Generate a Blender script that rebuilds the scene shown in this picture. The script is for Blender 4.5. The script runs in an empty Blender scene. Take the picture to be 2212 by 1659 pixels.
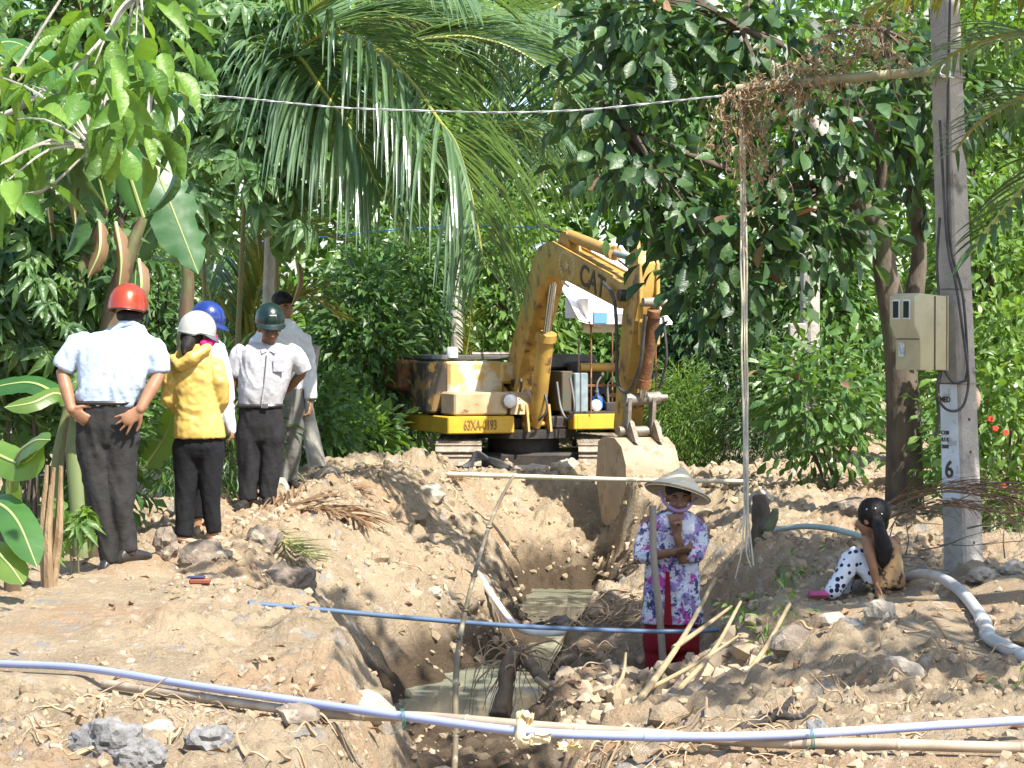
import bpy, math, random
import numpy as np
from mathutils import Vector, Matrix

# ------------------------------------------------------------------ camera, light, exposure
SC = bpy.context.scene
COL = SC.collection
RND = random.Random(11)
NR = np.random.RandomState(5)
FPX, CX, CY, CAMZ, HOR = 5000.0, 1106.0, 829.5, 1.4, 728.0
PIT = math.atan((CY - HOR) / FPX)
cam_data = bpy.data.cameras.new('camera')
cam = bpy.data.objects.new('camera', cam_data); COL.objects.link(cam)
cam.location = (0, 0, CAMZ)
cam.rotation_euler = (math.pi / 2 - PIT, 0, 0)
cam_data.sensor_width = 36.0
cam_data.lens = 36.0 * FPX / 2212.0
cam_data.clip_start = 0.1; cam_data.clip_end = 1500
SC.camera = cam

SUN_AZ = (0.66, -0.75)                 # horizontal direction towards the sun
SUN_EL = math.radians(53)
sv = Vector((SUN_AZ[0], SUN_AZ[1], 0)).normalized() * math.cos(SUN_EL) + Vector((0, 0, math.sin(SUN_EL)))
w = bpy.data.worlds.new('World'); SC.world = w; w.use_nodes = True
nt = w.node_tree; nt.nodes.clear()
out = nt.nodes.new('ShaderNodeOutputWorld'); bg = nt.nodes.new('ShaderNodeBackground'); sky = nt.nodes.new('ShaderNodeTexSky')
sky.sky_type = 'NISHITA'; sky.sun_disc = False; sky.sun_elevation = SUN_EL
sky.sun_rotation = math.atan2(SUN_AZ[0], SUN_AZ[1]); sky.dust_density = 1.5
nt.links.new(sky.outputs[0], bg.inputs[0]); nt.links.new(bg.outputs[0], out.inputs[0])
bg.inputs[1].default_value = 0.15
sun_d = bpy.data.lights.new('sun', 'SUN'); sun_d.energy = 5.0; sun_d.angle = math.radians(0.55); sun_d.color = (1.0, 0.95, 0.86)
sun = bpy.data.objects.new('sun', sun_d); COL.objects.link(sun)
sun.rotation_euler = sv.to_track_quat('Z', 'Y').to_euler(); sun.location = (8, -8, 14)
SC.view_settings.view_transform = 'Standard'; SC.view_settings.look = 'None'
SC.view_settings.gamma = 1.0; SC.view_settings.use_curve_mapping = False
SC.view_settings.exposure = 1.15
SC.cycles.max_bounces = 6; SC.cycles.diffuse_bounces = 3; SC.cycles.glossy_bounces = 2
SC.cycles.transmission_bounces = 4; SC.cycles.transparent_max_bounces = 6; SC.cycles.caustics_reflective = False

_ca, _sa = math.cos(PIT), math.sin(PIT)
def P(px, py, d):
    """a point seen at pixel (px, py) of the 2212-wide view, d metres away along +Y"""
    x = (px - CX) / FPX; y = -(py - CY) / FPX
    v = Vector((x, _ca + y * _sa, -_sa + y * _ca))
    v *= d / v.y
    return Vector((v.x, v.y, v.z + CAMZ))

# ------------------------------------------------------------------ noise
def _h(ix, iy, iz, s=0):
    n = (ix.astype(np.int64) * 374761393 + iy.astype(np.int64) * 668265263 + iz.astype(np.int64) * 2147483647 + s * 1274126177) & 0xffffffff
    n = ((n ^ (n >> 13)) * 1274126177) & 0xffffffff
    n = ((n ^ (n >> 15)) * 2246822519) & 0xffffffff
    return ((n ^ (n >> 16)) & 0xffffff) / float(0xffffff)
def vnoise(p, s=0):
    p = np.asarray(p, float); i = np.floor(p); f = p - i; f = f * f * (3 - 2 * f); r = 0
    for dx in (0, 1):
        for dy in (0, 1):
            for dz in (0, 1):
                wt = (f[:, 0] if dx else 1 - f[:, 0]) * (f[:, 1] if dy else 1 - f[:, 1]) * (f[:, 2] if dz else 1 - f[:, 2])
                r = r + wt * _h(i[:, 0] + dx, i[:, 1] + dy, i[:, 2] + dz, s)
    return r * 2 - 1
def fbm(p, octv=4, s=0):
    p = np.asarray(p, float); a = 1.0; r = 0; t = 0
    for k in range(octv):
        r = r + a * vnoise(p * 2 ** k + 17.3 * k, s + k); t += a; a *= 0.5
    return r / t
def clods(x, y, cell, s):
    """height of lumps scattered one per cell (0..1)"""
    gx, gy = x / cell, y / cell; ix, iy = np.floor(gx), np.floor(gy); best = np.zeros_like(x)
    for dx in (-1, 0, 1):
        for dy in (-1, 0, 1):
            jx, jy = ix + dx, iy + dy; z = np.zeros_like(jx)
            cx = jx + _h(jx, jy, z, s); cy = jy + _h(jx, jy, z, s + 1); r = 0.25 + 0.55 * _h(jx, jy, z, s + 2); a = _h(jx, jy, z, s + 3) * 3
            ddx, ddy = gx - cx, gy - cy
            q = (np.abs(ddx * np.cos(a) + ddy * np.sin(a)) ** 3 + np.abs(ddy * np.cos(a) - ddx * np.sin(a)) ** 3 * 1.6) ** (1 / 3.)
            hgt = np.clip(1 - (q / r) ** 2, 0, 1) ** 0.6 * r
            best = np.maximum(best, hgt)
    return best

# ------------------------------------------------------------------ objects
ORG = {}
def org(o): return ORG.get(o.name, Vector((0, 0, 0))) if o else Vector((0, 0, 0))
def tag(o, label=None, cat=None, group=None, kind=None):
    if label: o['label'] = label
    if cat: o['category'] = cat
    if group: o['group'] = group
    if kind: o['kind'] = kind
    return o
def thing(name, label, cat, loc, group=None):
    o = bpy.data.objects.new(name, None); COL.objects.link(o); o.location = loc; o.empty_display_size = 0.1
    ORG[o.name] = Vector(loc)
    return tag(o, label, cat, group)
def link(name, me, m=None, parent=None, kind=None, label=None):
    o = bpy.data.objects.new(name, me); COL.objects.link(o)
    if m and not me.materials: me.materials.append(m)
    if parent: o.parent = parent; ORG[o.name] = org(parent)
    if kind: o['kind'] = kind
    if label: o['label'] = label
    return o
def npmesh(name, v, f, var=None, smooth=False, uv=None):
    """mesh from arrays: v (n,3), f (m,k) all faces with k corners"""
    v = np.ascontiguousarray(v, dtype=np.float32); f = np.ascontiguousarray(f, dtype=np.int32)
    me = bpy.data.meshes.new(name); m, k = f.shape
    me.vertices.add(len(v)); me.vertices.foreach_set('co', v.ravel())
    me.loops.add(m * k); me.loops.foreach_set('vertex_index', f.ravel())
    me.polygons.add(m); me.polygons.foreach_set('loop_start', np.arange(0, m * k, k, dtype=np.int32))
    me.polygons.foreach_set('use_smooth', np.full(m, bool(smooth)))
    if var is not None:
        a = me.attributes.new('var', 'FLOAT', 'POINT'); a.data.foreach_set('value', np.ascontiguousarray(var, dtype=np.float32))
    me.update(calc_edges=True)
    return me

def smoothpts(pts, n=6):
    """Catmull-Rom through pts"""
    pts = [Vector(p) for p in pts]
    if len(pts) < 3: return [pts[0].lerp(pts[-1], i / n) for i in range(n + 1)]
    r = []; e = [pts[0] * 2 - pts[1]] + pts + [pts[-1] * 2 - pts[-2]]
    for i in range(1, len(e) - 2):
        a, b, c, d = e[i - 1:i + 3]
        for k in range(n):
            t = k / n
            r.append(0.5 * ((2 * b) + (c - a) * t + (2 * a - 5 * b + 4 * c - d) * t * t + (3 * b - a - 3 * c + d) * t ** 3))
    r.append(pts[-1]); return r
def lerpl(vals, t):
    """piecewise-linear through equally spaced values"""
    if not isinstance(vals, (list, tuple)): return vals
    f = t * (len(vals) - 1); i = min(int(f), len(vals) - 2)
    return vals[i] + (vals[i + 1] - vals[i]) * (f - i)

class MB:
    def __init__(s): s.v = []; s.f = []
    def add(s, vs, fs):
        o = len(s.v); s.v += [Vector(v) for v in vs]; s.f += [tuple(i + o for i in f) for f in fs]; return s
    def box(s, c, size, ax=None, taper=1.0):
        """ax: three axis vectors; taper scales the +z end"""
        c = Vector(c); X, Y, Z = ax or (Vector((1, 0, 0)), Vector((0, 1, 0)), Vector((0, 0, 1)))
        a, b, h = [q / 2 for q in size]; vs = []
        for k, tz in ((-1, 1), (1, taper)):
            for i, j in ((-1, -1), (1, -1), (1, 1), (-1, 1)): vs.append(c + X * (a * i * tz) + Y * (b * j * tz) + Z * (h * k))
        return s.add(vs, [(3, 2, 1, 0), (4, 5, 6, 7), (0, 1, 5, 4), (1, 2, 6, 5), (2, 3, 7, 6), (3, 0, 4, 7)])
    def bbox(s, c, size, ax=None, b=0.01):
        """box with chamfered edges"""
        c = Vector(c); A = ax or (Vector((1, 0, 0)), Vector((0, 1, 0)), Vector((0, 0, 1))); hx, hy, hz = [q / 2 for q in size]
        rings = []
        for z, ins in ((-hz, b), (-hz + b, 0), (hz - b, 0), (hz, b)):
            x, y = hx - ins, hy - ins; bb = b if ins == 0 else b * 0.4
            rings.append([c + A[0] * i + A[1] * j + A[2] * z for i, j in ((-x + bb, -y), (x - bb, -y), (x, -y + bb), (x, y - bb), (x - bb, y), (-x + bb, y), (-x, y - bb), (-x, -y + bb))])
        return s.loft(rings)
    def loft(s, rings, cap=True, close=True):
        n = len(rings[0]); vs = [p for r in rings for p in r]; fs = []
        for i in range(len(rings) - 1):
            for j in range(n if close else n - 1):
                k = (j + 1) % n; fs.append((i * n + j, i * n + k, (i + 1) * n + k, (i + 1) * n + j))
        if cap: fs.append(tuple(range(n - 1, -1, -1))); fs.append(tuple((len(rings) - 1) * n + j for j in range(n)))
        return s.add(vs, fs)
    def tube(s, pts, rad, n=8, cap=True, flat=None, rnd=False):
        """flat: (axis vector, factor) squashes the section along that axis; rnd: rounded ends"""
        pts = [Vector(p) for p in pts]; N = len(pts); rings = []; prev = None
        seq = [(pts[i], lerpl(rad, i / max(1, N - 1))) for i in range(N)]
        if rnd:
            d0 = (pts[0] - pts[1]).normalized(); d1 = (pts[-1] - pts[-2]).normalized(); r0 = seq[0][1]; r1 = seq[-1][1]
            seq = [(pts[0] + d0 * r0 * q, r0 * z) for q, z in ((0.95, 0.3), (0.7, 0.7), (0.3, 0.95))] + seq + [(pts[-1] + d1 * r1 * q, r1 * z) for q, z in ((0.3, 0.95), (0.7, 0.7), (0.95, 0.3))]
        for i in range(len(seq)):
            p, r = seq[i]
            t = (seq[min(i + 1, len(seq) - 1)][0] - seq[max(i - 1, 0)][0])
            t = t.normalized() if t.length > 1e-9 else Vector((0, 0, 1))
            if prev is None:
                u = t.cross(Vector((0, 0, 1)) if abs(t.z) < 0.9 else Vector((0, 1, 0))).normalized()
            else:
                u = (prev - t * prev.dot(t)); u = u.normalized() if u.length > 1e-6 else t.orthogonal().normalized()
            prev = u; v = t.cross(u); ring = []
            for k in range(n):
                a = 2 * math.pi * k / n; o = u * math.cos(a) * r + v * math.sin(a) * r
                if flat: o = o - flat[0] * (o.dot(flat[0]) * (1 - flat[1]))
                ring.append(p + o)
            rings.append(ring)
        return s.loft(rings, cap)
    def ell(s, c, r, ax=None, n=14, m=9, f=None):
        """ellipsoid"""
        c = Vector(c); A = ax or (Vector((1, 0, 0)), Vector((0, 1, 0)), Vector((0, 0, 1))); rings = []
        for i in range(1, m):
            th = math.pi * i / m; rings.append([c + A[0] * (r[0] * math.sin(th) * math.cos(2 * math.pi * k / n)) + A[1] * (r[1] * math.sin(th) * math.sin(2 * math.pi * k / n)) - A[2] * (r[2] * math.cos(th)) for k in range(n)])
        return s.loft(rings)
    def prism(s, poly, o, U, V, W, h0, h1):
        """polygon (u,v) swept along W from h0 to h1"""
        n = len(poly); vs = [o + U * a + V * b + W * h for h in (h0, h1) for a, b in poly]
        fs = [tuple(range(n - 1, -1, -1)), tuple(range(n, 2 * n))] + [(i, (i + 1) % n, n + (i + 1) % n, n + i) for i in range(n)]
        return s.add(vs, fs)
    def mesh(s, name, parent=None, smooth=True, bevel=0):
        o = org(parent); me = bpy.data.meshes.new(name)
        me.from_pydata([tuple(v - o) for v in s.v], [], s.f)
        if bevel or True:
            import bmesh
            bm = bmesh.new(); bm.from_mesh(me); bmesh.ops.recalc_face_normals(bm, faces=bm.faces)
            if bevel:
                eg = [e for e in bm.edges if len(e.link_faces) == 2 and e.calc_face_angle(0) > 0.6]
                bmesh.ops.bevel(bm, geom=eg, offset=bevel, segments=2, affect='EDGES', profile=0.5)
            bm.to_mesh(me); bm.free()
        if smooth:
            me.polygons.foreach_set('use_smooth', [True] * len(me.polygons))
            me.set_sharp_from_angle(angle=math.radians(40))
        return me
    def build(s, name, m, parent=None, smooth=True, bevel=0, kind=None, label=None):
        return link(name, s.mesh(name, parent, smooth, bevel), m, parent, kind, label)

def structure(name, me, m):
    o = link(name, me, m); o['kind'] = 'structure'; return o

# ------------------------------------------------------------------ materials
def mat(name, c1, c2=None, scale=6, rough=0.7, metal=0.0, bump=0.0, bscale=30, spec=0.5, contrast=(0.35, 0.65), c3=None, s3=2.0, t3=(0.55, 0.62), stretch=(1, 1, 1), coat=0):
    m = bpy.data.materials.new(name); m.use_nodes = True; N = m.node_tree.nodes; L = m.node_tree.links
    b = N['Principled BSDF']; b.inputs['Roughness'].default_value = rough; b.inputs['Metallic'].default_value = metal
    b.inputs['Specular IOR Level'].default_value = spec; b.inputs['Base Color'].default_value = (*c1, 1)
    if coat: b.inputs['Coat Weight'].default_value = coat; b.inputs['Coat Roughness'].default_value = 0.05
    tc = N.new('ShaderNodeTexCoord'); mp = N.new('ShaderNodeMapping'); mp.inputs['Scale'].default_value = stretch
    L.new(tc.outputs['Object'], mp.inputs[0]); co = mp.outputs[0]; last = None
    def noise(sc, det=6):
        n = N.new('ShaderNodeTexNoise'); n.inputs['Scale'].default_value = sc; n.inputs['Detail'].default_value = det; n.inputs['Roughness'].default_value = 0.6
        L.new(co, n.inputs['Vector']); return n
    def mix(fac_out, a, bcol, lo, hi):
        r = N.new('ShaderNodeMapRange'); r.inputs[1].default_value = lo; r.inputs[2].default_value = hi; r.interpolation_type = 'SMOOTHSTEP'
        L.new(fac_out, r.inputs[0]); x = N.new('ShaderNodeMix'); x.data_type = 'RGBA'
        L.new(r.outputs[0], x.inputs[0])
        if hasattr(a, 'is_output'): L.new(a, x.inputs[6])
        else: x.inputs[6].default_value = (*a, 1)
        x.inputs[7].default_value = (*bcol, 1); return x.outputs[2]
    if c2: last = mix(noise(scale).outputs[0], c1, c2, *contrast)
    if c3: last = mix(noise(s3, 8).outputs[0], last if last is not None else c1, c3, *t3)
    if last is not None: L.new(last, b.inputs['Base Color'])
    if bump:
        bn = N.new('ShaderNodeBump'); bn.inputs['Strength'].default_value = min(1, bump); bn.inputs['Distance'].default_value = 0.02
        L.new(noise(bscale, 8).outputs[0], bn.inputs['Height']); L.new(bn.outputs[0], b.inputs['Normal'])
    return m

def leafmat(name, dark, light, rough=0.35, trans=0.3, tcol=None, spec=0.5):
    m = bpy.data.materials.new(name); m.use_nodes = True; N = m.node_tree.nodes; L = m.node_tree.links
    b = N['Principled BSDF']; b.inputs['Roughness'].default_value = rough; b.inputs['Specular IOR Level'].default_value = spec
    at = N.new('ShaderNodeAttribute'); at.attribute_name = 'var'; oi = N.new('ShaderNodeObjectInfo')
    ad = N.new('ShaderNodeMath'); ad.operation = 'ADD'; L.new(at.outputs['Fac'], ad.inputs[0]); L.new(oi.outputs['Random'], ad.inputs[1])
    fr = N.new('ShaderNodeMath'); fr.operation = 'FRACT'; L.new(ad.outputs[0], fr.inputs[0])
    x = N.new('ShaderNodeMix'); x.data_type = 'RGBA'; x.inputs[6].default_value = (*dark, 1); x.inputs[7].default_value = (*light, 1); L.new(fr.outputs[0], x.inputs[0])
    ns = N.new('ShaderNodeTexNoise'); ns.inputs['Scale'].default_value = 7; ns.inputs['Detail'].default_value = 4
    tc0 = N.new('ShaderNodeTexCoord'); mp0 = N.new('ShaderNodeMapping'); mp0.inputs['Scale'].default_value = (.35, 1.6, .35); L.new(tc0.outputs['Object'], mp0.inputs[0]); L.new(mp0.outputs[0], ns.inputs['Vector'])
    bp0 = N.new('ShaderNodeBump'); bp0.inputs['Strength'].default_value = .35; bp0.inputs['Distance'].default_value = .02; L.new(ns.outputs[0], bp0.inputs['Height']); L.new(bp0.outputs[0], b.inputs['Normal'])
    hs = N.new('ShaderNodeHueSaturation'); mr = N.new('ShaderNodeMapRange'); mr.inputs[3].default_value = .7; mr.inputs[4].default_value = 1.3; L.new(ns.outputs[0], mr.inputs[0]); L.new(mr.outputs[0], hs.inputs['Value']); L.new(x.outputs[2], hs.inputs['Color']); x = hs
    L.new(x.outputs[0], b.inputs['Base Color'])
    if trans:
        t = N.new('ShaderNodeBsdfTranslucent'); tc = N.new('ShaderNodeMix'); tc.data_type = 'RGBA'; tc.blend_type = 'MULTIPLY'; tc.inputs[0].default_value = 1
        L.new(x.outputs[0], tc.inputs[6]); tc.inputs[7].default_value = (*(tcol or (1.7, 1.6, 0.6)), 1); L.new(tc.outputs[2], t.inputs[0])
        ms = N.new('ShaderNodeMixShader'); ms.inputs[0].default_value = trans
        L.new(b.outputs[0], ms.inputs[1]); L.new(t.outputs[0], ms.inputs[2]); L.new(ms.outputs[0], N['Material Output'].inputs[0])
    return m
# ------------------------------------------------------------------ ground, with the trench dug through it
ST = [  # y, then ten (x, z) knots across: far left, path, left crest, slope, left foot, right foot, bench, slope, right crest, far right
 (5,   [(-12,0),(-2.6,0),(-.78,0),(-.62,-.12),(-.42,-.25),(.1,-.25),(.25,-.12),(.5,0),(1.5,.02),(12,0)]),
 (7.4, [(-12,0),(-2.6,0),(-.74,-.02),(-.62,-.2),(-.44,-.42),(.1,-.42),(.2,-.22),(.36,-.05),(1.5,.02),(12,0)]),
 (8.6, [(-12,0),(-2.6,0),(-.72,-.04),(-.62,-.2),(-.45,-.5),(.12,-.5),(.2,-.3),(.4,-.1),(1.5,.0),(12,0)]),
 (10,  [(-12,0),(-3,0),(-.8,-.03),(-.68,-.25),(-.5,-.66),(.12,-.66),(.24,-.38),(.5,-.2),(1.7,-.02),(12,0)]),
 (12,  [(-12,0),(-3,0),(-1.1,-.02),(-.85,-.35),(-.62,-.80),(.1,-.80),(.28,-.66),(.7,-.48),(1.9,.0),(12,.05)]),
 (13.4,[(-12,.05),(-3,0),(-1.6,-.0),(-1.08,-.34),(-.72,-.88),(.14,-.9),(.36,-.66),(1.2,-.44),(1.85,.0),(12,.05)]),
 (14.4,[(-12,.1),(-3,0),(-1.72,.0),(-1.15,-.36),(-.74,-1.12),(.18,-1.12),(.4,-.82),(1.2,-.88),(1.95,-.12),(12,0)]),
 (15.3,[(-12,.1),(-3,0),(-1.7,.02),(-1.08,-.42),(-.6,-1.12),(.22,-1.12),(.42,-.82),(1.15,-.85),(2.0,-.12),(12,-.1)]),
 (16.4,[(-12,.1),(-3,0),(-1.62,.06),(-.92,-.42),(-.42,-1.1),(.28,-1.1),(.5,-.72),(1.2,-.6),(1.9,-.02),(12,-.1)]),
 (17.0,[(-12,.1),(-3,0),(-1.5,.08),(-.6,-.4),(.02,-1.08),(.36,-1.1),(.5,-.72),(1.2,-.6),(1.9,-.02),(12,-.1)]),
 (18,  [(-12,.1),(-3,0),(-1.4,.12),(-.5,-.42),(.12,-1.08),(.46,-1.1),(.66,-.6),(1.3,-.32),(1.9,0),(12,-.1)]),
 (19.3,[(-12,.1),(-3,0),(-1.2,.18),(-.45,-.32),(.15,-.97),(.55,-.97),(.95,-.68),(1.5,-.35),(2.2,-.02),(12,-.1)]),
 (21,  [(-12,.1),(-3,0),(-.95,.22),(-.35,-.35),(.08,-1.1),(.72,-1.1),(1.05,-.78),(1.55,-.42),(2.3,-.02),(12,-.05)]),
 (21.9,[(-12,.1),(-3,.0),(-.8,.22),(-.3,-.25),(.12,-1.06),(.72,-1.06),(.98,-.62),(1.16,-.0),(2.3,.02),(12,-.05)]),
 (23.1,[(-12,.1),(-3,.0),(-.8,.15),(-.25,-.1),(.15,-.5),(.7,-.5),(.95,-.5),(1.2,-.02),(2.2,.02),(12,-.05)]),
 (23.9,[(-12,.1),(-3,.0),(-.8,.08),(-.25,.04),(.15,-.02),(.85,-.02),(1.0,-.0),(1.3,-.02),(2.2,.0),(12,-.05)]),
 (24.5,[(-12,.1),(-3,.0),(-1.2,.03),(-.6,.02),(.15,-.04),(.85,-.04),(1.2,-.05),(1.7,-.05),(2.4,-.02),(12,-.05)]),
 (25.2,[(-12,.1),(-3,.0),(-1.6,-.1),(-1,-.3),(.15,-.36),(.85,-.36),(1.6,-.34),(2.0,-.15),(2.6,-.03),(12,-.05)]),
 (29,  [(-12,.1),(-3,.0),(-1.8,-.1),(-1.2,-.3),(.15,-.36),(.85,-.36),(1.9,-.34),(2.3,-.15),(3,-.03),(12,-.05)]),
 (32,  [(-12,.1),(-3,0),(-1.8,0),(-1.2,0),(.15,0),(.85,0),(1.9,0),(2.3,0),(3,0),(12,0)]),
 (60,  [(-12,.1),(-3,0),(-1.8,0),(-1.2,0),(.15,0),(.85,0),(1.9,0),(2.3,0),(3,0),(12,0)]),
]
_ys = np.array([s[0] for s in ST]); _kx = np.array([[k[0] for k in s[1]] for s in ST]); _kz = np.array([[k[1] for k in s[1]] for s in ST])
def base_z(x, y):
    x = np.asarray(x, float); y = np.asarray(y, float)
    wob = 0.15 * vnoise(np.stack([x * 0.3, y * 0.9, x * 0], 1), 3) + 0.09 * vnoise(np.stack([x * 0.8, y * 2.3, x * 0], 1), 4) + 0.05 * vnoise(np.stack([x * 1.5, y * 5.5, x * 0], 1), 6)
    xx = x + wob * np.clip((y - 9) / 3, 0.3, 1) * np.clip((24 - y) / 2, 0, 1)
    z = np.zeros_like(x)
    K = _kx.shape[1]; kx = np.stack([np.interp(y, _ys, _kx[:, k]) for k in range(K)]); kz = np.stack([np.interp(y, _ys, _kz[:, k]) for k in range(K)])
    z = np.where(xx <= kx[0], kz[0], kz[-1])
    for k in range(K - 1):
        t = np.clip((xx - kx[k]) / (kx[k + 1] - kx[k]), 0, 1)
        if k in (2, 4, 5, 7): t = t * t * (3 - 2 * t) * 0.6 + t * 0.4
        inside = (xx > kx[k]) & (xx <= kx[k + 1]); z = np.where(inside, kz[k] + (kz[k + 1] - kz[k]) * t, z)
    return z
def full_z(x, y):
    x = np.asarray(x, float).ravel(); y = np.asarray(y, float).ravel()
    z = base_z(x, y); p = np.stack([x, y, x * 0], 1)
    near = np.clip((60 - y) / 20, 0, 1)
    smooth = np.exp(-(((x + 2.3) / 0.75) ** 2)) * np.clip((15.5 - y) / 2.5, 0, 1) * np.clip((y - 9.3) / 1.2, 0, 1)   # trodden path
    trench = np.clip(-z * 1.4, 0, 1)
    rough = (1 - 0.85 * smooth) * near
    big = fbm(p * 1.3, 3, 21) * 0.06
    med = fbm(p * 5.0, 4, 31) * 0.045
    c0 = clods(x + 2 * med, y + 2 * med, 0.62, 45) * 0.14 * np.clip(fbm(p * 0.7, 2, 57) * 2 + 0.35, 0, 1)
    c1 = clods(x + med, y - med, 0.30, 41) * 0.13 * np.clip(fbm(p * 0.9, 2, 51) * 1.6 + 0.55, 0, 1)
    c2 = clods(x - med, y + med, 0.12, 43) * 0.085 * np.clip(fbm(p * 1.7, 2, 53) * 1.5 + 0.6, 0.1, 1)
    c3 = clods(x, y, 0.06, 47) * 0.06
    g = np.sin(y * 9 + 3 * vnoise(p * 1.5, 61)) * 0.02 * trench
    fine = fbm(p * 22, 3, 71) * 0.012
    wet = np.clip((z + 1.25) / 0.25, 0.6, 1)
    r = z + rough * (big + (med + (c0 + c1 + c2) * np.clip((y - 5) / 6, .55, 1) + c3 - 0.072) * wet + fine) + g
    for (qx, qy, qz, qr) in PADS:                       # trodden spots under feet and footings
        f = np.exp(-(((x - qx) ** 2 + (y - qy) ** 2) / qr ** 2) ** 2); r = r * (1 - f) + (qz + .15 * (r - z)) * f
    for (ax, ay, az), (bx, by, bz) in RAILS:            # nothing stands higher than the pipes that lie across
        ux, uy = bx - ax, by - ay; t = np.clip(((x - ax) * ux + (y - ay) * uy) / (ux * ux + uy * uy), 0, 1)
        dd = np.hypot(x - ax - ux * t, y - ay - uy * t); cap = az + (bz - az) * t - .034 + np.maximum(0, dd - .08) * .25
        r = np.where(dd < .5, np.minimum(r, cap), r)
    return r
PADS = []
for px, py, d, q in ((236, 1238, 13.7, .22), (282, 1210, 13.75, .2), (400, 1172, 15.9, .2), (465, 1168, 15.9, .2), (440, 1150, 16.6, .25), (534, 1100, 18.4, .22), (578, 1094, 18.4, .22), (602, 1066, 20, .25), (622, 1052, 20.1, .2), (1910, 1266, 13.5, .26), (1810, 1288, 13.5, .16), (1840, 1280, 13.6, .2), (2084, 1262, 15, .3), (1455, 1545, 14.5, .2), (1780, 1290, 13.5, .14)):
    q_ = P(px, py, d); PADS.append((q_.x, q_.y, q_.z, q))
RAILS = []
_rl = [(0, 1434, 10.25), (180, 1443, 9.9), (400, 1478, 9.4), (640, 1514, 8.95), (870, 1547, 8.6), (1100, 1577, 8.35), (1310, 1589, 8.25), (1560, 1591, 8.2), (1760, 1584, 8.2), (2000, 1569, 8.25), (2300, 1551, 8.3)]
_r2 = [(240, 1478, 9.72), (300, 1487, 9.6), (400, 1500, 9.4), (640, 1533, 8.98), (780, 1546, 8.78), (900, 1550, 8.66), (1200, 1575, 8.42), (1400, 1587, 8.32), (1500, 1596, 8.28), (1620, 1604, 8.24), (1750, 1608, 8.2), (2100, 1615, 8.15), (2300, 1620, 8.1)]
_r3 = [(1990, 1240, 13.4), (2040, 1252, 13), (2080, 1282, 12.5), (2112, 1322, 12), (2130, 1356, 11.6), (2136, 1376, 11.35), (2160, 1392, 11.1), (2212, 1418, 10.7), (2290, 1450, 10.3)]
_r4 = [(968, 1024, 21.4), (1120, 1029, 21.3), (1340, 1036, 21.1), (1610, 1040, 20.9)]
_r5 = [(1780, 1304, 13.25), (1960, 1284, 13.25)]; _r6 = [(1790, 1318, 12.7), (1960, 1296, 12.7)]; _r7 = [(1790, 1330, 12.1), (1960, 1306, 12.1)]
for L_ in (_rl, _r2, _r3, _r4, _r5, _r6, _r7):
    for a_, b_ in zip(L_, L_[1:]): RAILS.append((tuple(P(*a_)), tuple(P(*b_))))
def rng(*seg):
    r = []
    for a, b, st in seg: r += list(np.arange(a, b, st))
    return np.array(r)
gy = rng((-60, 5, 8), (5, 7, 0.1), (7, 14.5, 0.026), (14.5, 24.4, 0.036), (24.4, 34, 0.2), (34, 60, 1.3), (60, 420, 30))
gx = rng((-400, -40, 40), (-40, -8, 2), (-8, -3.1, 0.12), (-3.1, 3.6, 0.026), (3.6, 8, 0.12), (8, 40, 2), (40, 401, 40))
GX, GY = np.meshgrid(gx, gy)
GZ = full_z(GX, GY).reshape(GX.shape)
ni, nj = GX.shape
idx = np.arange(ni * nj).reshape(ni, nj)
gf = np.stack([idx[:-1, :-1], idx[:-1, 1:], idx[1:, 1:], idx[1:, :-1]], -1).reshape(-1, 4)
def gz(x, y):
    """height of the built ground at one point"""
    j = int(np.clip(np.searchsorted(gx, x) - 1, 0, nj - 2)); i = int(np.clip(np.searchsorted(gy, y) - 1, 0, ni - 2))
    a = (x - gx[j]) / (gx[j + 1] - gx[j]); b = (y - gy[i]) / (gy[i + 1] - gy[i])
    return float((GZ[i, j] * (1 - a) + GZ[i, j + 1] * a) * (1 - b) + (GZ[i + 1, j] * (1 - a) + GZ[i + 1, j + 1] * a) * b)

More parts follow.
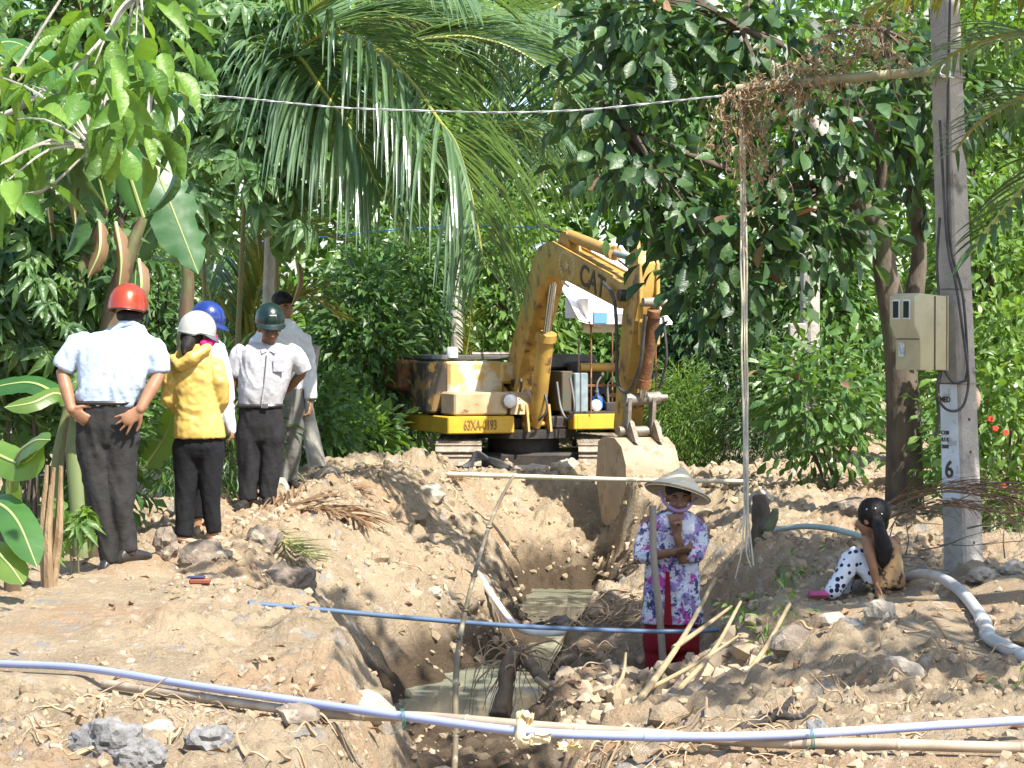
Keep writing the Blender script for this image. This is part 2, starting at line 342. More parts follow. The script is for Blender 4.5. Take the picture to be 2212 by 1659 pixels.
def soilmat():
    m = bpy.data.materials.new('soil'); m.use_nodes = True; N = m.node_tree.nodes; L = m.node_tree.links; b = N['Principled BSDF']
    b.inputs['Roughness'].default_value = 0.95; b.inputs['Specular IOR Level'].default_value = 0.2
    ge = N.new('ShaderNodeNewGeometry')
    def noise(sc, det=6, ro=0.6):
        n = N.new('ShaderNodeTexNoise'); n.inputs['Scale'].default_value = sc; n.inputs['Detail'].default_value = det; n.inputs['Roughness'].default_value = ro; L.new(ge.outputs['Position'], n.inputs['Vector']); return n.outputs[0]
    def rngn(o, lo, hi, clamp=True):
        r = N.new('ShaderNodeMapRange'); r.inputs[1].default_value = lo; r.inputs[2].default_value = hi; r.interpolation_type = 'SMOOTHSTEP'; L.new(o, r.inputs[0]); return r.outputs[0]
    def mix(f, a, c, mode='MIX'):
        x = N.new('ShaderNodeMix'); x.data_type = 'RGBA'; x.blend_type = mode
        L.new(f, x.inputs[0])
        for k, q in ((6, a), (7, c)):
            if isinstance(q, tuple): x.inputs[k].default_value = (*q, 1)
            else: L.new(q, x.inputs[k])
        return x.outputs[2]
    c = mix(rngn(noise(2.2), .35, .65), (.415, .325, .215), (.325, .25, .163))
    c = mix(rngn(noise(.7, 3), .5, .62), c, (.37, .26, .16))            # redder clay
    c = mix(rngn(noise(9), .55, .72), c, (.48, .415, .335))               # pale dry crust
    c = mix(rngn(noise(3.4, 8), .60, .66), c, (.30, .275, .245))          # grey clay
    c = mix(rngn(noise(60, 4), .60, .72), c, (.18, .135, .09))           # specks
    c = mix(rngn(noise(45, 4), .62, .72), c, (.55, .49, .41))
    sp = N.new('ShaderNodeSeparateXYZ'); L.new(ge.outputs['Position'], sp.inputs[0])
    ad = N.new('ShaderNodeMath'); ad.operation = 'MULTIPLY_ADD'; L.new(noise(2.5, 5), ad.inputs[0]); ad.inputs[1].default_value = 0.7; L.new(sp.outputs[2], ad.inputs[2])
    c = mix(rngn(ad.outputs[0], -.14, -.52), c, (.085, .06, .038))      # damp earth near the water, with shade of the trench wall painted in
    L.new(c, b.inputs['Base Color'])
    bn = N.new('ShaderNodeBump'); bn.inputs['Strength'].default_value = 1.0; bn.inputs['Distance'].default_value = 0.04
    L.new(noise(34, 9, .7), bn.inputs['Height']); L.new(bn.outputs[0], b.inputs['Normal'])
    return m
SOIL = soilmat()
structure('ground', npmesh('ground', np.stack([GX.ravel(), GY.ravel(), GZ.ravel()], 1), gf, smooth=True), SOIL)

WATER = mat('muddy_water', (.255, .27, .195), (.22, .23, .16), scale=1.2, rough=.10, spec=.4, bump=.0, bscale=5, c3=(.32, .31, .24), s3=3, t3=(.55, .68))
wm = MB(); wm.add([(-1.6, 12.6, -1.0), (1.6, 12.6, -1.0), (1.6, 23.8, -1.0), (-1.6, 23.8, -1.0)], [(0, 1, 2, 3)])
structure('water', wm.mesh('water', smooth=False), WATER)

# ------------------------------------------------------------------ loose soil, rubble, stones
PH = (1 + 5 ** .5) / 2
ICO_V = np.array([(-1, PH, 0), (1, PH, 0), (-1, -PH, 0), (1, -PH, 0), (0, -1, PH), (0, 1, PH), (0, -1, -PH), (0, 1, -PH), (PH, 0, -1), (PH, 0, 1), (-PH, 0, -1), (-PH, 0, 1)]) / 1.9
ICO_F = np.array([(0, 11, 5), (0, 5, 1), (0, 1, 7), (0, 7, 10), (0, 10, 11), (1, 5, 9), (5, 11, 4), (11, 10, 2), (10, 7, 6), (7, 1, 8), (3, 9, 4), (3, 4, 2), (3, 2, 6), (3, 6, 8), (3, 8, 9), (4, 9, 5), (2, 4, 11), (6, 2, 10), (8, 6, 7), (9, 8, 1)])
def rocks_mesh(name, xs, ys, rs):
    n = len(xs); V = ICO_V[None] * (0.65 + 0.7 * NR.rand(n, 12, 1)) * (0.7 + 0.6 * NR.rand(n, 1, 3)) * rs[:, None, None]
    a = NR.rand(n) * 6.28; c, s_ = np.cos(a), np.sin(a)
    V = np.stack([V[..., 0] * c[:, None] - V[..., 1] * s_[:, None], V[..., 0] * s_[:, None] + V[..., 1] * c[:, None], V[..., 2]], -1)
    z = np.array([gz(x, y) for x, y in zip(xs, ys)]) + rs * 0.15
    V += np.stack([xs, ys, z], 1)[:, None]
    Fc = (ICO_F[None] + 12 * np.arange(n)[:, None, None]).reshape(-1, 3)
    return npmesh(name, V.reshape(-1, 3), Fc)
def rubble(n, xr, yr, rr, keep):
    x = xr[0] + (xr[1] - xr[0]) * NR.rand(n * 3); y = yr[0] + (yr[1] - yr[0]) * NR.rand(n * 3) ** 1.2
    k = keep(x, y); x, y = x[k][:n], y[k][:n]
    r = rr[0] + (rr[1] - rr[0]) * NR.rand(len(x)) ** 3
    return x, y, r
def keep_rubble(x, y):
    z = base_z(x, y); p = np.stack([x, y, x * 0], 1)
    path = np.exp(-(((x + 2.4) / 0.7) ** 2)) * (y > 9.5) * (y < 15)
    dens = np.clip(fbm(p * 1.1, 3, 81) * 1.5 + 0.5, 0.03, 1) * (1 - 0.93 * path)
    return (NR.rand(len(x)) < dens) & (z > -0.98) & (np.abs(x) < 0.26 * y + 0.3)
x, y, r = rubble(8500, (-2.6, 3.2), (7, 16), (0.003, 0.026), keep_rubble)
x2, y2, r2 = rubble(6000, (-2.8, 4.6), (15, 24.4), (0.008, 0.045), keep_rubble)
x3 = .3 + 1.1 * NR.rand(420); y3 = 11.8 + 2.2 * NR.rand(420); k3 = (base_z(x3, y3) > -.95) & ~((np.abs(x3 - 1.0) < .25) & (y3 > 13.5)); x3, y3 = x3[k3], y3[k3]; r3 = .018 + .05 * NR.rand(len(x3)) ** 2
me_ = rocks_mesh('rubble', np.r_[x, x2, x3], np.r_[y, y2, y3], np.r_[r, r2, r3])
_a = me_.attributes.new('var', 'FLOAT', 'POINT'); _v = np.r_[NR.rand(len(x) + len(x2)) ** 1.5 * .9, .6 + .39 * NR.rand(len(x3))]; _a.data.foreach_set('value', np.repeat(_v, 12).astype(np.float32))
CLODM = leafmat('broken_soil', (.25, .19, .122), (.41, .325, .225), .95, 0, spec=.15)
o = link('rubble', me_, CLODM); o['kind'] = 'stuff'

def lump(name, label, cat, px, py, d, size, m, seed, group=None, squash=(1, 1, .75), sink=.3, det=3):
    """one irregular stone or clod that sits on the ground where the sight line meets it"""
    pt = P(px, py, d); zz = gz(pt.x, pt.y)
    import bmesh
    bm = bmesh.new(); bmesh.ops.create_icosphere(bm, subdivisions=det, radius=1)
    co = np.array([v.co for v in bm.verts])
    f = 1 + 0.35 * vnoise(co * 1.3 + seed * 7.1, seed) + 0.22 * vnoise(co * 3.1 + seed, seed + 1) + 0.12 * vnoise(co * 7 + seed, seed + 2) + 0.06 * vnoise(co * 15 + seed, seed + 3)
    co = co * f[:, None] * np.array(squash) * size
    for v, c in zip(bm.verts, co): v.co = c
    me = bpy.data.meshes.new(name); bm.to_mesh(me); bm.free()
    o = link(name, me, m); o.location = (pt.x, pt.y, zz + size * squash[2] * (1 - sink) * .6); o.rotation_euler = (0, 0, seed * 1.7)
    return tag(o, label, cat, group)
GREY = mat('grey_rock', (.22, .215, .21), (.12, .115, .11), scale=14, rough=.95, bump=1, bscale=22, c3=(.38, .37, .36), s3=9, t3=(.58, .72))
PALE = mat('pale_stone', (.44, .385, .31), (.32, .265, .20), scale=9, rough=.95, bump=.8, bscale=26)
CLOD = mat('dark_clod', (.24, .19, .145), (.15, .12, .09), scale=11, rough=.95, bump=1, bscale=24, c3=(.36, .30, .23), s3=7)
lump('rock', 'large grey pitted lump of concrete below the bamboo rail, lower left corner', 'rock', 235, 1600, 8.1, .115, GREY, 3, det=4)
lump('rock', 'grey pitted chunk leaning on the largest grey lump, beside its shadow', 'rock', 305, 1640, 7.8, .085, GREY, 5, squash=(.8, 1, .9), det=4)
lump('rock', 'white topped grey slab just under the start of the bamboo rail', 'rock', 335, 1545, 8.6, .065, PALE, 6, squash=(1.4, .7, .7))
lump('rock', 'pale grey broken lump among roots at the bottom edge', 'rock', 455, 1600, 8.2, .075, GREY, 8)
lump('rock', 'big dark clod at the top of the shaded bank beside the blue hose end', 'rock', 600, 1280, 14.4, .19, CLOD, 9, squash=(1.2, 1, .85), sink=.15, det=4)
lump('rock', 'dark pitted clod standing at the feet of the woman in yellow', 'rock', 360, 1175, 14.7, .10, CLOD, 12, squash=(.8, .8, 1.1), sink=0)
lump('rock', 'dark rounded clod under the fallen green frond', 'rock', 568, 1180, 15.6, .12, CLOD, 13, squash=(.9, .8, 1), sink=0)
lump('rock', 'crumbled brown clod in front of the yellow jacket woman, on the path edge', 'rock', 445, 1215, 14.4, .15, CLOD, 15, squash=(1.2, 1, .7))
lump('rock', 'square pale stone beside the leg of the man in grey trousers', 'rock', 603, 1062, 19.5, .10, PALE, 16, squash=(1.1, .8, .9))
lump('rock', 'grey mossy block standing between the seedling and the girl', 'rock', 1640, 1265, 14.6, .12, GREY, 17, squash=(1.3, .9, .7))
lump('rock', 'grey stone lodged halfway up the mound below the girl', 'rock', 1900, 1420, 11.6, .085, PALE, 18, squash=(1, .8, 1))
lump('rock', 'lower grey stone on the mound below the girl', 'rock', 1835, 1450, 11.2, .07, GREY, 19)
lump('rock', 'pale pink stone lit by the sun above the blue pipe', 'rock', 1945, 1490, 9.8, .075, PALE, 20, squash=(1, .8, 1))
lump('rock', 'white stone on the ground at the foot of the concrete pole', 'rock', 2130, 1262, 13.4, .10, PALE, 21, squash=(1.5, .8, .6))
lump('rock', 'small white stone beside the frame edge near the pole', 'rock', 2195, 1268, 13.4, .07, PALE, 22)
lump('rock', 'dark wet stone between the two pools of the trench', 'rock', 1212, 1318, 19.4, .11, CLOD, 23)
lump('rock', 'pale stone by the trodden bank, left of the excavator bucket', 'rock', 1150, 1000, 24.2, .14, PALE, 24, squash=(1.6, .8, .6))
lump('rock', 'brown boulder right under the excavator bucket teeth', 'rock', 1225, 1005, 24.0, .15, PALE, 25)
for k in range(64):                                                   # lumps of spoil that nothing tells apart
    for _ in range(50):
        yy = RND.uniform(8.5, 22.5); xx = RND.uniform(-.24, .25) * yy; zb = float(base_z([xx], [yy])[0])
        if zb > -.85 and not (xx < -1.2 and 9 < yy < 20.5): break
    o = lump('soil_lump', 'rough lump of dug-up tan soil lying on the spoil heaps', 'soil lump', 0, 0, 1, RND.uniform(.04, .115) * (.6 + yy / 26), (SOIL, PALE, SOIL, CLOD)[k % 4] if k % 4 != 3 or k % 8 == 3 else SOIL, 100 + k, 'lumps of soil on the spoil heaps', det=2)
    o.location = (xx, yy, gz(xx, yy) + .01)
# ------------------------------------------------------------------ leaves
def unit(a): return a / np.maximum(np.linalg.norm(a, axis=-1, keepdims=True), 1e-9)
def leaf_tpl(shape='oval', seg=4, fold=.25, droop=.25, wmul=1.0):
    """leaf of length 1 along +Y, width 1 along X, upper side +Z: two quads per segment, folded along the midrib"""
    v = []; f = []
    for i in range(seg + 1):
        t = i / seg
        wd = {'oval': math.sin(math.pi * min(1, t * .93 + .05)) ** .75, 'obov': math.sin(math.pi * t ** 1.35 * .97 + .03) ** .7, 'lance': (t * 4) ** .6 * (1 - t) ** .8 * .95 if t < .25 else (1 - t) ** .8 * 1.2, 'ell': math.sin(math.pi * min(1, t * .9 + .08))}[shape] * .5 * wmul if 0 < t < 1 else (.05 if t == 0 else .02)
        z = -droop * t * t; y = t * (1 - .15 * droop)
        v += [(-wd, y, z + wd * fold), (0, y, z), (wd, y, z + wd * fold)]
        if i: a = (i - 1) * 3; b = i * 3; f += [(a, a + 1, b + 1, b), (a + 1, a + 2, b + 2, b + 1)]
    return np.array(v), np.array(f)
def palmate_tpl(n=7, spread=2.3, seg=3, droop=.45):
    V, Fc = [], []
    for k in range(n):
        a = (k / (n - 1) - .5) * 2 * spread; L = 1 - .35 * abs(k / (n - 1) - .5) * 2
        v, f = leaf_tpl('oval', seg, .3, droop, 1)
        v = v * np.array([.34 * L, L, L]); ca, sa = math.cos(a), math.sin(a)
        v = np.stack([v[:, 0] * ca + v[:, 1] * sa, -v[:, 0] * sa + v[:, 1] * ca, v[:, 2]], 1)
        Fc.append(f + sum(len(q) for q in V)); V.append(v)
    return np.concatenate(V), np.concatenate(Fc)
def frames(d, n):
    y = unit(d); x = unit(np.cross(y, n)); z = np.cross(x, y); return x, y, z
def leaf_cloud(tpl, pos, d, n, L, W, var=None):
    v, f = tpl; x, y, z = frames(d, n); N = len(pos)
    V = pos[:, None] + v[None, :, 0, None] * (x * W[:, None])[:, None] + v[None, :, 1, None] * (y * L[:, None])[:, None] + v[None, :, 2, None] * (z * L[:, None])[:, None]
    Fc = f[None] + len(v) * np.arange(N)[:, None, None]
    vr = np.repeat(NR.rand(N) if var is None else var, len(v))
    return V.reshape(-1, 3), Fc.reshape(-1, f.shape[1]), vr
def leaf_objects(name, tpls, pos, d, n, L, W, m, parent):
    """one object per leaf, sharing a few meshes"""
    mes = []
    for v, f in tpls:
        me = npmesh(name, v, f, smooth=True); me.materials.append(m); mes.append(me)
    x, y, z = frames(d, n); o0 = org(parent)
    for i in range(len(pos)):
        o = bpy.data.objects.new(name, mes[i % len(mes)]); COL.objects.link(o); o.parent = parent
        p = pos[i]
        o.matrix_basis = Matrix(((x[i][0] * W[i], y[i][0] * L[i], z[i][0] * L[i], p[0] - o0.x), (x[i][1] * W[i], y[i][1] * L[i], z[i][1] * L[i], p[1] - o0.y), (x[i][2] * W[i], y[i][2] * L[i], z[i][2] * L[i], p[2] - o0.z), (0, 0, 0, 1)))
def gauss(n, s=1.0): return NR.randn(n, 3) * s
UP = np.array([0, 0, 1.0]); SUNV = np.array(sv)

LG = {  # leaf materials, dark to light
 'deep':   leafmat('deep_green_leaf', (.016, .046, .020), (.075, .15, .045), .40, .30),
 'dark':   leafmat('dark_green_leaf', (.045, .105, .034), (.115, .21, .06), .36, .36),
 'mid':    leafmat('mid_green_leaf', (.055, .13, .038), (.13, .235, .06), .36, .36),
 'fresh':  leafmat('fresh_green_leaf', (.08, .165, .036), (.175, .285, .065), .38, .42),
 'lime':   leafmat('lime_green_leaf', (.07, .17, .03), (.17, .30, .05), .40, .40),
 'blue':   leafmat('blue_green_leaf', (.085, .18, .075), (.17, .285, .115), .34, .40),
 'banana': leafmat('banana_leaf', (.035, .115, .032), (.06, .16, .04), .38, .34),
 'palm':   leafmat('palm_leaflet', (.085, .165, .075), (.17, .265, .14), .24, .36, spec=.9),
 'palmd':  leafmat('dark_palm_leaflet', (.05, .11, .045), (.10, .175, .07), .30, .30),
 'yel':    leafmat('yellowing_leaflet', (.13, .16, .035), (.26, .25, .07), .4, .3),
 'dry':    leafmat('dry_leaf', (.13, .075, .04), (.27, .17, .09), .7, .25, tcol=(1.4, 1, .6)),
}
BARK = mat('bark', (.065, .05, .038), (.12, .095, .07), scale=9, rough=.95, bump=1, bscale=18, stretch=(1, 1, .35), c3=(.10, .12, .06), s3=4, t3=(.52, .66))
PALEBARK = mat('pale_bark', (.44, .42, .37), (.27, .25, .21), scale=8, rough=.95, bump=.9, bscale=20, stretch=(1, 1, .5))
STEM = mat('green_stem', (.16, .19, .07), (.22, .17, .09), scale=8, rough=.7)
RACH = mat('palm_rachis', (.36, .34, .07), (.26, .28, .06), scale=4, rough=.45)
DRYM = mat('dry_fibre', (.36, .26, .15), (.22, .145, .08), scale=12, rough=.95, bump=.8, bscale=40, stretch=(1, 1, .3))

TP = {'oval': [leaf_tpl('oval', 4, .3, q) for q in (.1, .3, .5)], 'obov': [leaf_tpl('obov', 4, .22, q) for q in (.05, .2, .4)], 'lance': [leaf_tpl('lance', 3, .3, q) for q in (.1, .35)], 'ell': [leaf_tpl('ell', 5, .3, q) for q in (.15, .35, .6)]}
TPS = {k: leaf_tpl(k, 2 if k in ('oval', 'lance') else 3, .3, .25) for k in ('oval', 'obov', 'lance', 'ell')}
PALM7 = [palmate_tpl(7, 1.9, droop=.6), palmate_tpl(7, 2.3, droop=.8), palmate_tpl(6, 1.6, droop=.5)]

def crown_points(boxes, n, clump, spread, shell=.55):
    """leaf positions in clumps inside the ellipsoids (centre, radii), each leaf with the direction away from its clump's twig"""
    pos, dr = [], []
    tot = sum(b[1][0] * b[1][2] for b in boxes)
    twigs = []
    for c, r in boxes:
        k = max(3, int(n * (r[0] * r[2] / tot) / clump))
        u = unit(gauss(k)); rad = shell + (1 - shell) * NR.rand(k, 1) ** .5
        cc = np.array(c) + u * rad * np.array(r); twigs += [(np.array(c), q) for q in cc]
        off = gauss(k * clump).reshape(k, clump, 3); off = off * spread
        p = cc[:, None] + off; pos.append(p.reshape(-1, 3))
        o = unit(off) * .8 + u[:, None] * .5 + np.array([0, 0, -.25]) + gauss(k * clump, .25).reshape(k, clump, 3)
        dr.append(o.reshape(-1, 3))
    return np.concatenate(pos), np.concatenate(dr), twigs

def plant(name, label, cat, base, boxes, n, leaf, size, m, clump=14, spread=.12, n_obj=0, shape='oval', wl=.5, group=None, trunk=None, stems=6, bark=None, droop=.0, upn=.75, shell=.55, leafname='leaf', nbr=40, brr=.022):
    """a plant: woody stems or the given trunk limbs, its front leaves one by one, the rest of its foliage joined"""
    t = thing(name, label, cat, base, group)
    pos, dr, tw = crown_points(boxes, n, clump, spread, shell); N = len(pos)
    ok = pos[:, 2] > base[2] + .02
    pos, dr = pos[ok], dr[ok]; N = len(pos)
    dr = dr + np.array([0, 0, -droop]); nm = UP * upn + SUNV * .25 + gauss(N, .45)
    L = size * (.7 + .6 * NR.rand(N)); W = L * wl * (.85 + .3 * NR.rand(N))
    order = np.argsort(pos[:, 1] + .25 * NR.rand(N)); a, b = order[:n_obj], order[n_obj:]
    if n_obj:
        tp = TP[shape] if shape in TP else PALM7
        leaf_objects(leafname, tp, pos[a], dr[a], nm[a], L[a], W[a] if shape in TP else L[a], m, t)
    tpl = TPS[shape] if shape in TPS else PALM7[1]
    if shape not in TPS: W = L
    if len(b):
        V, Fc, vr = leaf_cloud(tpl, pos[b], dr[b], nm[b], L[b], W[b]); V = V - np.array(base)
        link('crown', npmesh('crown', V, Fc, vr), m, t, 'stuff')
    if trunk:
        for k, (pts, rad) in enumerate(trunk): MB().tube(smoothpts(pts, 5), rad, 10).build('trunk' if k == 0 else 'limb', bark or BARK, t)
        ends = [Vector(pts[-1]) for pts, _ in trunk]
        for c, q in tw[::max(1, len(tw) // nbr)]:
            e = min(ends, key=lambda a: (a - Vector(q)).length); md = (e + Vector(q)) / 2 + Vector((0, 0, .06))
            MB().tube(smoothpts([e, md, q], 3), [brr, brr * .3], 5).build('branch', bark or BARK, t)
    else:
        for c, q in tw[::max(1, len(tw) // stems)][:stems * 2]:
            q = Vector(q); b0 = Vector(base) + Vector((RND.uniform(-.08, .08), RND.uniform(-.05, .05), -.05)) * min(1, (q - Vector(base)).length)
            MB().tube(smoothpts([b0, b0.lerp(q, .5) + Vector((0, 0, .15 * (q - b0).length)), q], 3), [min(.016, .02 * (q - b0).length), .003], 5).build('stem', bark or BARK, t)
    return t
def pbox(x0, y0, x1, y1, d, dep=None):
    """ellipsoid that fills a pixel rectangle at distance d"""
    a, b = P(x0, y0, d), P(x1, y1, d); c = (a + b) / 2
    r = (abs(b.x - a.x) / 2, dep or abs(b.x - a.x) / 2.6, abs(a.z - b.z) / 2)
    return ((c.x, c.y, c.z), r)
def gbase(px, d):
    p = P(px, 900, d); return Vector((p.x, p.y, gz(p.x, p.y)))

# ------------------------------------------------------------------ far vegetation
def backdrop():
    """dense wood far behind: leaves spread through a deep bank, with uneven top and holes"""
    N = 46000
    x = (NR.rand(N) - .5) * 26; y = 33 + 9 * NR.rand(N); z = -.2 + 8.6 * NR.rand(N)
    k = fbm(np.stack([x * .55, y * .5, z * .7], 1), 3, 91) + .30 - np.clip(z - 7.5, 0, 9) * .5 > 0
    p = np.stack([x, y, z], 1)[k]; n = len(p)
    L = .18 + .18 * NR.rand(n)
    tone = np.clip(fbm(p * .5, 2, 95) * .9 + .5 + .25 * (NR.rand(n) - .5), 0, .99)
    V, Fc, vr = leaf_cloud(TPS['oval'], p, gauss(n) + np.array([0, -.3, -.5]), UP * .8 + gauss(n, .5) + SUNV * .3, L, L * .5, tone)
    link('woodland', npmesh('woodland', V, Fc, vr), LG['lime'], None, 'stuff')
backdrop()
for i, (px, d, x0, y0, x1, y1, mm, lab) in enumerate([
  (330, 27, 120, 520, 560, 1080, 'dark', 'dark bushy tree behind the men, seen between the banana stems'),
  (830, 29.5, 690, 430, 1010, 1000, 'mid', 'leafy tree just behind the yellow hood of the excavator'),
  (1080, 31, 950, 400, 1260, 960, 'fresh', 'bright green tree behind the excavator boom'),
  (1330, 33, 1200, 680, 1470, 1000, 'mid', 'green bush seen under the white canopy of the excavator'),
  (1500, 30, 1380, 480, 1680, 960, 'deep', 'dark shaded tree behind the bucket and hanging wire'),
  (1740, 30, 1640, 420, 1900, 980, 'mid', 'green tree behind the far meter pole'),
  (2130, 26, 1990, 330, 2290, 1020, 'fresh', 'bright green tree behind the concrete pole'),
  (1420, 34, 1180, -40, 1700, 520, 'mid', 'tall pale green tree above the excavator, far behind'),
  (2080, 32, 1820, -60, 2330, 420, 'fresh', 'tall bright tree at the far end behind the palm fronds'),
  (900, 36, 560, -80, 1250, 520, 'mid', 'tall tree far behind the hanging coconut fronds'),
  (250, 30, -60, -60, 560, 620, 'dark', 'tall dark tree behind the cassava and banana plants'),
]):
    b = gbase(px, d); bx = pbox(x0, y0, x1, y1, d, 1.3)
    tall = y1 < 700
    tr = [([b, b + Vector((.1, 0, (bx[0][2] - b.z) * .6)), Vector(bx[0])], [.11, .05])]
    plant('bushy_tree', lab, 'tree', b, [bx], 5200 if not tall else 4600, 'l', .15 if d < 32 else .19, LG[mm], clump=16, spread=.16, shape='oval', trunk=tr, droop=.35, shell=.3)

# ------------------------------------------------------------------ shrubs nearer by
plant('shrub', 'rounded pale green bamboo-leaved shrub right of the excavator bucket', 'shrub', gbase(1470, 27), [pbox(1375, 800, 1575, 1060, 27, .7)], 5200, 'l', .10, LG['fresh'], clump=14, spread=.09, shape='lance', wl=.24, shell=.6, droop=.2)
plant('shrub', 'low bright green shrub under the left end of the excavator', 'shrub', gbase(810, 24.8), [pbox(710, 890, 862, 1035, 24.8, .4)], 900, 'l', .14, LG['fresh'], clump=12, spread=.10, shape='obov', wl=.42)
plant('shrub', 'tall leafy shrub with mixed dark leaves left of the excavator hood', 'shrub', gbase(790, 26.5), [pbox(690, 560, 880, 1010, 26.5, .6), pbox(840, 520, 960, 780, 27.5, .5)], 3600, 'l', .15, LG['dark'], clump=12, spread=.13, shape='oval', wl=.42, n_obj=0)
plant('shrub', 'bright leafy shrub with withered brown leaves beside the dark tree trunk', 'shrub', gbase(1800, 21.5), [pbox(1655, 720, 1890, 1010, 21.5, .6)], 900, 'l', .13, LG['mid'], clump=9, spread=.13, shape='obov', wl=.5, n_obj=170, shell=.35)
plant('shrub', 'bright green shrub with a few red flowers behind the concrete pole', 'shrub', gbase(2150, 18), [pbox(2035, 640, 2270, 1200, 18, .7)], 2400, 'l', .10, LG['fresh'], clump=10, spread=.10, shape='obov', wl=.5, n_obj=200, shell=.4)
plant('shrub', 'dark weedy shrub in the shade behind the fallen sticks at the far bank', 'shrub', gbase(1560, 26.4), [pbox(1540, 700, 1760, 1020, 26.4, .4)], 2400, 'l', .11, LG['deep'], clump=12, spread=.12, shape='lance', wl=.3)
plant('shrub', 'leafy undergrowth between the trunk and the pole', 'shrub', gbase(2010, 21), [pbox(1960, 860, 2080, 1090, 21, .4)], 700, 'l', .10, LG['mid'], clump=10, spread=.10, shape='obov')
# red flowers of the shrub behind the pole
fl = bpy.data.objects
shr = [o for o in COL.objects if o.get('label', '').startswith('bright green shrub with a few red')][0]
FLW = mat('red_petal', (.65, .05, .03), rough=.5)
for (px, py) in ((2140, 905), (2172, 934), (2192, 1175), (2168, 1050), (2062, 690 + 220), (2150, 925)):
    fb = MB(); c = P(px, py, 17.3)
    for k in range(5):
        a = k * 1.256; u = Vector((math.cos(a), -.4, math.sin(a))); fb.ell(c + u * .013, (.014, .006, .012), n=6, m=4)
    fb.build('flower', FLW, shr)

# left side thickets
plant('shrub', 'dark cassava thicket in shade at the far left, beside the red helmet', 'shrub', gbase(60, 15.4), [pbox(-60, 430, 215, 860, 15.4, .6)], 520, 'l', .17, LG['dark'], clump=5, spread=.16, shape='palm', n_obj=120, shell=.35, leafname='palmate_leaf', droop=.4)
plant('shrub', 'mixed weeds and low leaves behind the man with the red helmet', 'shrub', gbase(120, 16.2), [pbox(-40, 720, 320, 1130, 16.3, .4)], 1500, 'l', .12, LG['mid'], clump=9, spread=.14, shape='oval', n_obj=120)
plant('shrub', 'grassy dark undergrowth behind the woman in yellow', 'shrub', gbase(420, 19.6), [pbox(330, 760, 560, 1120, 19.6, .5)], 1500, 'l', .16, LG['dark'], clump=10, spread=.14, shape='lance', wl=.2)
plant('shrub', 'green undergrowth at the foot of the leaning trunk', 'shrub', gbase(700, 23), [pbox(620, 820, 780, 1030, 23, .5)], 1100, 'l', .12, LG['mid'], clump=10, spread=.11, shape='oval')
# cassava: tall thin stems with hand-shaped leaves
plant('cassava_plant', 'tall cassava with hand-shaped leaves above the banana leaf', 'cassava', gbase(520, 21.3),
      [pbox(360, -40, 640, 190, 20.6, .5), pbox(470, 90, 730, 300, 20.4, .4), pbox(380, 150, 560, 330, 20.3, .4)], 560, 'l', .24, LG['blue'], clump=4, spread=.17, shape='palm', n_obj=190, leafname='palmate_leaf', droop=.6, shell=.2,
      trunk=[([gbase(500, 21.3), P(520, 600, 21.2), P(540, 250, 20.8), P(560, 60, 20.6)], [.03, .012]), ([gbase(480, 21.3), P(440, 600, 21.2), P(450, 200, 20.6)], [.028, .01])], bark=STEM)
plant('cassava_plant', 'cassava spray hanging in the middle, left of the coconut fronds', 'cassava', gbase(600, 21.2),
      [pbox(480, 250, 650, 400, 19.6, .35), pbox(530, 380, 640, 500, 19.5, .25), pbox(410, 330, 480, 520, 19.6, .25)], 130, 'l', .23, LG['blue'], clump=4, spread=.14, shape='palm', n_obj=110, leafname='palmate_leaf', droop=.9, shell=.2,
      trunk=[([gbase(590, 21.2), P(600, 700, 21), P(590, 300, 19.8)], [.026, .01])], bark=STEM)
plant('cassava_plant', 'dark cassava with drooping leaves in the top left corner', 'cassava', gbase(160, 16.5),
      [pbox(60, -60, 380, 120, 16.4, .5), pbox(-40, 40, 140, 240, 16, .4)], 260, 'l', .19, LG['mid'], clump=4, spread=.18, shape='palm', n_obj=110, leafname='palmate_leaf', droop=.6, shell=.2,
      trunk=[([gbase(120, 16.6), P(150, 500, 16.5), P(190, 80, 16.4)], [.03, .012])], bark=STEM)
plant('cassava_plant', 'small cassava seedling at the foot of the dry banana stem', 'cassava', gbase(160, 13.4), [pbox(135, 1090, 190, 1190, 13.4, .08)], 14, 'l', .12, LG['fresh'], clump=2, spread=.05, shape='palm', n_obj=14, leafname='palmate_leaf', droop=.5, bark=STEM, stems=3)

# near broad-leaved tree hanging in from the left edge
bt = Vector(P(-330, 1150, 10.2)); bt.z = gz(bt.x, bt.y)
bb = [pbox(140, 20, 430, 150, 9.7, .30), pbox(40, 90, 330, 240, 9.4, .28), pbox(150, 190, 360, 330, 9.2, .2), pbox(-60, 330, 110, 500, 9.0, .25), pbox(-80, 100, 40, 330, 9.3, .2)]
plant('broadleaf_tree', 'near tree with big soft leaves hanging into the top left corner', 'tree', bt, bb, 210, 'l', .17, LG['lime'], clump=6, spread=.10, shape='ell', wl=.42, n_obj=300, droop=.6, shell=.1, upn=.5, nbr=16, brr=.008,
      trunk=[([bt, bt + Vector((-.05, 0, 1.2)), P(-120, 330, 9.8), P(40, 235, 9.6), P(180, 130, 9.6), P(300, -20, 9.7)], [.05, .016, .012, .006]), ([P(-120, 330, 9.8), P(0, 200, 9.9), P(130, 0, 10)], [.012, .006]), ([P(-120, 330, 9.8), P(60, 420, 9.2), P(200, 320, 9.2)], [.010, .004])], bark=PALEBARK)
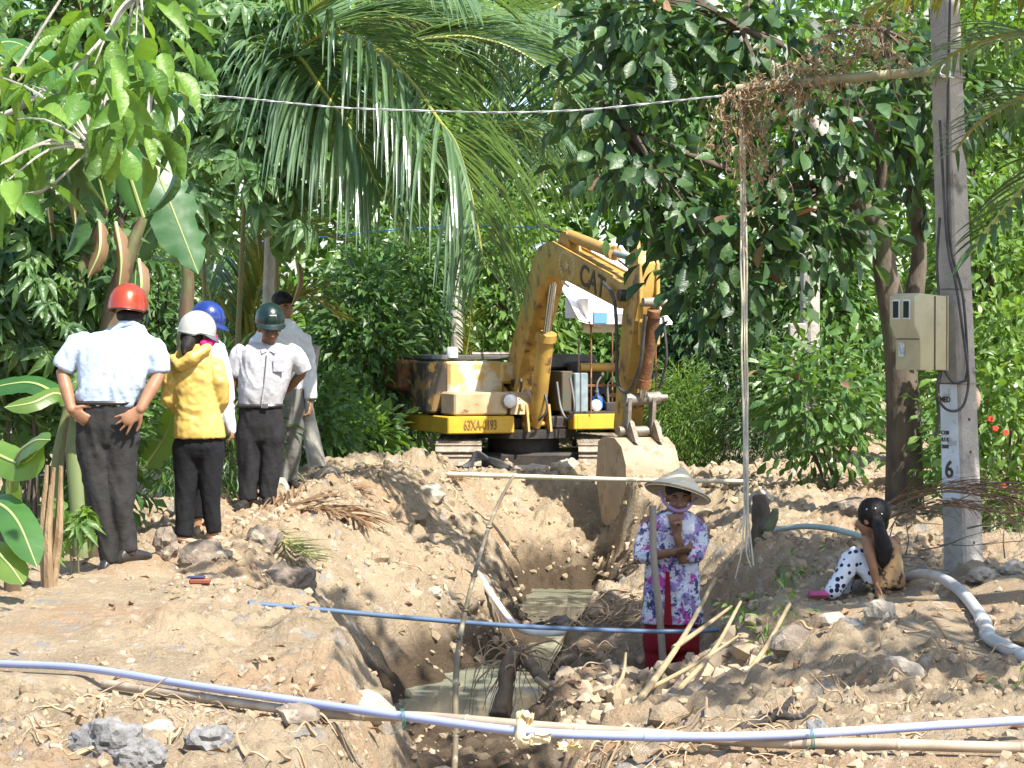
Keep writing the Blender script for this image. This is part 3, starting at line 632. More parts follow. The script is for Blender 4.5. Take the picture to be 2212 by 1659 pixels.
plant('broadleaf_tree', 'thin tree with dull drooping leaves under the near bright leaves', 'tree', gbase(-250, 11), [pbox(60, 180, 260, 400, 10.6, .25), pbox(250, 190, 400, 330, 10.6, .2)], 70, 'l', .20, LG['dark'], clump=4, spread=.10, shape='ell', wl=.45, n_obj=70, droop=1.6, shell=.1,
      trunk=[([gbase(-250, 11), P(-180, 700, 11), P(0, 330, 10.8), P(200, 210, 10.7), P(330, 180, 10.7)], [.05, .01])], bark=PALEBARK)

# the large dark-leaved tree on the right
tb_ = gbase(1955, 18.6)
trk = [([tb_ - Vector((0, 0, .1)), P(1952, 900, 18.6), P(1940, 740, 18.6), P(1915, 600, 18.6), P(1890, 480, 18.5), P(1800, 400, 18.2)], [.165, .14, .12, .10, .07, .05]),
       ([P(1950, 800, 18.7), P(1975, 640, 18.8), P(1985, 520, 18.8), P(1960, 300, 18.7), P(1900, 60, 18.5)], [.10, .06, .035]),
       ([P(1890, 480, 18.5), P(1900, 330, 18.3), P(1800, 160, 18.0), P(1600, 60, 17.8)], [.05, .025]),
       ([P(1800, 400, 18.2), P(1650, 390, 17.8), P(1480, 330, 17.6), P(1330, 260, 17.6)], [.04, .015])]
bb = [pbox(1225, -40, 1560, 190, 17.8, .6), pbox(1225, 130, 1400, 330, 17.6, .3), pbox(1235, 310, 1520, 440, 17.4, .4), pbox(1400, 380, 1760, 590, 17.5, .5), pbox(1500, -30, 1850, 190, 18.0, .6), pbox(1600, 180, 1900, 400, 17.6, .5), pbox(1640, 420, 1900, 600, 17.8, .4), pbox(1830, 40, 2080, 330, 18.4, .5), pbox(1920, 300, 2040, 480, 18.8, .4), pbox(1440, 560, 1660, 680, 17.7, .3)]
plant('broadleaf_tree', 'big dark tree with glossy rounded leaves over the right side, trunk beside the meter box', 'tree', tb_, bb, 2100, 'l', .17, LG['deep'], clump=8, spread=.16, shape='obov', wl=.56, n_obj=300, trunk=trk, shell=.25, droop=.25)

# pale trunks behind
def trunk_only(name, label, cat, pts, rad, m, part='trunk', n=10):
    t = thing(name, label, cat, pts[0]); MB().tube(smoothpts(pts, 5), rad, n).build(part, m, t); return t
t = trunk_only('palm_tree', 'pale upright palm trunk behind the excavator hood with one yellow frond', 'palm', [gbase(985, 28.6), P(985, 800, 28.6), P(984, 640, 28.6), P(978, 430, 28.7)], [.10, .085, .07], PALEBARK)
PALM_BACK = t

# ------------------------------------------------------------------ palms
def frond(parent, pts, L, width, m, nl=46, objs=True, droop=1.0, rach=.022, spread=1.0, stem=.12, seed=0, yel=0, rm=None, fwd=1.0):
    """a palm frond: curved rachis with a leaflet every few centimetres on both sides"""
    rp = smoothpts(pts, 8); acc = [0]
    for a, b in zip(rp, rp[1:]): acc.append(acc[-1] + (b - a).length)
    tot = acc[-1]
    fr = MB().tube(rp, [rach, rach * .75, rach * .3], 6).build('frond', rm or RACH, parent)
    rr = random.Random(seed); allV, allF, allvar = [], [], []
    def at(s):
        for i in range(len(rp) - 1):
            if acc[i + 1] >= s: break
        t = (s - acc[i]) / max(1e-6, acc[i + 1] - acc[i]); return rp[i].lerp(rp[i + 1], t), (rp[i + 1] - rp[i]).normalized()
    o0 = np.array(org(parent)); G = Vector((0, 0, -1)); mats_ = m
    for k in range(nl):
        s = stem + (1 - stem) * (k + .5) / nl; p, tg = at(s * tot)
        side = tg.cross(Vector((0, 0, 1)));
        if side.length < .1: side = Vector((1, 0, 0))
        side.normalize()
        q = math.sin(math.pi * (.12 + .83 * s)) ** .7
        for sg in (-1, 1):
            ln = L * q * rr.uniform(.85, 1.1); wd = width * (.6 + .4 * q)
            d = (side * sg * spread * rr.uniform(.75, 1.1) + tg * (.55 + .5 * s) * fwd + Vector((0, 0, .22)) + Vector((rr.uniform(-.1, .1), rr.uniform(-.1, .1), rr.uniform(-.1, .1)))).normalized()
            c = p.copy(); seg = 6; v = []; bend = droop * rr.uniform(.75, 1.25)
            for j in range(seg + 1):
                t = j / seg; wv = d.cross(G); wv = wv.normalized() if wv.length > .05 else side
                wv = (wv + side.cross(d) * .35 * sg).normalized(); h = wd * .5 * (min(1, t * 5 + .35)) * (1 - t ** 3) + .001
                n_ = wv.cross(d)
                v += [tuple(c - wv * h), tuple(c + n_ * h * .35), tuple(c + wv * h)]
                c = c + d * (ln / seg); d = (d + G * (bend * .36 * (.4 + t))).normalized()
            v = np.array(v) - o0; f = [(3 * j + a, 3 * j + a + 1, 3 * j + a + 4, 3 * j + a + 3) for j in range(seg) for a in (0, 1)]
            if objs: link('leaflet', npmesh('leaflet', v, f), m, fr)
            else: allF.append(np.array(f) + 21 * len(allV)); allV.append(v); allvar += [rr.random()] * 21
    if not objs: link('foliage', npmesh('foliage', np.concatenate(allV), np.concatenate(allF), np.array(allvar)), m, fr, 'stuff')
    return fr
cb = gbase(572, 21)
pt = thing('palm_tree', 'coconut palm with long drooping fronds behind the men, its trunk hidden by leaves', 'palm', cb)
MB().tube(smoothpts([cb - Vector((0, 0, .1)), P(573, 900, 21), P(578, 700, 21), P(586, 420, 20.9), P(590, 140, 20.5)], 6), [.075, .06, .05, .06], 12).build('trunk', PALEBARK, pt)
CR = P(585, 150, 20.5)
def PP(*a): return [P(*q) for q in a]
frond(pt, [CR] + PP((702, 72, 20), (763, 80, 19.8), (826, 115, 19.6), (895, 185, 19.4), (945, 255, 19.2), (988, 318, 19.1), (1023, 444, 19), (1046, 575, 18.9)), 1.7, .038, LG['palm'], 75, True, 1.3, seed=1, fwd=1.2)
frond(pt, [CR] + PP((720, 150, 20.6), (818, 113, 20.9), (907, 88, 21), (975, 79, 21), (1030, 82, 21), (1094, 99, 21), (1152, 130, 21), (1214, 181, 21), (1262, 240, 21)), 1.9, .040, LG['palm'], 75, True, .75, seed=2, fwd=1.5)
frond(pt, [CR] + PP((650, 45, 20.3), (712, -5, 20), (800, -60, 19.6), (900, -70, 19.2), (1010, -20, 18.8)), 1.8, .040, LG['palm'], 80, False, .6, seed=3, fwd=1.7)
frond(pt, [CR] + PP((700, 190, 20.6), (820, 300, 21.2), (900, 318, 21.5), (999, 297, 21.8), (1095, 270, 22), (1180, 290, 22.2)), 1.4, .044, LG['palm'], 84, False, 1.5, seed=4)
frond(pt, [CR] + PP((640, 120, 20), (700, 200, 19.7), (770, 300, 19.5), (820, 420, 19.4)), 1.5, .038, LG['palm'], 84, False, 1.2, seed=5, fwd=1.2)
frond(pt, [CR] + PP((680, 60, 21), (800, 40, 21.4), (920, 50, 21.8), (1010, 130, 22)), 1.8, .038, LG['palm'], 84, False, .8, seed=15, fwd=1.6)
frond(pt, [CR] + PP((500, 70, 21), (380, 90, 21.5), (250, 200, 22)), 1.0, .042, LG['palm'], 40, False, 1.0, seed=6)
frond(pt, [CR] + PP((690, 10, 21.5), (820, 0, 22.3), (960, 40, 23), (1080, 130, 23.4)), 1.8, .040, LG['palm'], 80, False, .7, seed=7, fwd=1.6)
# a second palm above the excavator, its trunk hidden behind the dark tree
p2 = gbase(1945, 24.5)
pt2 = thing('palm_tree', 'second coconut palm whose fronds reach in at the top centre, before the dark tree', 'palm', p2)
C2 = P(1400, -120, 24); MB().tube(smoothpts([p2, P(1940, 700, 24.5), P(1800, 330, 24.3), P(1580, 60, 24.1), C2], 6), [.12, .09, .08], 10).build('trunk', PALEBARK, pt2)
frond(pt2, [C2] + PP((1300, -60, 23.6), (1214, 7, 23.2), (1146, 41, 23), (1060, 61, 22.8), (960, 70, 22.6)), 1.8, .045, LG['palm'], 80, False, 1.0, seed=8)
frond(pt2, [C2] + PP((1330, -40, 24), (1240, 100, 24.5), (1190, 250, 24.8), (1170, 400, 25)), 1.6, .050, LG['palm'], 80, False, 1.4, seed=9)
frond(pt2, [C2] + PP((1350, 20, 25), (1300, 200, 26), (1330, 420, 26.4)), 1.1, .042, LG['palmd'], 50, False, 1.0, seed=10)
frond(pt2, [C2] + PP((1250, -100, 24.5), (1080, -90, 24.8), (900, -40, 25)), 1.2, .042, LG['palmd'], 50, False, .9, seed=30)
# young palm behind the men
yp = gbase(515, 22)
ypt = thing('young_palm', 'young coconut palm with yellowish fan of fronds behind the man in the green helmet', 'palm', yp)
for k, pts in enumerate([((500, 850, 20.2), (540, 690, 20), (585, 560, 19.8), (650, 500, 19.6), (740, 520, 19.5)), ((505, 850, 20.2), (530, 700, 20.2), (560, 600, 20.2), (610, 500, 20.2), (690, 470, 20.2)), ((500, 850, 20.2), (520, 700, 20.2), (540, 590, 20.4), (560, 500, 20.6)), ((500, 850, 20.2), (570, 720, 19.9), (650, 640, 19.7), (730, 680, 19.6)), ((500, 850, 20.2), (470, 700, 20.4), (430, 590, 20.6), (350, 560, 20.7)), ((495, 880, 20.2), (450, 860, 19.6), (400, 900, 19.2), (350, 1000, 19))]):
    frond(ypt, [yp] + [P(a, b_, c + 1.8) for a, b_, c in pts], .70, .036, LG['yel'] if k in (0, 3) else LG['palm'], 36, False, .35, rach=.02, stem=.42, seed=20 + k, spread=.8)
MB().tube(smoothpts([yp] + PP((500, 860, 22), (545, 700, 21.8)), 5), [.07, .045, .02], 9).build('trunk', DRYM, ypt)
# palm out of frame on the right whose fronds reach in
p3 = Vector((4.0, 12.3, 0)); p3.z = gz(4.0, 12.3)
pt3 = thing('palm_tree', 'near palm whose dark fronds reach in from the right edge before the pole', 'palm', p3)
C3 = Vector((3.75, 12.4, 3.9)); MB().tube(smoothpts([p3, Vector((4.1, 12.3, 1.8)), C3], 6), [.13, .10, .09], 10).build('trunk', PALEBARK, pt3)
frond(pt3, [C3] + PP((2300, -95, 12.6), (2180, -60, 12.8), (2060, -40, 13), (1960, -20, 13.2), (1880, 20, 13.3)), .55, .04, LG['yel'], 34, True, .9, seed=11)
frond(pt3, [C3] + PP((2330, 60, 12.6), (2200, 70, 13), (2090, 100, 13.3), (2010, 150, 13.5)), .6, .036, LG['palm'], 34, False, .7, seed=12)
frond(pt3, [C3] + PP((2360, 260, 12.4), (2280, 330, 12.2), (2200, 420, 12.1), (2130, 500, 12), (2085, 560, 12)), .55, .04, LG['palmd'], 34, True, .5, seed=13)
frond(pt3, [C3] + PP((2350, 180, 12.6), (2230, 200, 13), (2120, 260, 13.4), (2060, 330, 13.6)), .6, .036, LG['palmd'], 34, False, .8, seed=14)
for k in range(9):
    a = k * .72 + .3; e = Vector((math.cos(a), math.sin(a), 0))
    if e.x < -.35: continue
    frond(pt3, [C3, C3 + e * .7 + Vector((0, 0, .55)), C3 + e * 1.5 + Vector((0, 0, .6)), C3 + e * 2.3 + Vector((0, 0, .1))], .7, .04, LG['palm'], 30, False, .9, seed=40 + k)
frond(PALM_BACK, PP((1000, 800, 28.4), (1012, 730, 28.3), (1016, 680, 28.2), (1010, 640, 28.2)), .32, .03, LG['yel'], 26, False, .4, rach=.012, seed=51)
# leaning bare trunk is part of the first palm; a cut stump with pale ends stands by it
# shade trees out of frame on the right: their crowns throw the dapples over the bank and the girl
def shade_tree(label, base, boxes, n, size):
    b = Vector(base); b.z = gz(b.x, b.y)
    tr = [([b, b + Vector((-.1, .1, 2.0)), Vector(c)], [.14, .09, .04]) for c, r in boxes]
    return plant('broadleaf_tree', label, 'tree', b, boxes, n, 'l', size, LG['mid'], clump=10, spread=.2, shape='oval', wl=.5, trunk=tr, shell=.2)
shade_tree('tall leafy tree beyond the right edge that shades the bank', (4.6, 10.6, 0), [((2.0, 11.1, 5.7), (1.2, 1.0, .7)), ((3.7, 10.5, 5.9), (1.0, 1.0, .8)), ((4.9, 10.9, 5.9), (1.1, 1.0, .8)), ((4.2, 12.9, 5.6), (1.3, 1.0, .8)), ((5.0, 11.9, 6.0), (1.2, 1.1, .8))], 3800, .23)
shade_tree('second leafy tree beyond the right edge, nearer to the camera', (4.9, 7.6, 0), [((2.9, 7.9, 5.4), (.9, .8, .6)), ((5.0, 7.4, 5.6), (1.4, 1.2, .9))], 900, .21)

# ------------------------------------------------------------------ banana plants
BRIB = mat('banana_midrib', (.33, .40, .14), rough=.5)
BSTEM = mat('banana_stem', (.13, .17, .06), (.10, .06, .035), scale=5, rough=.6, stretch=(1, 1, .3), contrast=(.42, .6))
def banana_leaf(parent, pts, wid, m, tilt=(0, -1, .4), fold=.25, tear=0, seed=0, name='leaf'):
    """a blade on both sides of a curved midrib; wid in metres (full width), tilt: which way its face looks"""
    mp = smoothpts(pts, 7); N = len(mp); rr = random.Random(seed); f0 = Vector(tilt).normalized(); V = []; F = []
    for i, p in enumerate(mp):
        t = i / (N - 1); tg = (mp[min(i + 1, N - 1)] - mp[max(i - 1, 0)]).normalized()
        sd = tg.cross(f0).normalized(); nn = sd.cross(tg).normalized()
        h = wid * .5 * min(1, (t * 7 + .15)) * (1 - max(0, (t - .72) / .28) ** 2.2 * .96)
        for j in range(-3, 4):
            u = j / 3; rp = .02 * wid * math.sin(i * 2.1 + j) * abs(u); hh = h * (1 - (tear and rr.random() < .3 and abs(j) == 3) * .25)
            V.append(p + sd * (u * hh) + nn * (-abs(u) ** 1.5 * fold * h + rp))
        if i:
            a = (i - 1) * 7; b = i * 7; F += [(a + j, a + j + 1, b + j + 1, b + j) for j in range(6)]
    lf = MB().add(V, F).build(name, m, parent)
    MB().tube(mp, [.012, .008, .003], 6).build('midrib', BRIB, lf); return lf
bp = gbase(395, 17.6)
b1 = thing('banana_plant', 'banana plant whose big torn leaf hangs above the blue helmet', 'banana', bp)
MB().tube(smoothpts([bp, P(395, 900, 17.6), P(400, 700, 17.6), P(405, 590, 17.6), P(380, 430, 17.5), P(330, 300, 17.3)], 6), [.07, .06, .045, .03], 12).build('stem', BSTEM, b1)
banana_leaf(b1, PP((275, 308, 16.6), (318, 322, 16.5), (352, 400, 16.4), (388, 490, 16.35), (428, 592, 16.3)), .37, LG['banana'], (.35, -1, .35), .12, 1, 1)
banana_leaf(b1, PP((330, 300, 17.3), (310, 250, 17), (320, 215, 16.8), (352, 225, 16.6), (368, 285, 16.5)), .34, LG['banana'], (.1, -1, .6), .2, 0, 2)
banana_leaf(b1, PP((380, 430, 17.5), (330, 420, 17.2), (280, 400, 17), (235, 395, 16.8)), .27, LG['banana'], (0, -1, .9), .3, 0, 3)
banana_leaf(b1, PP((390, 500, 17.5), (340, 480, 17.5), (300, 540, 17.4), (290, 640, 17.4)), .25, LG['dark'], (.4, -1, .2), .3, 1, 4)
bp = gbase(215, 15.0)
b2 = thing('banana_plant', 'banana plant with brown withered sheaths left of the red helmet', 'banana', bp)
MB().tube(smoothpts([bp, P(230, 900, 15), P(240, 700, 15), P(275, 560, 15), P(310, 470, 15)], 6), [.09, .08, .06, .03], 12).build('stem', BSTEM, b2)
MB().tube(smoothpts([bp + Vector((-.1, 0, 0)), P(150, 800, 15.2), P(170, 600, 15.2), P(230, 450, 15.2)], 6), [.07, .06, .04, .02], 12).build('stem', BSTEM, b2)
banana_leaf(b2, PP((230, 450, 15.2), (160, 200, 14.8), (80, 120, 14.5), (20, 90, 14.2), (-40, 110, 14)), .36, LG['banana'], (0, -1, .7), .15, 0, 5)
banana_leaf(b2, PP((230, 450, 15.2), (120, 300, 14.6), (50, 330, 14.2), (10, 430, 14)), .32, LG['banana'], (.2, -1, .6), .2, 1, 6)
banana_leaf(b2, PP((310, 470, 15), (250, 300, 14.8), (200, 250, 14.6), (150, 300, 14.4)), .30, LG['banana'], (.2, -1, .6), .2, 1, 7)
for k, (a, b, c, wd) in enumerate([((160, 240), (150, 330), (165, 500), .10), ((185, 340), (175, 420), (178, 480), .09), ((215, 470), (215, 540), (190, 600), .16), ((250, 480), (262, 560), (255, 640), .15), ((110, 320), (100, 400), (112, 520), .08), ((300, 560), (305, 620), (292, 680), .12), ((10, 300), (0, 340), (6, 400), .12), ((560, 400), (553, 470), (560, 560), .07), ((640, 560), (645, 610), (630, 660), .08)]):
    banana_leaf(b2 if a[0] < 400 else ypt, PP((*a, 14.9 if a[0] < 400 else 20), (*b, 14.8 if a[0] < 400 else 19.9), (*c, 14.8 if a[0] < 400 else 19.9)), wd * .6, LG['dry'], (.3 - .1 * k, -1, .1), 1.6, 1, 30 + k, 'dry_leaf')
bp = gbase(25, 12.6)
b3 = thing('banana_plant', 'low banana plant with broad leaves at the left edge by the path', 'banana', bp)
MB().tube(smoothpts([bp, P(30, 1150, 12.6), P(20, 1000, 12.7)], 5), [.05, .04, .02], 10).build('stem', BSTEM, b3)
banana_leaf(b3, PP((20, 1120, 12.6), (30, 1000, 12.3), (70, 955, 12.1), (108, 950, 12)), .15, LG['fresh'], (0, -1, .8), .25, 0, 11)
banana_leaf(b3, PP((-40, 1090, 12.4), (0, 1090, 12.2), (40, 1130, 12), (80, 1225, 11.8)), .20, LG['banana'], (.3, -1, .5), .2, 0, 12)
banana_leaf(b3, PP((-60, 960, 12.6), (-10, 980, 12.4), (50, 1000, 12.2), (95, 960, 12.1)), .2, LG['lime'], (0, -1, .6), .25, 0, 13)
banana_leaf(b3, PP((-40, 1180, 12.2), (-10, 1190, 12), (20, 1220, 11.9), (50, 1262, 11.8)), .16, LG['fresh'], (.2, -1, .5), .2, 0, 14)
bp = gbase(120, 14.2)
b4 = thing('banana_plant', 'banana sucker with wide horizontal leaves behind the man with the red helmet', 'banana', bp)
MB().tube(smoothpts([bp, P(125, 1000, 14.2), P(150, 860, 14.2)], 5), [.05, .04, .02], 10).build('stem', BSTEM, b4)
banana_leaf(b4, PP((150, 870, 14.2), (80, 830, 14.4), (20, 830, 14.5), (-60, 850, 14.6)), .15, LG['banana'], (0, -1, .9), .2, 0, 15)
banana_leaf(b4, PP((150, 870, 14.2), (120, 850, 14.1), (70, 870, 14), (10, 880, 14)), .12, LG['fresh'], (0, -1, .7), .2, 0, 16)
banana_leaf(b4, PP((310, 1010, 16.2), (345, 960, 16.2), (365, 920, 16.2), (372, 880, 16.2)), .22, LG['fresh'], (-.2, -1, .4), .2, 1, 17)
# dry banana stub by the path
ds = P(100, 1225, 12.9); ds.z = gz(ds.x, ds.y)
t = thing('banana_stump', 'dry straw coloured banana stem standing at the left edge of the path', 'stump', ds)
for k in range(5):
    a = ds + Vector((RND.uniform(-.03, .03), RND.uniform(-.03, .03), -.03)); b = P(112 + RND.uniform(-18, 22), 1010 + RND.uniform(-10, 60), 12.9 + RND.uniform(-.05, .05))
    MB().tube(smoothpts([a, a.lerp(b, .5) + Vector((RND.uniform(-.02, .02), 0, 0)), b], 4), [.032, .024, .010], 7).build('sheath', DRYM, t)

for t in [o for o in COL.objects if o.type == 'EMPTY' and o.get('category') in ('tree', 'shrub')]:
    lv = [o for o in t.children if o.name.startswith('leaf')]
    if len(lv) < 100 or 'near tree' in t['label'] or 'thin tree' in t['label']: continue
    dm = lv[1].data.copy(); dm.materials.clear(); dm.materials.append(LG['dry'])
    for o in lv[5::37]: o.data = dm; o['label'] = 'withered brown leaf'
# ------------------------------------------------------------------ excavator
YEL = mat('worn_yellow_paint', (.47, .295, .065), (.36, .215, .05), scale=3.5, rough=.5, bump=.15, bscale=30, c3=(.12, .07, .04), s3=6, t3=(.54, .66))
YEL2 = mat('dirty_yellow_paint', (.50, .29, .05), (.38, .24, .09), scale=4, rough=.6, bump=.25, bscale=24, c3=(.13, .07, .04), s3=3.2, t3=(.55, .64))
YBAND = mat('yellow_band_paint', (.60, .38, .03), (.52, .31, .03), scale=5, rough=.45, c3=(.25, .14, .05), s3=9, t3=(.64, .7))
HOOD = mat('faded_hood_paint', (.58, .42, .16), (.52, .33, .08), scale=3, rough=.5, c3=(.62, .58, .47), s3=2.5, t3=(.52, .62))
RUST = mat('rusty_brown_steel', (.24, .10, .035), (.13, .06, .03), scale=9, rough=.8, bump=.5, bscale=40, c3=(.33, .18, .06), s3=6)
BLK = mat('greasy_black_steel', (.022, .019, .017), (.045, .035, .028), scale=7, rough=.55, bump=.3, bscale=30)
DSTEEL = mat('dusty_steel', (.30, .27, .23), (.20, .17, .14), scale=10, rough=.6, metal=.4, bump=.3, bscale=40)
MUD = mat('mud_caked_steel', (.31, .26, .20), (.21, .17, .125), scale=8, rough=.9, bump=.7, bscale=26, c3=(.38, .34, .28), s3=14)
BUCK = mat('bucket_steel', (.40, .31, .205), (.31, .24, .16), scale=4, rough=.7, bump=.4, bscale=30, c3=(.26, .18, .11), s3=7)
CHROME = mat('chromed_rod', (.62, .62, .60), rough=.16, metal=.95)
RUBBER = mat('black_rubber_hose', (.025, .025, .027), (.06, .06, .06), scale=10, rough=.5)
BLUEGREY = mat('blue_grey_panel', (.24, .30, .33), (.18, .22, .24), scale=8, rough=.5, c3=(.4, .44, .45), s3=5, t3=(.58, .66))
WHITE = mat('white_sheet', (.85, .85, .85), (.80, .80, .81), scale=3, rough=.55, bump=.2, bscale=5)
CREAM = mat('cream_board', (.55, .47, .34), (.45, .38, .27), scale=6, rough=.7)
GLASS = mat('lamp_glass', (.75, .76, .76), rough=.08, spec=.9)
DTXT = mat('dark_lettering', (.035, .028, .02), (.07, .05, .03), scale=30, rough=.6)
FTXT = mat('faded_lettering', (.17, .10, .03), (.24, .14, .04), scale=30, rough=.6)
PTXT = mat('pale_emblem', (.62, .52, .32), (.5, .4, .2), scale=40, rough=.6)
TH = math.radians(20); EO = Vector((.10, 26, 0)); FU = Vector((math.sin(TH), -math.cos(TH), 0)); FW = Vector((math.cos(TH), math.sin(TH), 0)); FZ = Vector((0, 0, 1))
def M(u, w_, z): return EO + FU * u + FW * w_ + FZ * z
AX = (FW, FU, FZ)
ex = thing('excavator', 'old yellow crawler excavator without a cab, digging at the head of the trench', 'excavator', EO + Vector((0, 0, -.36)))
def ebox(name, u0, u1, w0, w1, z0, z1, m, parent=ex, b=.012): return MB().bbox(M((u0 + u1) / 2, (w0 + w1) / 2, (z0 + z1) / 2), (w1 - w0, u1 - u0, z1 - z0), AX, b).build(name, m, parent)
# undercarriage
for tx in (-.58, .97):
    tr = MB(); ty0, ty1, zc, rr = 25.2, 27.5, -.04, .27
    tr.loft([[Vector((tx + sx * .2, ty1 + .0 + math.cos(a) * (rr - .05) if math.cos(a) > 0 else ty0 + math.cos(a) * (rr - .05), zc + math.sin(a) * (rr - .05))) for a in [k * math.pi / 12 + .01 for k in range(24)]] for sx in (-1, 1)])
    trk_ = tr.build('track', BLK, ex)
    loop = []; per = 2 * (ty1 - ty0) + 2 * math.pi * rr; ns = 40; sm = None
    for k in range(ns):
        s = per * k / ns
        if s < ty1 - ty0: p, n_ = (ty0 + s, zc + rr), (0, 1)
        elif s < ty1 - ty0 + math.pi * rr: a = (s - (ty1 - ty0)) / rr; p, n_ = (ty1 + rr * math.sin(a), zc + rr * math.cos(a)), (math.sin(a), math.cos(a))
        elif s < 2 * (ty1 - ty0) + math.pi * rr: q = s - (ty1 - ty0) - math.pi * rr; p, n_ = (ty1 - q, zc - rr), (0, -1)
        else: a = (s - 2 * (ty1 - ty0) - math.pi * rr) / rr; p, n_ = (ty0 - rr * math.sin(a), zc - rr * math.cos(a)), (-math.sin(a), -math.cos(a))
        if sm is None:
            mb = MB(); mb.box((0, 0, 0), (.5, .125, .025)); mb.box((0, .04, .02), (.5, .016, .028)); sm = mb.mesh('track_shoe', None, False); sm.materials.append(MUD)
        o = bpy.data.objects.new('track_shoe', sm); COL.objects.link(o); o.parent = trk_
        t_ = (n_[1], -n_[0])
        o.matrix_basis = Matrix(((1, 0, 0, tx - EO.x), (0, t_[0], n_[0], p[0] - EO.y), (0, t_[1], n_[1], p[1] + .36), (0, 0, 0, 1)))
cf = MB(); cf.bbox((.195, 26.2, .02), (1.2, 1.3, .2), b=.03); cf.bbox((.195, 25.45, -.1), (1.3, .2, .16), b=.03); cf.build('chassis', BLK, ex)
sw = MB(); sw.tube([M(0, .03, .1), M(0, .03, .30)], .40, 28); sw.tube([M(0, .03, .28), M(0, .03, .38)], .56, 28); sw.build('swing_bearing', BLK, ex)
# revolving deck
dk = MB(); dk.bbox(M(-.33, .1, .45), (2.08, 1.5, .14), AX, .02); dk.build('deck', BLK, ex)
bd = MB()
bd.bbox(M(.52, -.645, .44), (.72, .1, .19), AX, .012); bd.bbox(M(-.28, -1.02, .44), (.07, 1.7, .19), AX, .012)
band1 = bd.build('lower_band', YBAND, ex)
bd = MB(); bd.bbox(M(.55, .80, .46), (.72, .09, .17), AX, .012); bd.bbox(M(.36, .44, .46), (.06, .46, .17), AX, .012); bd.bbox(M(-.28, 1.17, .46), (.06, 1.6, .17), AX, .012); bd.build('lower_band', YBAND, ex)
fd = MB(); fd.bbox(M(.28, -.66, .67), (.62, .52, .25), AX, .02); fd.prism([(.1, 0), (.54, 0), (.54, .12), (.40, .24), (.1, .24)], M(0, -.32, .55), FU, FZ, FW, 0, .26); fd.build('fender', mat('mud_splashed_paint', (.55, .42, .26), (.42, .28, .14), scale=3, rough=.7, c3=(.16, .1, .06), s3=6, t3=(.58, .66)), ex)
hl = MB(); hl.tube([M(.50, -.335, .70), M(.575, -.335, .70)], [.06, .085], 18); hp = hl.build('headlight', DSTEEL, ex)
MB().ell(M(.575, -.335, .70), (.078, .03, .078), AX, 18, 10).build('lens', GLASS, hp)
# engine house on the left
ebox('hood_panel', -.35, .06, -.88, -.22, .74, 1.13, HOOD, b=.03)
hm = MB(); hm.bbox(M(-.02, -.16, 1.0), (.22, .22, .24), AX, .03); hm.build('hood_corner', HOOD, ex)
ebox('battery_box', -1.05, .08, -1.14, -.895, .56, 1.13, mat('sooty_yellow_paint', (.20, .12, .04), (.035, .028, .022), scale=4.5, rough=.6, contrast=(.42, .52), c3=(.38, .24, .05), s3=3, t3=(.62, .68)), b=.02)
ebox('rear_grille', -1.16, -.55, -1.26, -.9, .80, 1.14, RUST, b=.03)
ebox('engine_cover', -1.1, -.36, -.89, 1.05, .55, 1.06, BLK, b=.02)
rf = MB(); rf.bbox(M(-.55, -.35, 1.17), (1.35, .95, .06), AX, .015); rf.bbox(M(-.62, .62, 1.12), (.75, .85, .16), AX, .02); rf.build('engine_roof', mat('grey_black_sheet', (.06, .06, .06), (.12, .12, .12), scale=5, rough=.45, c3=(.3, .3, .3), s3=6, t3=(.62, .7)), ex)
jr = MB(); jr.tube([M(-.1, -.78, 1.17), M(-.1, -.78, 1.27), M(-.1, -.78, 1.29)], [.065, .065, .05], 14); jr.build('air_cleaner_cap', mat('pale_plastic', (.68, .70, .66), rough=.4), ex)
mf = MB(); mf.tube([M(-.1, -.55, 1.21), M(-.1, .1, 1.21)], .022, 8); mf.build('pipe', DSTEEL, ex)
pn = MB(); pn.tube([M(.1, -.05, .95), M(.12, .02, .70)], .11, 14); pn.build('hose_reel', BLK, ex)
# operator's place on the right
ebox('side_panel', -.15, .40, .34, .47, .57, 1.02, mat('dark_green_panel', (.07, .085, .06), (.11, .08, .05), scale=7, rough=.5), b=.01)
ebox('control_box', .36, .46, .47, .63, .56, 1.0, BLUEGREY, b=.01)
ebox('floor_plate', .0, .52, .38, 1.15, .545, .575, BLK, b=.005)
for (w_, u_, h, k) in ((.57, .30, 1.34, .0), (1.04, .34, 1.22, -.04), (1.10, .38, 1.20, -.05), (.80, .36, .98, .03), (.92, .36, .92, .02)):
    lv = MB(); lv.tube(smoothpts([M(u_, w_, .58), M(u_ + .01, w_ - k, .85), M(u_ + .03, w_ + k, h)], 4), [.014, .010], 7); lv.ell(M(u_ + .03, w_ + k, h), (.022, .022, .028), n=8, m=6); lv.build('lever', DSTEEL, ex)
sr = MB(); sr.tube([M(.22, .62, 1.06), M(.22, 1.12, 1.06)], .05, 12); sr.build('seat_roll', YEL2, ex)
st = MB(); st.bbox(M(.05, .82, .78), (.42, .38, .10), AX, .03); st.bbox(M(-.12, .82, .95), (.42, .09, .34), AX, .03); st.build('seat', BLK, ex)
jk = MB(); jk.bbox(M(.30, .80, .66), (.12, .1, .16), AX, .02); jk.tube([M(.30, .80, .74), M(.30, .80, .82)], .02, 8); jk.build('blue_can', mat('blue_plastic', (.03, .16, .55), rough=.4), ex)
hl = MB(); hl.tube([M(.40, .72, .62), M(.48, .72, .64)], [.05, .068], 16); hp = hl.build('headlight', DSTEEL, ex); MB().ell(M(.48, .72, .64), (.062, .025, .062), AX, 16, 9).build('lens', GLASS, hp)
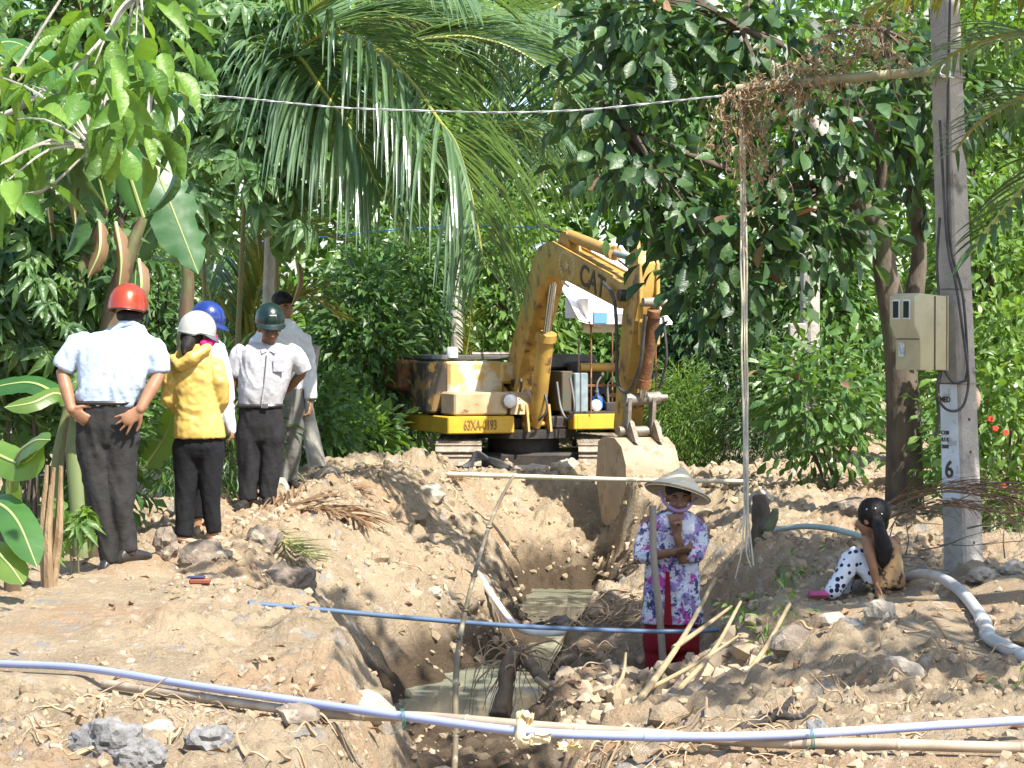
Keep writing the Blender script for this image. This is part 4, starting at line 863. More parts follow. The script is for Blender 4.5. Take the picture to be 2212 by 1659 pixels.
mc = MB(); mc.bbox(M(.25, 1.0, .62), (.26, .3, .10), AX, .01); mc.bbox(M(.2, .72, .90), (.30, .1, .05), AX, .01); mc.tube([M(.36, .9, .6), M(.42, .82, .72), M(.38, .74, .80)], .008, 6); mc.build('valve_block', BLK, ex)
pl = MB(); pl.bbox(M(.30, .80, .575 + .28), (.46, .02, .03), AX, .004); pl.bbox(M(.30, 1.0, .86 - .12), (.2, .06, .05), AX, .01); pl.build('hand_rail', RUST, ex)
# white sun canopy over the seat
cn = MB(); n_ = 10; V = []; Fq = []
for i in range(n_ + 1):
    for j in range(n_ + 1):
        a, b = i / n_, j / n_; V.append(M(-.75 + 1.45 * b, .42 + 1.13 * a, 1.62 + .86 * (1 - b) + .05 * math.sin(a * 9 + b * 3) - .06 * math.sin(math.pi * a) + (-.03 if i % 5 == 0 else 0)))
for i in range(n_):
    for j in range(n_): a = i * (n_ + 1) + j; Fq.append((a, a + 1, a + n_ + 2, a + n_ + 1))
cn.add(V, Fq); V2 = [v + Vector((0, 0, -.02)) for v in V]; cn.add(V2, [f[::-1] for f in Fq])
can = cn.build('canopy', WHITE, ex)
vl = MB(); vl.bbox(M(.72, 1.0, 1.60), (.90, .02, .12), AX, .004); vl.bbox(M(.35, .54, 1.72), (.02, .7, .22), AX, .004); vl.build('valance', WHITE, can)
cb_ = MB(); cb_.bbox(M(.60, .72, 1.50), (.42, .03, .10), AX, .005); cb_.build('board', CREAM, can)
for (u_, w_, zt) in ((.62, .60, 1.58), (.62, 1.38, 1.66), (-.70, .6, 2.38), (-.70, 1.40, 2.38)):
    MB().tube([M(u_, w_, .56), M(u_, w_, zt)], .009, 8).build('post', RUST, can)
MB().bbox(M(.735, .66, 1.61), (.16, .03, .12), AX, .004).build('blue_patch', mat('blue_print', (.10, .26, .52), rough=.6), can)
# boom
BP = [(-.32, .82), (-.13, 1.1), (.60, 2.1), (.76, 2.29), (.90, 2.38), (1.06, 2.41), (1.26, 2.41), (3.0, 2.0), (3.38, 1.90), (3.44, 1.80), (3.36, 1.71), (3.15, 1.68), (1.75, 1.98), (1.30, 2.05), (1.10, 2.03), (.99, 1.95), (.33, 1.08), (.18, .74), (-.05, .62), (-.25, .68)]
bm_ = MB().prism(BP, EO, FU, FZ, FW, -.13, .13).build('boom', YEL, ex, bevel=.012)
eb = MB()
for s in (-1, 1): eb.prism([(1.1, 2.42), (1.28, 2.425), (3.0, 2.015), (3.0, 1.99), (1.28, 2.39), (1.1, 2.39)], EO + FW * (s * .11), FU, FZ, FW, -.012, .012)
eb.build('weld_rib', YEL2, bm_)
# arm cylinder along the top
lug = MB().prism([(1.25, 2.39), (1.7, 2.30), (1.55, 2.51), (1.42, 2.53)], EO, FU, FZ, FW, -.06, .06).build('lug', YEL2, bm_)
ac = MB(); ac.tube([M(1.48, 0, 2.48), M(2.72, 0, 2.25)], .062, 16); ac.tube([M(2.62, 0, 2.27), M(2.76, 0, 2.243)], .076, 16); ac = ac.build('arm_cylinder', YEL2, ex)
MB().tube([M(2.7, 0, 2.254), M(3.44, 0, 2.14)], .034, 12).build('rod', BLUEGREY, ac)
# boom cylinder
bc = MB(); bc.tube([M(.47, 0, .40), M(.53, 0, .58), M(.79, 0, 1.40)], [.05, .092, .092, .092], 16); bc.tube([M(.777, 0, 1.36), M(.803, 0, 1.44)], .118, 18); bc = bc.build('boom_cylinder', YEL, ex)
MB().tube([M(.80, 0, 1.42), M(1.03, 0, 2.06)], .042, 14).build('rod', CHROME, bc)
lg = MB()
for s in (-.13, .13): lg.prism([(.22, .36), (.62, .36), (.55, .66), (.40, .66)], EO + FW * s, FU, FZ, FW, -.012, .012)
lg.tube([M(.48, -.16, .44), M(.48, .16, .44)], .03, 10); lg.build('lug', YEL2, ex)
fo = MB()
for s in (-.21, .21): fo.prism([(-.5, .5), (.25, .5), (.15, .78), (-.2, .95), (-.4, .9)], EO + FW * s, FU, FZ, FW, -.02, .02)
fo.build('boom_foot', YEL2, ex)
# stick
SP = [(3.40, 2.22), (3.55, 2.24), (3.62, 2.12), (3.60, 1.85), (3.50, 1.5), (3.17, .46), (3.06, .42), (2.98, .50), (3.10, 1.1), (3.22, 1.66), (3.30, 1.95)]
sk = MB().prism(SP, EO, FU, FZ, FW, -.115, .115).build('stick', YEL, ex, bevel=.012)
er = MB()
for s in (-.09, .09): er.prism([(3.36, 2.05), (3.62, 2.10), (3.56, 2.34), (3.42, 2.34)], EO + FW * s, FU, FZ, FW, -.018, .018)
er.tube([M(3.46, -.13, 2.18), M(3.46, .13, 2.18)], .03, 12); er.build('stick_ear', YEL2, sk)
for s in (-.09, .09): MB().bbox(M(3.62, s, 1.72), (.04, .04, .8), AX, .008).build('rail', YEL2, sk)
pinm = MB(); pinm.tube([M(3.33, -.2, 1.81), M(3.33, .2, 1.81)], .06, 14); pinm.build('pivot_pin', BLK, ex)
# bucket cylinder
kc = MB(); kc.tube([M(3.72, .02, 1.66), M(3.45, .02, .93)], .062, 14); kc.tube([M(3.72, .02, 1.66), M(3.70, .02, 1.60)], .075, 14); kc.tube([M(3.47, .02, .99), M(3.44, .02, .90)], .074, 14); kc = kc.build('bucket_cylinder', RUST, ex)
MB().tube([M(3.45, .02, .92), M(3.39, .02, .78)], .04, 12).build('rod', CHROME, kc)
MB().tube([M(3.70, -.1, 1.74), M(3.70, .14, 1.74)], .045, 12).build('upper_pin', DSTEEL, kc)
lk = MB(); lk.tube([M(3.37, -.16, .78), M(3.37, .22, .80)], .062, 14); lk.tube([M(3.37, .20, .80), M(3.37, .30, .80)], .035, 10)
for s in (-.12, .14): lk.prism([(3.34, .82), (3.44, .80), (3.40, .44), (3.30, .44)], EO + FW * s, FU, FZ, FW, -.018, .018)
lk.tube([M(3.33, -.2, .47), M(3.33, .24, .47)], .05, 12); lk.build('linkage', DSTEEL, ex)
# bucket
BW0, BW1 = -.25, .27
outer = [(2.98, .36), (3.12, .41), (3.40, .41), (3.58, .33), (3.69, .16), (3.70, -.02), (3.64, -.20), (3.52, -.33), (3.36, -.42)]
inner = [(3.36, -.405), (3.50, -.30), (3.60, -.18), (3.655, -.02), (3.645, .14), (3.55, .29), (3.39, .365), (3.13, .365), (3.0, .32)]
bk = MB(); prof = outer + inner[::1]
n_o = len(outer); vs = []; fs = []
for h in (BW0, BW1):
    vs += [EO + FU * a + FZ * b + FW * h for a, b in outer]; vs += [EO + FU * a + FZ * b + FW * h for a, b in inner[::-1]]
n2 = 2 * n_o
for i in range(n_o - 1):
    fs += [(i, i + 1, n2 + i + 1, n2 + i), (n_o + i, n2 + n_o + i, n2 + n_o + i + 1, n_o + i + 1), (i, n_o + i, n_o + i + 1, i + 1), (n2 + i, n2 + i + 1, n2 + n_o + i + 1, n2 + n_o + i)]
fs += [(0, n2, n2 + n_o, n_o), (n_o - 1, n2 - 1, n2 + n2 - 1, n2 + n_o - 1)]
bk.add(vs, fs)
side = [(2.98, .36), (3.12, .41), (3.40, .41), (3.58, .33), (3.69, .16), (3.70, -.02), (3.64, -.20), (3.52, -.33), (3.36, -.42), (3.22, -.47), (3.08, -.44), (2.92, .0)]
for h in (BW0 - .025, BW1 + .001): bk.prism(side, EO, FU, FZ, FW, h, h + .024)
bkt = bk.build('bucket', BUCK, ex)
for s in (-.10, .16): MB().prism([(3.12, .40), (3.58, .37), (3.44, .56), (3.32, .60), (3.22, .54)], EO + FW * s, FU, FZ, FW, -.022, .022).build('ear', MUD, bkt)
for s in (-.22, -.1, .02, .13, .24): MB().add([M(3.36, s - .04, -.38), M(3.36, s + .04, -.38), M(3.26, s + .04, -.44), M(3.26, s - .04, -.44), M(3.30, s - .02, -.62), M(3.30, s + .02, -.62), M(3.27, s + .02, -.62), M(3.27, s - .02, -.62)], [(0, 1, 2, 3), (4, 7, 6, 5), (0, 4, 5, 1), (1, 5, 6, 2), (2, 6, 7, 3), (3, 7, 4, 0)]).build('tooth', BUCK, bkt)
# hoses
def hose(pts, r=.016, m=RUBBER, par=ex, name='hose'): return MB().tube(smoothpts(pts, 6), r, 7).build(name, m, par)
hose([M(2.9, -.19, 1.95), M(3.2, -.2, 1.78), M(3.28, -.2, 1.4), M(3.25, -.18, .96), M(3.45, -.15, .86), M(3.62, -.1, 1.1), M(3.68, -.08, 1.45), M(3.71, -.08, 1.62)], .018)
hose([M(1.2, .1, 2.52), M(1.0, 0, 2.56), M(.8, -.1, 2.66)], .014)
hose([M(1.7, .12, 2.42), M(2.4, .14, 2.22), M(2.9, .12, 2.08), M(3.2, .1, 2.10)], .012)
hose([M(.5, .24, .9), M(.62, .24, .62), M(.72, .28, .50), M(.78, .34, .62), M(.6, .36, .95)], .017)
hose([M(.6, .02, .95), M(.72, .04, .62), M(.66, -.04, .48)], .015)
hose([M(.05, -.12, 1.05), M(.28, -.1, .92), M(.36, -.16, .72), M(.5, -.2, .70)], .016)
hose([M(.3, -.2, .74), M(.62, -.22, .60), M(.66, -.26, .66)], .015, YEL2)
hose([M(3.66, .13, 1.6), M(3.68, .16, 1.2), M(3.56, .14, .9)], .014)
# lettering on boom and band
def letter(text, size, origin, X, Y, m, parent, name='lettering', sx=1.0, ext=.002):
    cu = bpy.data.curves.new(name, 'FONT'); cu.body = text; cu.size = size; cu.extrude = ext; cu.align_x = 'LEFT'; cu.offset = size * .018
    cu.materials.append(m); tmp = bpy.data.objects.new('tmp', cu); COL.objects.link(tmp); dg = bpy.context.evaluated_depsgraph_get(); dg.update(); me = bpy.data.meshes.new_from_object(tmp.evaluated_get(dg)); bpy.data.objects.remove(tmp)
    o = bpy.data.objects.new(name, me); COL.objects.link(o); o.parent = parent
    X = Vector(X).normalized(); Y = (Vector(Y) - X * Vector(Y).dot(X)).normalized(); Z = X.cross(Y); p = Vector(origin) - org(parent)
    o.matrix_basis = Matrix(((X.x * sx, Y.x, Z.x, p.x), (X.y * sx, Y.y, Z.y, p.y), (X.z * sx, Y.z, Z.z, p.z), (0, 0, 0, 1))); return o
bdir = FU * 1.68 - FZ * .45
letter('CAT', .31, M(2.10, -.134, 1.965), bdir, FZ, DTXT, bm_, 'lettering', 1.15)
letter('63XA-0193', .150, M(.575, -.875, .39), FW, FZ, FTXT, band1, 'plate_number', .55)
lb = MB(); cc = M(1.76, -.134, 2.15); bx = bdir.normalized(); by = FZ - bx * FZ.dot(bx); by.normalize(); bn = bx.cross(by)
for k in range(22):
    a = 2 * math.pi * k / 22
    if 4.3 < a < 5.1: continue
    for r_, q in ((.165, .022), (.135, .012)): lb.ell(cc + bx * (math.cos(a) * r_ * 1.35) + by * (math.sin(a) * r_ * .85), (q, q, .002), (bx, by, bn), 8, 4)
star = [(math.cos(math.pi / 2 + k * math.pi / 5) * (.07 if k % 2 == 0 else .028), math.sin(math.pi / 2 + k * math.pi / 5) * (.07 if k % 2 == 0 else .028)) for k in range(10)]
lb.prism(star, cc, bx, by, bn, -.001, .003); lb.bbox(cc - by * .2, (.24, .03, .004), (bx, by, bn), .001); lb.build('emblem', PTXT, bm_)
# hoses lying before the tracks
hp = P(1030, 1006, 24.3); hp.z = gz(hp.x, hp.y)
t = thing('coiled_hose', 'black rubber hose looped on the spoil in front of the excavator', 'hose', hp)
for k in range(4): MB().tube(smoothpts([P(1000 + 6 * k, 1010, 24.35), P(1030, 992 - 5 * k, 24.4), P(1070, 994 + 3 * k, 24.3), P(1105 - 5 * k, 1012, 24.25)], 6), .022, 7).build('loop', RUBBER, t)
# second far house wall behind the excavator: the white sheet only. the dark beams on the ground left of the track
for k, (a, b, lab) in enumerate([((870, 972, 25.6), (955, 995, 25.2), 'dark upper timber lying against the left excavator track'), ((880, 1002, 25.3), (960, 1005, 25.0), 'dark lower timber on the ground beside the left track')]):
    tag(MB().bbox((P(*a) + P(*b)) / 2, ((P(*b) - P(*a)).length, .1, .09), ((P(*b) - P(*a)).normalized(), Vector((0, 1, 0)), (P(*b) - P(*a)).normalized().cross(Vector((0, 1, 0)))), .01).build('timber', BLK), lab, 'timber')
# ------------------------------------------------------------------ people
def remesh(mb, voxel, sm=2, disp=None, parent=None, name='body', m=None, label=None):
    """join overlapping solids into one continuous surface"""
    o = org(parent); me = mb.mesh('tmp', parent, False); ob = bpy.data.objects.new('tmp', me); COL.objects.link(ob)
    r = ob.modifiers.new('r', 'REMESH'); r.mode = 'VOXEL'; r.voxel_size = voxel
    if sm: s = ob.modifiers.new('s', 'SMOOTH'); s.iterations = sm; s.factor = .5
    dg = bpy.context.evaluated_depsgraph_get(); dg.update(); me2 = bpy.data.meshes.new_from_object(ob.evaluated_get(dg)); me2.name = name
    bpy.data.objects.remove(ob); bpy.data.meshes.remove(me)
    if disp:
        n = len(me2.vertices); co = np.empty(n * 3, np.float32); me2.vertices.foreach_get('co', co); co = co.reshape(-1, 3); nm = np.empty(n * 3, np.float32); me2.vertex_normals.foreach_get('vector', nm); nm = nm.reshape(-1, 3)
        co = co + nm * disp(co)[:, None]; me2.vertices.foreach_set('co', co.astype(np.float32).ravel()); me2.update()
    me2.polygons.foreach_set('use_smooth', [True] * len(me2.polygons)); me2.materials.clear()
    return link(name, me2, m, parent, None, label)
def wrinkle(amp, sc=(7, 7, 16), seed=0, tilt=.6):
    def f(co):
        q = co.copy(); q[:, 2] = q[:, 2] + tilt * q[:, 0] + .3 * fbm(co * 3, 2, seed + 5)
        a = fbm(q * np.array(sc), 3, seed); b = fbm(co * np.array((4., 4., 3.)), 2, seed + 9)
        q2 = co.copy(); q2[:, 2] = q2[:, 2] * .6 - tilt * q2[:, 0]; c = fbm(q2 * np.array(sc) * 1.9 + 31, 2, seed + 21)
        return amp * ((1 - np.abs(a) * 3.2) * np.clip(.45 + 1.2 * b, 0.1, 1.4) + .35 * (1 - np.abs(c) * 3))
    return f
SKIN = mat('brown_skin', (.30, .155, .085), (.25, .125, .07), scale=9, rough=.5, spec=.4)
SKIND = mat('dark_tan_skin', (.22, .11, .06), (.18, .09, .05), scale=9, rough=.5, spec=.4)
SKINP = mat('light_tan_skin', (.42, .25, .16), (.36, .2, .12), scale=9, rough=.5)
HAIR = mat('black_hair', (.010, .008, .008), (.020, .016, .014), scale=30, rough=.6, spec=.25, stretch=(1, 1, .2), bump=.5, bscale=60)
EYEW = mat('eye_white', (.38, .33, .28), rough=.3); EYED = mat('dark_iris', (.012, .008, .006), rough=.2); LIP = mat('lip', (.26, .09, .07), rough=.5)
def cloth(name, c1, c2, **k):
    a = dict(scale=5, rough=.85, spec=.25, bump=.55, bscale=15); a.update(k); return mat(name, c1, c2, **a)
SHOE = mat('black_shoe_leather', (.02, .018, .018), (.04, .035, .03), scale=10, rough=.35)
def ring(c, a, b, U, Vv, n=18, p=2.4):
    r = []
    for k in range(n):
        t = 2 * math.pi * k / n; ct, st_ = math.cos(t), math.sin(t)
        r.append(Vector(c) + U * (a * math.copysign(abs(ct) ** (2 / p), ct)) + Vv * (b * math.copysign(abs(st_) ** (2 / p), st_)))
    return r
def head(mb, c, f, s=1.0, ears=True, face=True):
    """f: direction the face looks"""
    f = Vector(f).normalized(); u = Vector((0, 0, 1)); u = (u - f * f.dot(u)).normalized(); r = f.cross(u); A = (r, f, u); c = Vector(c)
    mb.ell(c + u * .02 * s - f * .01 * s, (.076 * s, .093 * s, .096 * s), A, 18, 12)
    mb.ell(c - u * .045 * s + f * .03 * s, (.058 * s, .062 * s, .07 * s), A, 16, 10)
    mb.ell(c - u * .095 * s + f * .062 * s, (.026 * s, .022 * s, .022 * s), A, 10, 7)
    if face:
        mb.tube([c + f * .083 * s + u * .012 * s, c + f * .100 * s - u * .014 * s, c + f * .108 * s - u * .030 * s], [.010 * s, .014 * s, .019 * s], 8, rnd=True)
        mb.tube([c + f * .075 * s + u * .026 * s - r * .05 * s, c + f * .089 * s + u * .028 * s, c + f * .075 * s + u * .026 * s + r * .05 * s], .011 * s, 7, rnd=True)
        for q in (-1, 1): mb.ell(c + f * .068 * s - u * .03 * s + r * q * .038 * s, (.02 * s, .018 * s, .02 * s), A, 8, 6)
        mb.ell(c + f * .086 * s - u * .062 * s, (.024 * s, .012 * s, .013 * s), A, 8, 6)
    if ears:
        for q in (-1, 1): mb.ell(c + r * q * .078 * s - u * .012 * s - f * .008 * s, (.010 * s, .020 * s, .031 * s), A, 8, 6)
    return c, f, u, r
def face_parts(parent, H, s=1.0):
    c, f, u, r = H; A = (r, f, u)
    for q in (-1, 1):
        e = MB().ell(c + f * .083 * s + r * q * .032 * s + u * .004 * s, (.012 * s, .006 * s, .0045 * s), A, 10, 6).build('eye', EYEW, parent)
        MB().ell(c + f * .089 * s + r * q * .032 * s + u * .004 * s, (.0065 * s, .004 * s, .005 * s), A, 8, 5).build('iris', EYED, e)
        MB().tube([c + f * .093 * s + r * q * .018 * s + u * .028 * s, c + f * .090 * s + r * q * .036 * s + u * .033 * s, c + f * .078 * s + r * q * .054 * s + u * .027 * s], [.004 * s, .005 * s, .003 * s], 6).build('eyebrow', HAIR, parent)
    MB().ell(c + f * .094 * s - u * .062 * s, (.024 * s, .007 * s, .008 * s), A, 10, 6).build('mouth', LIP, parent)
def hand(mb, wrist, d, palm, s=1.0, curl=.3, spread=.25, thumb=1):
    """d: direction to the fingers; palm: the way the palm faces; thumb: which side (+1/-1 along d x palm)"""
    d = Vector(d).normalized(); pn = Vector(palm); pn = (pn - d * pn.dot(d)).normalized(); sd = d.cross(pn) * thumb; w0 = Vector(wrist)
    mb.tube([w0 - d * .02 * s, w0 + d * .03 * s, w0 + d * .085 * s], [.026 * s, .036 * s, .040 * s], 10, flat=(pn, .42), rnd=True)
    for k, (o, L, q) in enumerate(((.030, .072, .5), (.010, .080, .15), (-.011, .075, -.15), (-.031, .060, -.5))):
        b = w0 + d * .082 * s + sd * o * s; e = (d + sd * q * spread).normalized(); pts = [b - d * .025 * s, b]; cu = 0
        for j in range(3):
            cu += curl; dd = (e * math.cos(cu) + pn * math.sin(cu)); b = b + dd * (L * s * (.45, .32, .25)[j]); pts.append(b)
        mb.tube(pts, [.0105 * s, .0105 * s, .0095 * s, .0085 * s, .007 * s], 7, rnd=True)
    b = w0 + d * .02 * s + sd * .028 * s; e = (d * .65 + sd * .7 + pn * .25).normalized()
    mb.tube([b, b + e * .035 * s, b + e * .062 * s + d * .008 * s, b + e * .075 * s + d * .022 * s], [.014 * s, .0125 * s, .0105 * s, .008 * s], 7, rnd=True)
def shoe(parent, ank, f, m=SHOE, L=.26):
    f = Vector(f).normalized(); r = f.cross(Vector((0, 0, 1))).normalized(); z = ank.z
    rings = []
    for t, a, h in ((-.32, .024, .045), (-.25, .034, .075), (0, .037, .085), (.3, .042, .062), (.55, .045, .045), (.68, .032, .035)):
        c = ank + f * t * L; rings.append([c + r * (a * math.cos(k * .524)) + Vector((0, 0, -.075 + (h + .01) * .5 + (h + .01) * .5 * math.sin(k * .524))) for k in range(12)])
    return MB().loft(rings).build('shoe', m, parent)
def helmet(parent, c, f, m, s=1.0, visor=True, tilt=0, r=(.122, .138, .125), vm=None):
    f = Vector(f).normalized(); u = Vector((0, 0, 1)); u = (u - f * f.dot(u)).normalized(); rr = f.cross(u); c = Vector(c); rings = []
    for i in range(11):
        th = math.pi / 2 * (1 - i / 10) * 1.12 - .19; rings.append([c + rr * (r[0] * s * max(.02, math.cos(th)) * math.cos(k * math.pi / 14)) + f * (r[1] * s * max(.02, math.cos(th)) * math.sin(k * math.pi / 14)) + u * (r[2] * s * math.sin(th) + .0 - (.02 * s if math.sin(k * math.pi / 14) < 0 and i > 7 else 0)) for k in range(28)])
    rings = rings[::1]
    inner = [[c + (p - c) * .93 for p in q] for q in rings[::-1]][:4]
    h = MB().loft(rings + [[c + (p - c) * 1.02 - u * .006 for p in rings[-1]]] + inner).build('helmet', m, parent)
    rim = MB(); base = rings[-1]; rim.tube(base + [base[0], base[1]], .006 * s, 6); rim.build('rim', vm or BLK, h)
    if visor:
        V = []
        for k in range(13):
            a = math.radians(18 + 144 * k / 12); e = rr * math.cos(a) * r[0] * s + f * math.sin(a) * r[1] * s; q = math.sin((k / 12) * math.pi) ** .6
            for zz in (0, -.008):
                V.append(c + e * 1.0 - u * (.022 * s) + u * zz); V.append(c + e * (1 + .30 * q) - u * (.022 * s + .03 * q * s) + u * zz)
        Fv = []
        for k in range(12):
            a = 4 * k; b = a + 4; Fv += [(a, a + 1, b + 1, b), (a + 2, b + 2, b + 3, a + 3), (a + 1, a + 3, b + 3, b + 1)]
        MB().add(V, Fv).build('visor', vm or m, h)
    return h
def trousers(parent, waist, hip, crotch, legs, m, W, seed, name='trousers', amp=.008, vox=.011, U=Vector((1, 0, 0)), DV=Vector((0, 1, 0))):
    """waist/hip: (centre, half width, half depth); legs: list of [(point, radius)...]"""
    mb = MB(); mb.loft([ring(c, a, b, U, DV) for c, a, b in (waist, hip, crotch, (crotch[0] - Vector((0, 0, .035)), crotch[1] * .94, crotch[2] * .72), (crotch[0] - Vector((0, 0, .07)), crotch[1] * .80, crotch[2] * .35))])
    for lg_ in legs: mb.tube(smoothpts([p for p, _ in lg_], 4), [r for _, r in lg_], 14)
    return remesh(mb, vox, 7, wrinkle(amp * .75, (6, 6, 5), seed, -1.4), parent, name, m)
def person(label, base): return thing('person', label, 'person', base)
GROUND_AT = lambda p: Vector((p.x, p.y, gz(p.x, p.y)))

# ---- man with the red helmet, seen from behind, hands on his hips
d = 13.7
p = person('man in pale blue short-sleeved shirt and red helmet, hands on hips, back turned', GROUND_AT(P(255, 1215, d)))
f1 = Vector((.25, .80, -.42))
b = MB(); H = head(b, P(281, 668, d + .02), f1)
b.tube([P(272, 735, d), P(279, 690, d + .01)], [.062, .056], 14, rnd=True)
b.loft([ring(P(q, y, d), a, bb_, Vector((1, 0, 0)), Vector((0, 1, 0))) for q, y, a, bb_ in ((262, 722, .10, .06), (252, 745, .17, .09), (248, 800, .17, .10), (236, 870, .15, .10), (232, 940, .16, .11))])
lsh, rsh = P(180, 752, d), P(318, 756, d)
lel, rel = P(135, 806, d - .02), P(343, 812, d - .03); lwr, rwr = P(154, 884, d - .10), P(303, 884, d - .14)
b.tube([lsh, lsh.lerp(lel, .5), lel, lel.lerp(lwr, .4), lwr], [.045, .045, .041, .041, .029], 12, rnd=True); b.tube([rsh, rsh.lerp(rel, .5), rel, rel.lerp(rwr, .4), rwr], [.045, .045, .041, .042, .029], 12, rnd=True)
hand(b, lwr, (.55, -.05, -.42), (.3, 1, .2), 1, .25, .3, 1)
hand(b, rwr, (-.50, -.12, -.42), (0, 1, .1), 1.05, .12, .9, 1)
lft, rft = P(236, 1222, d), P(278, 1194, d)
for kn, an, hp in ((P(218, 1090, d - .02), lft, P(207, 940, d)), (P(266, 1080, d - .02), rft, P(262, 940, d))): b.tube([hp, kn, an], [.08, .055, .04], 12, rnd=True)
remesh(b, .0065, 2, None, p, 'body', SKIN)
BLUESH = cloth('pale_blue_shirt', (.47, .56, .70), (.43, .52, .66))
s_ = MB(); s_.loft([ring(P(q, y, d + dy), a, bb_, Vector((1, -.05, 0)), Vector((0, 1, 0))) for q, y, a, bb_, dy in ((284, 700, .075, .062, .0), (273, 712, .12, .085, 0), (258, 726, .205, .112, 0), (250, 745, .238, .128, 0), (247, 772, .228, .135, 0), (246, 800, .215, .14, 0), (240, 835, .200, .14, 0), (233, 862, .180, .128, 0), (232, 878, .172, .12, 0))])
s_.tube([P(196, 744, d), P(166, 752, d), P(148, 772, d), P(134, 796, d - .01)], [.085, .082, .076, .066], 14); s_.tube([P(300, 742, d), P(324, 752, d), P(338, 776, d), P(342, 806, d - .01)], [.085, .082, .074, .064], 14)
shirt = remesh(s_, .010, 6, wrinkle(.014, (5, 5, 4), 3, -1.6), p, 'shirt', BLUESH)
col = MB(); col.tube([P(240, 722, d - .06), P(262, 700, d - .075), P(285, 696, d - .06), P(306, 712, d - .02), P(312, 726, d + .04)], .022, 8); col.build('collar', BLUESH, shirt)
TR1 = cloth('dark_grey_trousers', (.034, .032, .031), (.025, .024, .024))
trousers(p, (P(231, 866, d), .176, .125), (P(233, 920, d), .180, .128), (P(235, 955, d), .170, .105), [[(P(206, 905, d), .10), (P(206, 945, d), .112), (P(210, 1020, d), .094), (P(221, 1095, d - .02), .078), (P(234, 1160, d), .068), (P(241, 1216, d), .062)], [(P(258, 905, d), .10), (P(260, 945, d), .110), (P(262, 1020, d), .088), (P(262, 1090, d - .02), .076), (P(267, 1140, d), .068), (P(276, 1192, d), .064)]], TR1, .17, 5, amp=.017)
MB().tube(ring(P(231, 869, d), .180, .130, Vector((1, 0, 0)), Vector((0, 1, 0)), 20) + ring(P(231, 869, d), .180, .130, Vector((1, 0, 0)), Vector((0, 1, 0)), 20)[:2], .014, 6).build('belt', SHOE, p)
shoe(p, lft + Vector((0, 0, .03)), (.35, .9, 0)); shoe(p, rft + Vector((0, 0, .02)), (.5, .8, 0))
RED = mat('metallic_red_helmet', (.40, .05, .015), (.36, .042, .013), rough=.28, metal=.35, coat=.6)
helmet(p, P(277, 660, d), (.22, .95, -.22), RED, 1.0, False, r=(.118, .135, .135))
MB().tube(smoothpts([P(318, 676, d + .03), P(316, 700, d + .07), P(300, 716, d + .09)], 4), .007, 6).build('chin_strap', RUBBER, p)
hr = MB(); hr.ell(P(281, 682, d - .015), (.083, .085, .05), n=16, m=8); hr.build('hair', HAIR, p)

# ---- woman in yellow jacket
d = 15.9
p = person('woman in yellow hooded jacket and black trousers with a pale grey helmet', GROUND_AT(P(432, 1165, d)))
f2 = Vector((.85, .30, -.38)); b = MB(); H = head(b, P(428, 715, d), f2)
b.tube([P(418, 765, d), P(424, 735, d)], .05, 12, rnd=True)
b.loft([ring(P(q, y, d), a, bb_, Vector((1, 0, 0)), Vector((0, 1, 0))) for q, y, a, bb_ in ((418, 760, .1, .06), (420, 800, .12, .08), (424, 870, .11, .08), (428, 950, .14, .1))])
b.tube([P(378, 785, d), P(366, 850, d), P(392, 885, d + .12)], [.05, .04, .032], 10, rnd=True); hand(b, P(394, 886, d + .13), (.7, .3, .2), (0, 0, 1), .9, .5)
b.tube([P(462, 785, d), P(476, 850, d), P(470, 880, d + .14)], [.05, .04, .032], 10, rnd=True); hand(b, P(470, 880, d + .15), (-.3, .6, .3), (0, 0, 1), .9, .5)
la, ra = P(396, 1160, d - .05), P(462, 1155, d)
b.tube([P(404, 960, d), P(402, 1060, d), la], [.06, .045, .030], 12, rnd=True); b.tube([P(452, 960, d), P(454, 1060, d), ra], [.06, .045, .030], 12, rnd=True)
for a in (la, ra): b.tube([a + Vector((-.02, .0, -.01)), a + Vector((.05, 0, -.03)), a + Vector((.13, .03, -.045))], [.036, .034, .024], 9, rnd=True, flat=(Vector((0, 0, 1)), .7))
remesh(b, .007, 2, None, p, 'body', SKINP)
YJ = cloth('yellow_nylon_jacket', (.58, .40, .11), (.51, .35, .09), rough=.45, spec=.45, bump=.1)
s_ = MB(); s_.loft([ring(P(q, y, d), a, bb_, Vector((1, 0, 0)), Vector((0, 1, 0))) for q, y, a, bb_ in ((424, 742, .075, .07), (418, 760, .120, .09), (416, 785, .150, .115), (420, 820, .160, .12), (425, 855, .150, .115), (428, 890, .158, .125), (431, 925, .172, .135), (432, 946, .176, .138))])
s_.tube([P(384, 780, d), P(368, 825, d - .02), P(366, 860, d), P(390, 888, d + .12)], [.07, .066, .06, .048], 12); s_.tube([P(458, 782, d), P(474, 825, d - .03), P(478, 862, d), P(470, 882, d + .12)], [.07, .066, .062, .048], 12)
s_.tube([P(372, 775, d - .04), P(388, 790, d - .13), P(415, 772, d - .15), P(448, 752, d - .08)], [.03, .045, .045, .03], 10, rnd=True)
jk_ = remesh(s_, .009, 2, wrinkle(.010, (8, 8, 14), 31, .4), p, 'jacket', YJ)
TR2 = cloth('black_trousers', (.007, .007, .009), (.011, .011, .013))
trousers(p, (P(430, 925, d), .145, .11), (P(430, 965, d), .165, .115), (P(430, 985, d), .155, .095), [[(P(405, 945, d), .085), (P(403, 975, d), .098), (P(402, 1060, d), .076), (P(399, 1120, d - .02), .066), (P(396, 1160, d - .04), .060)], [(P(453, 945, d), .085), (P(455, 975, d), .096), (P(454, 1060, d), .074), (P(458, 1110, d), .060), (P(462, 1152, d), .054)]], TR2, .16, 41, amp=.009)
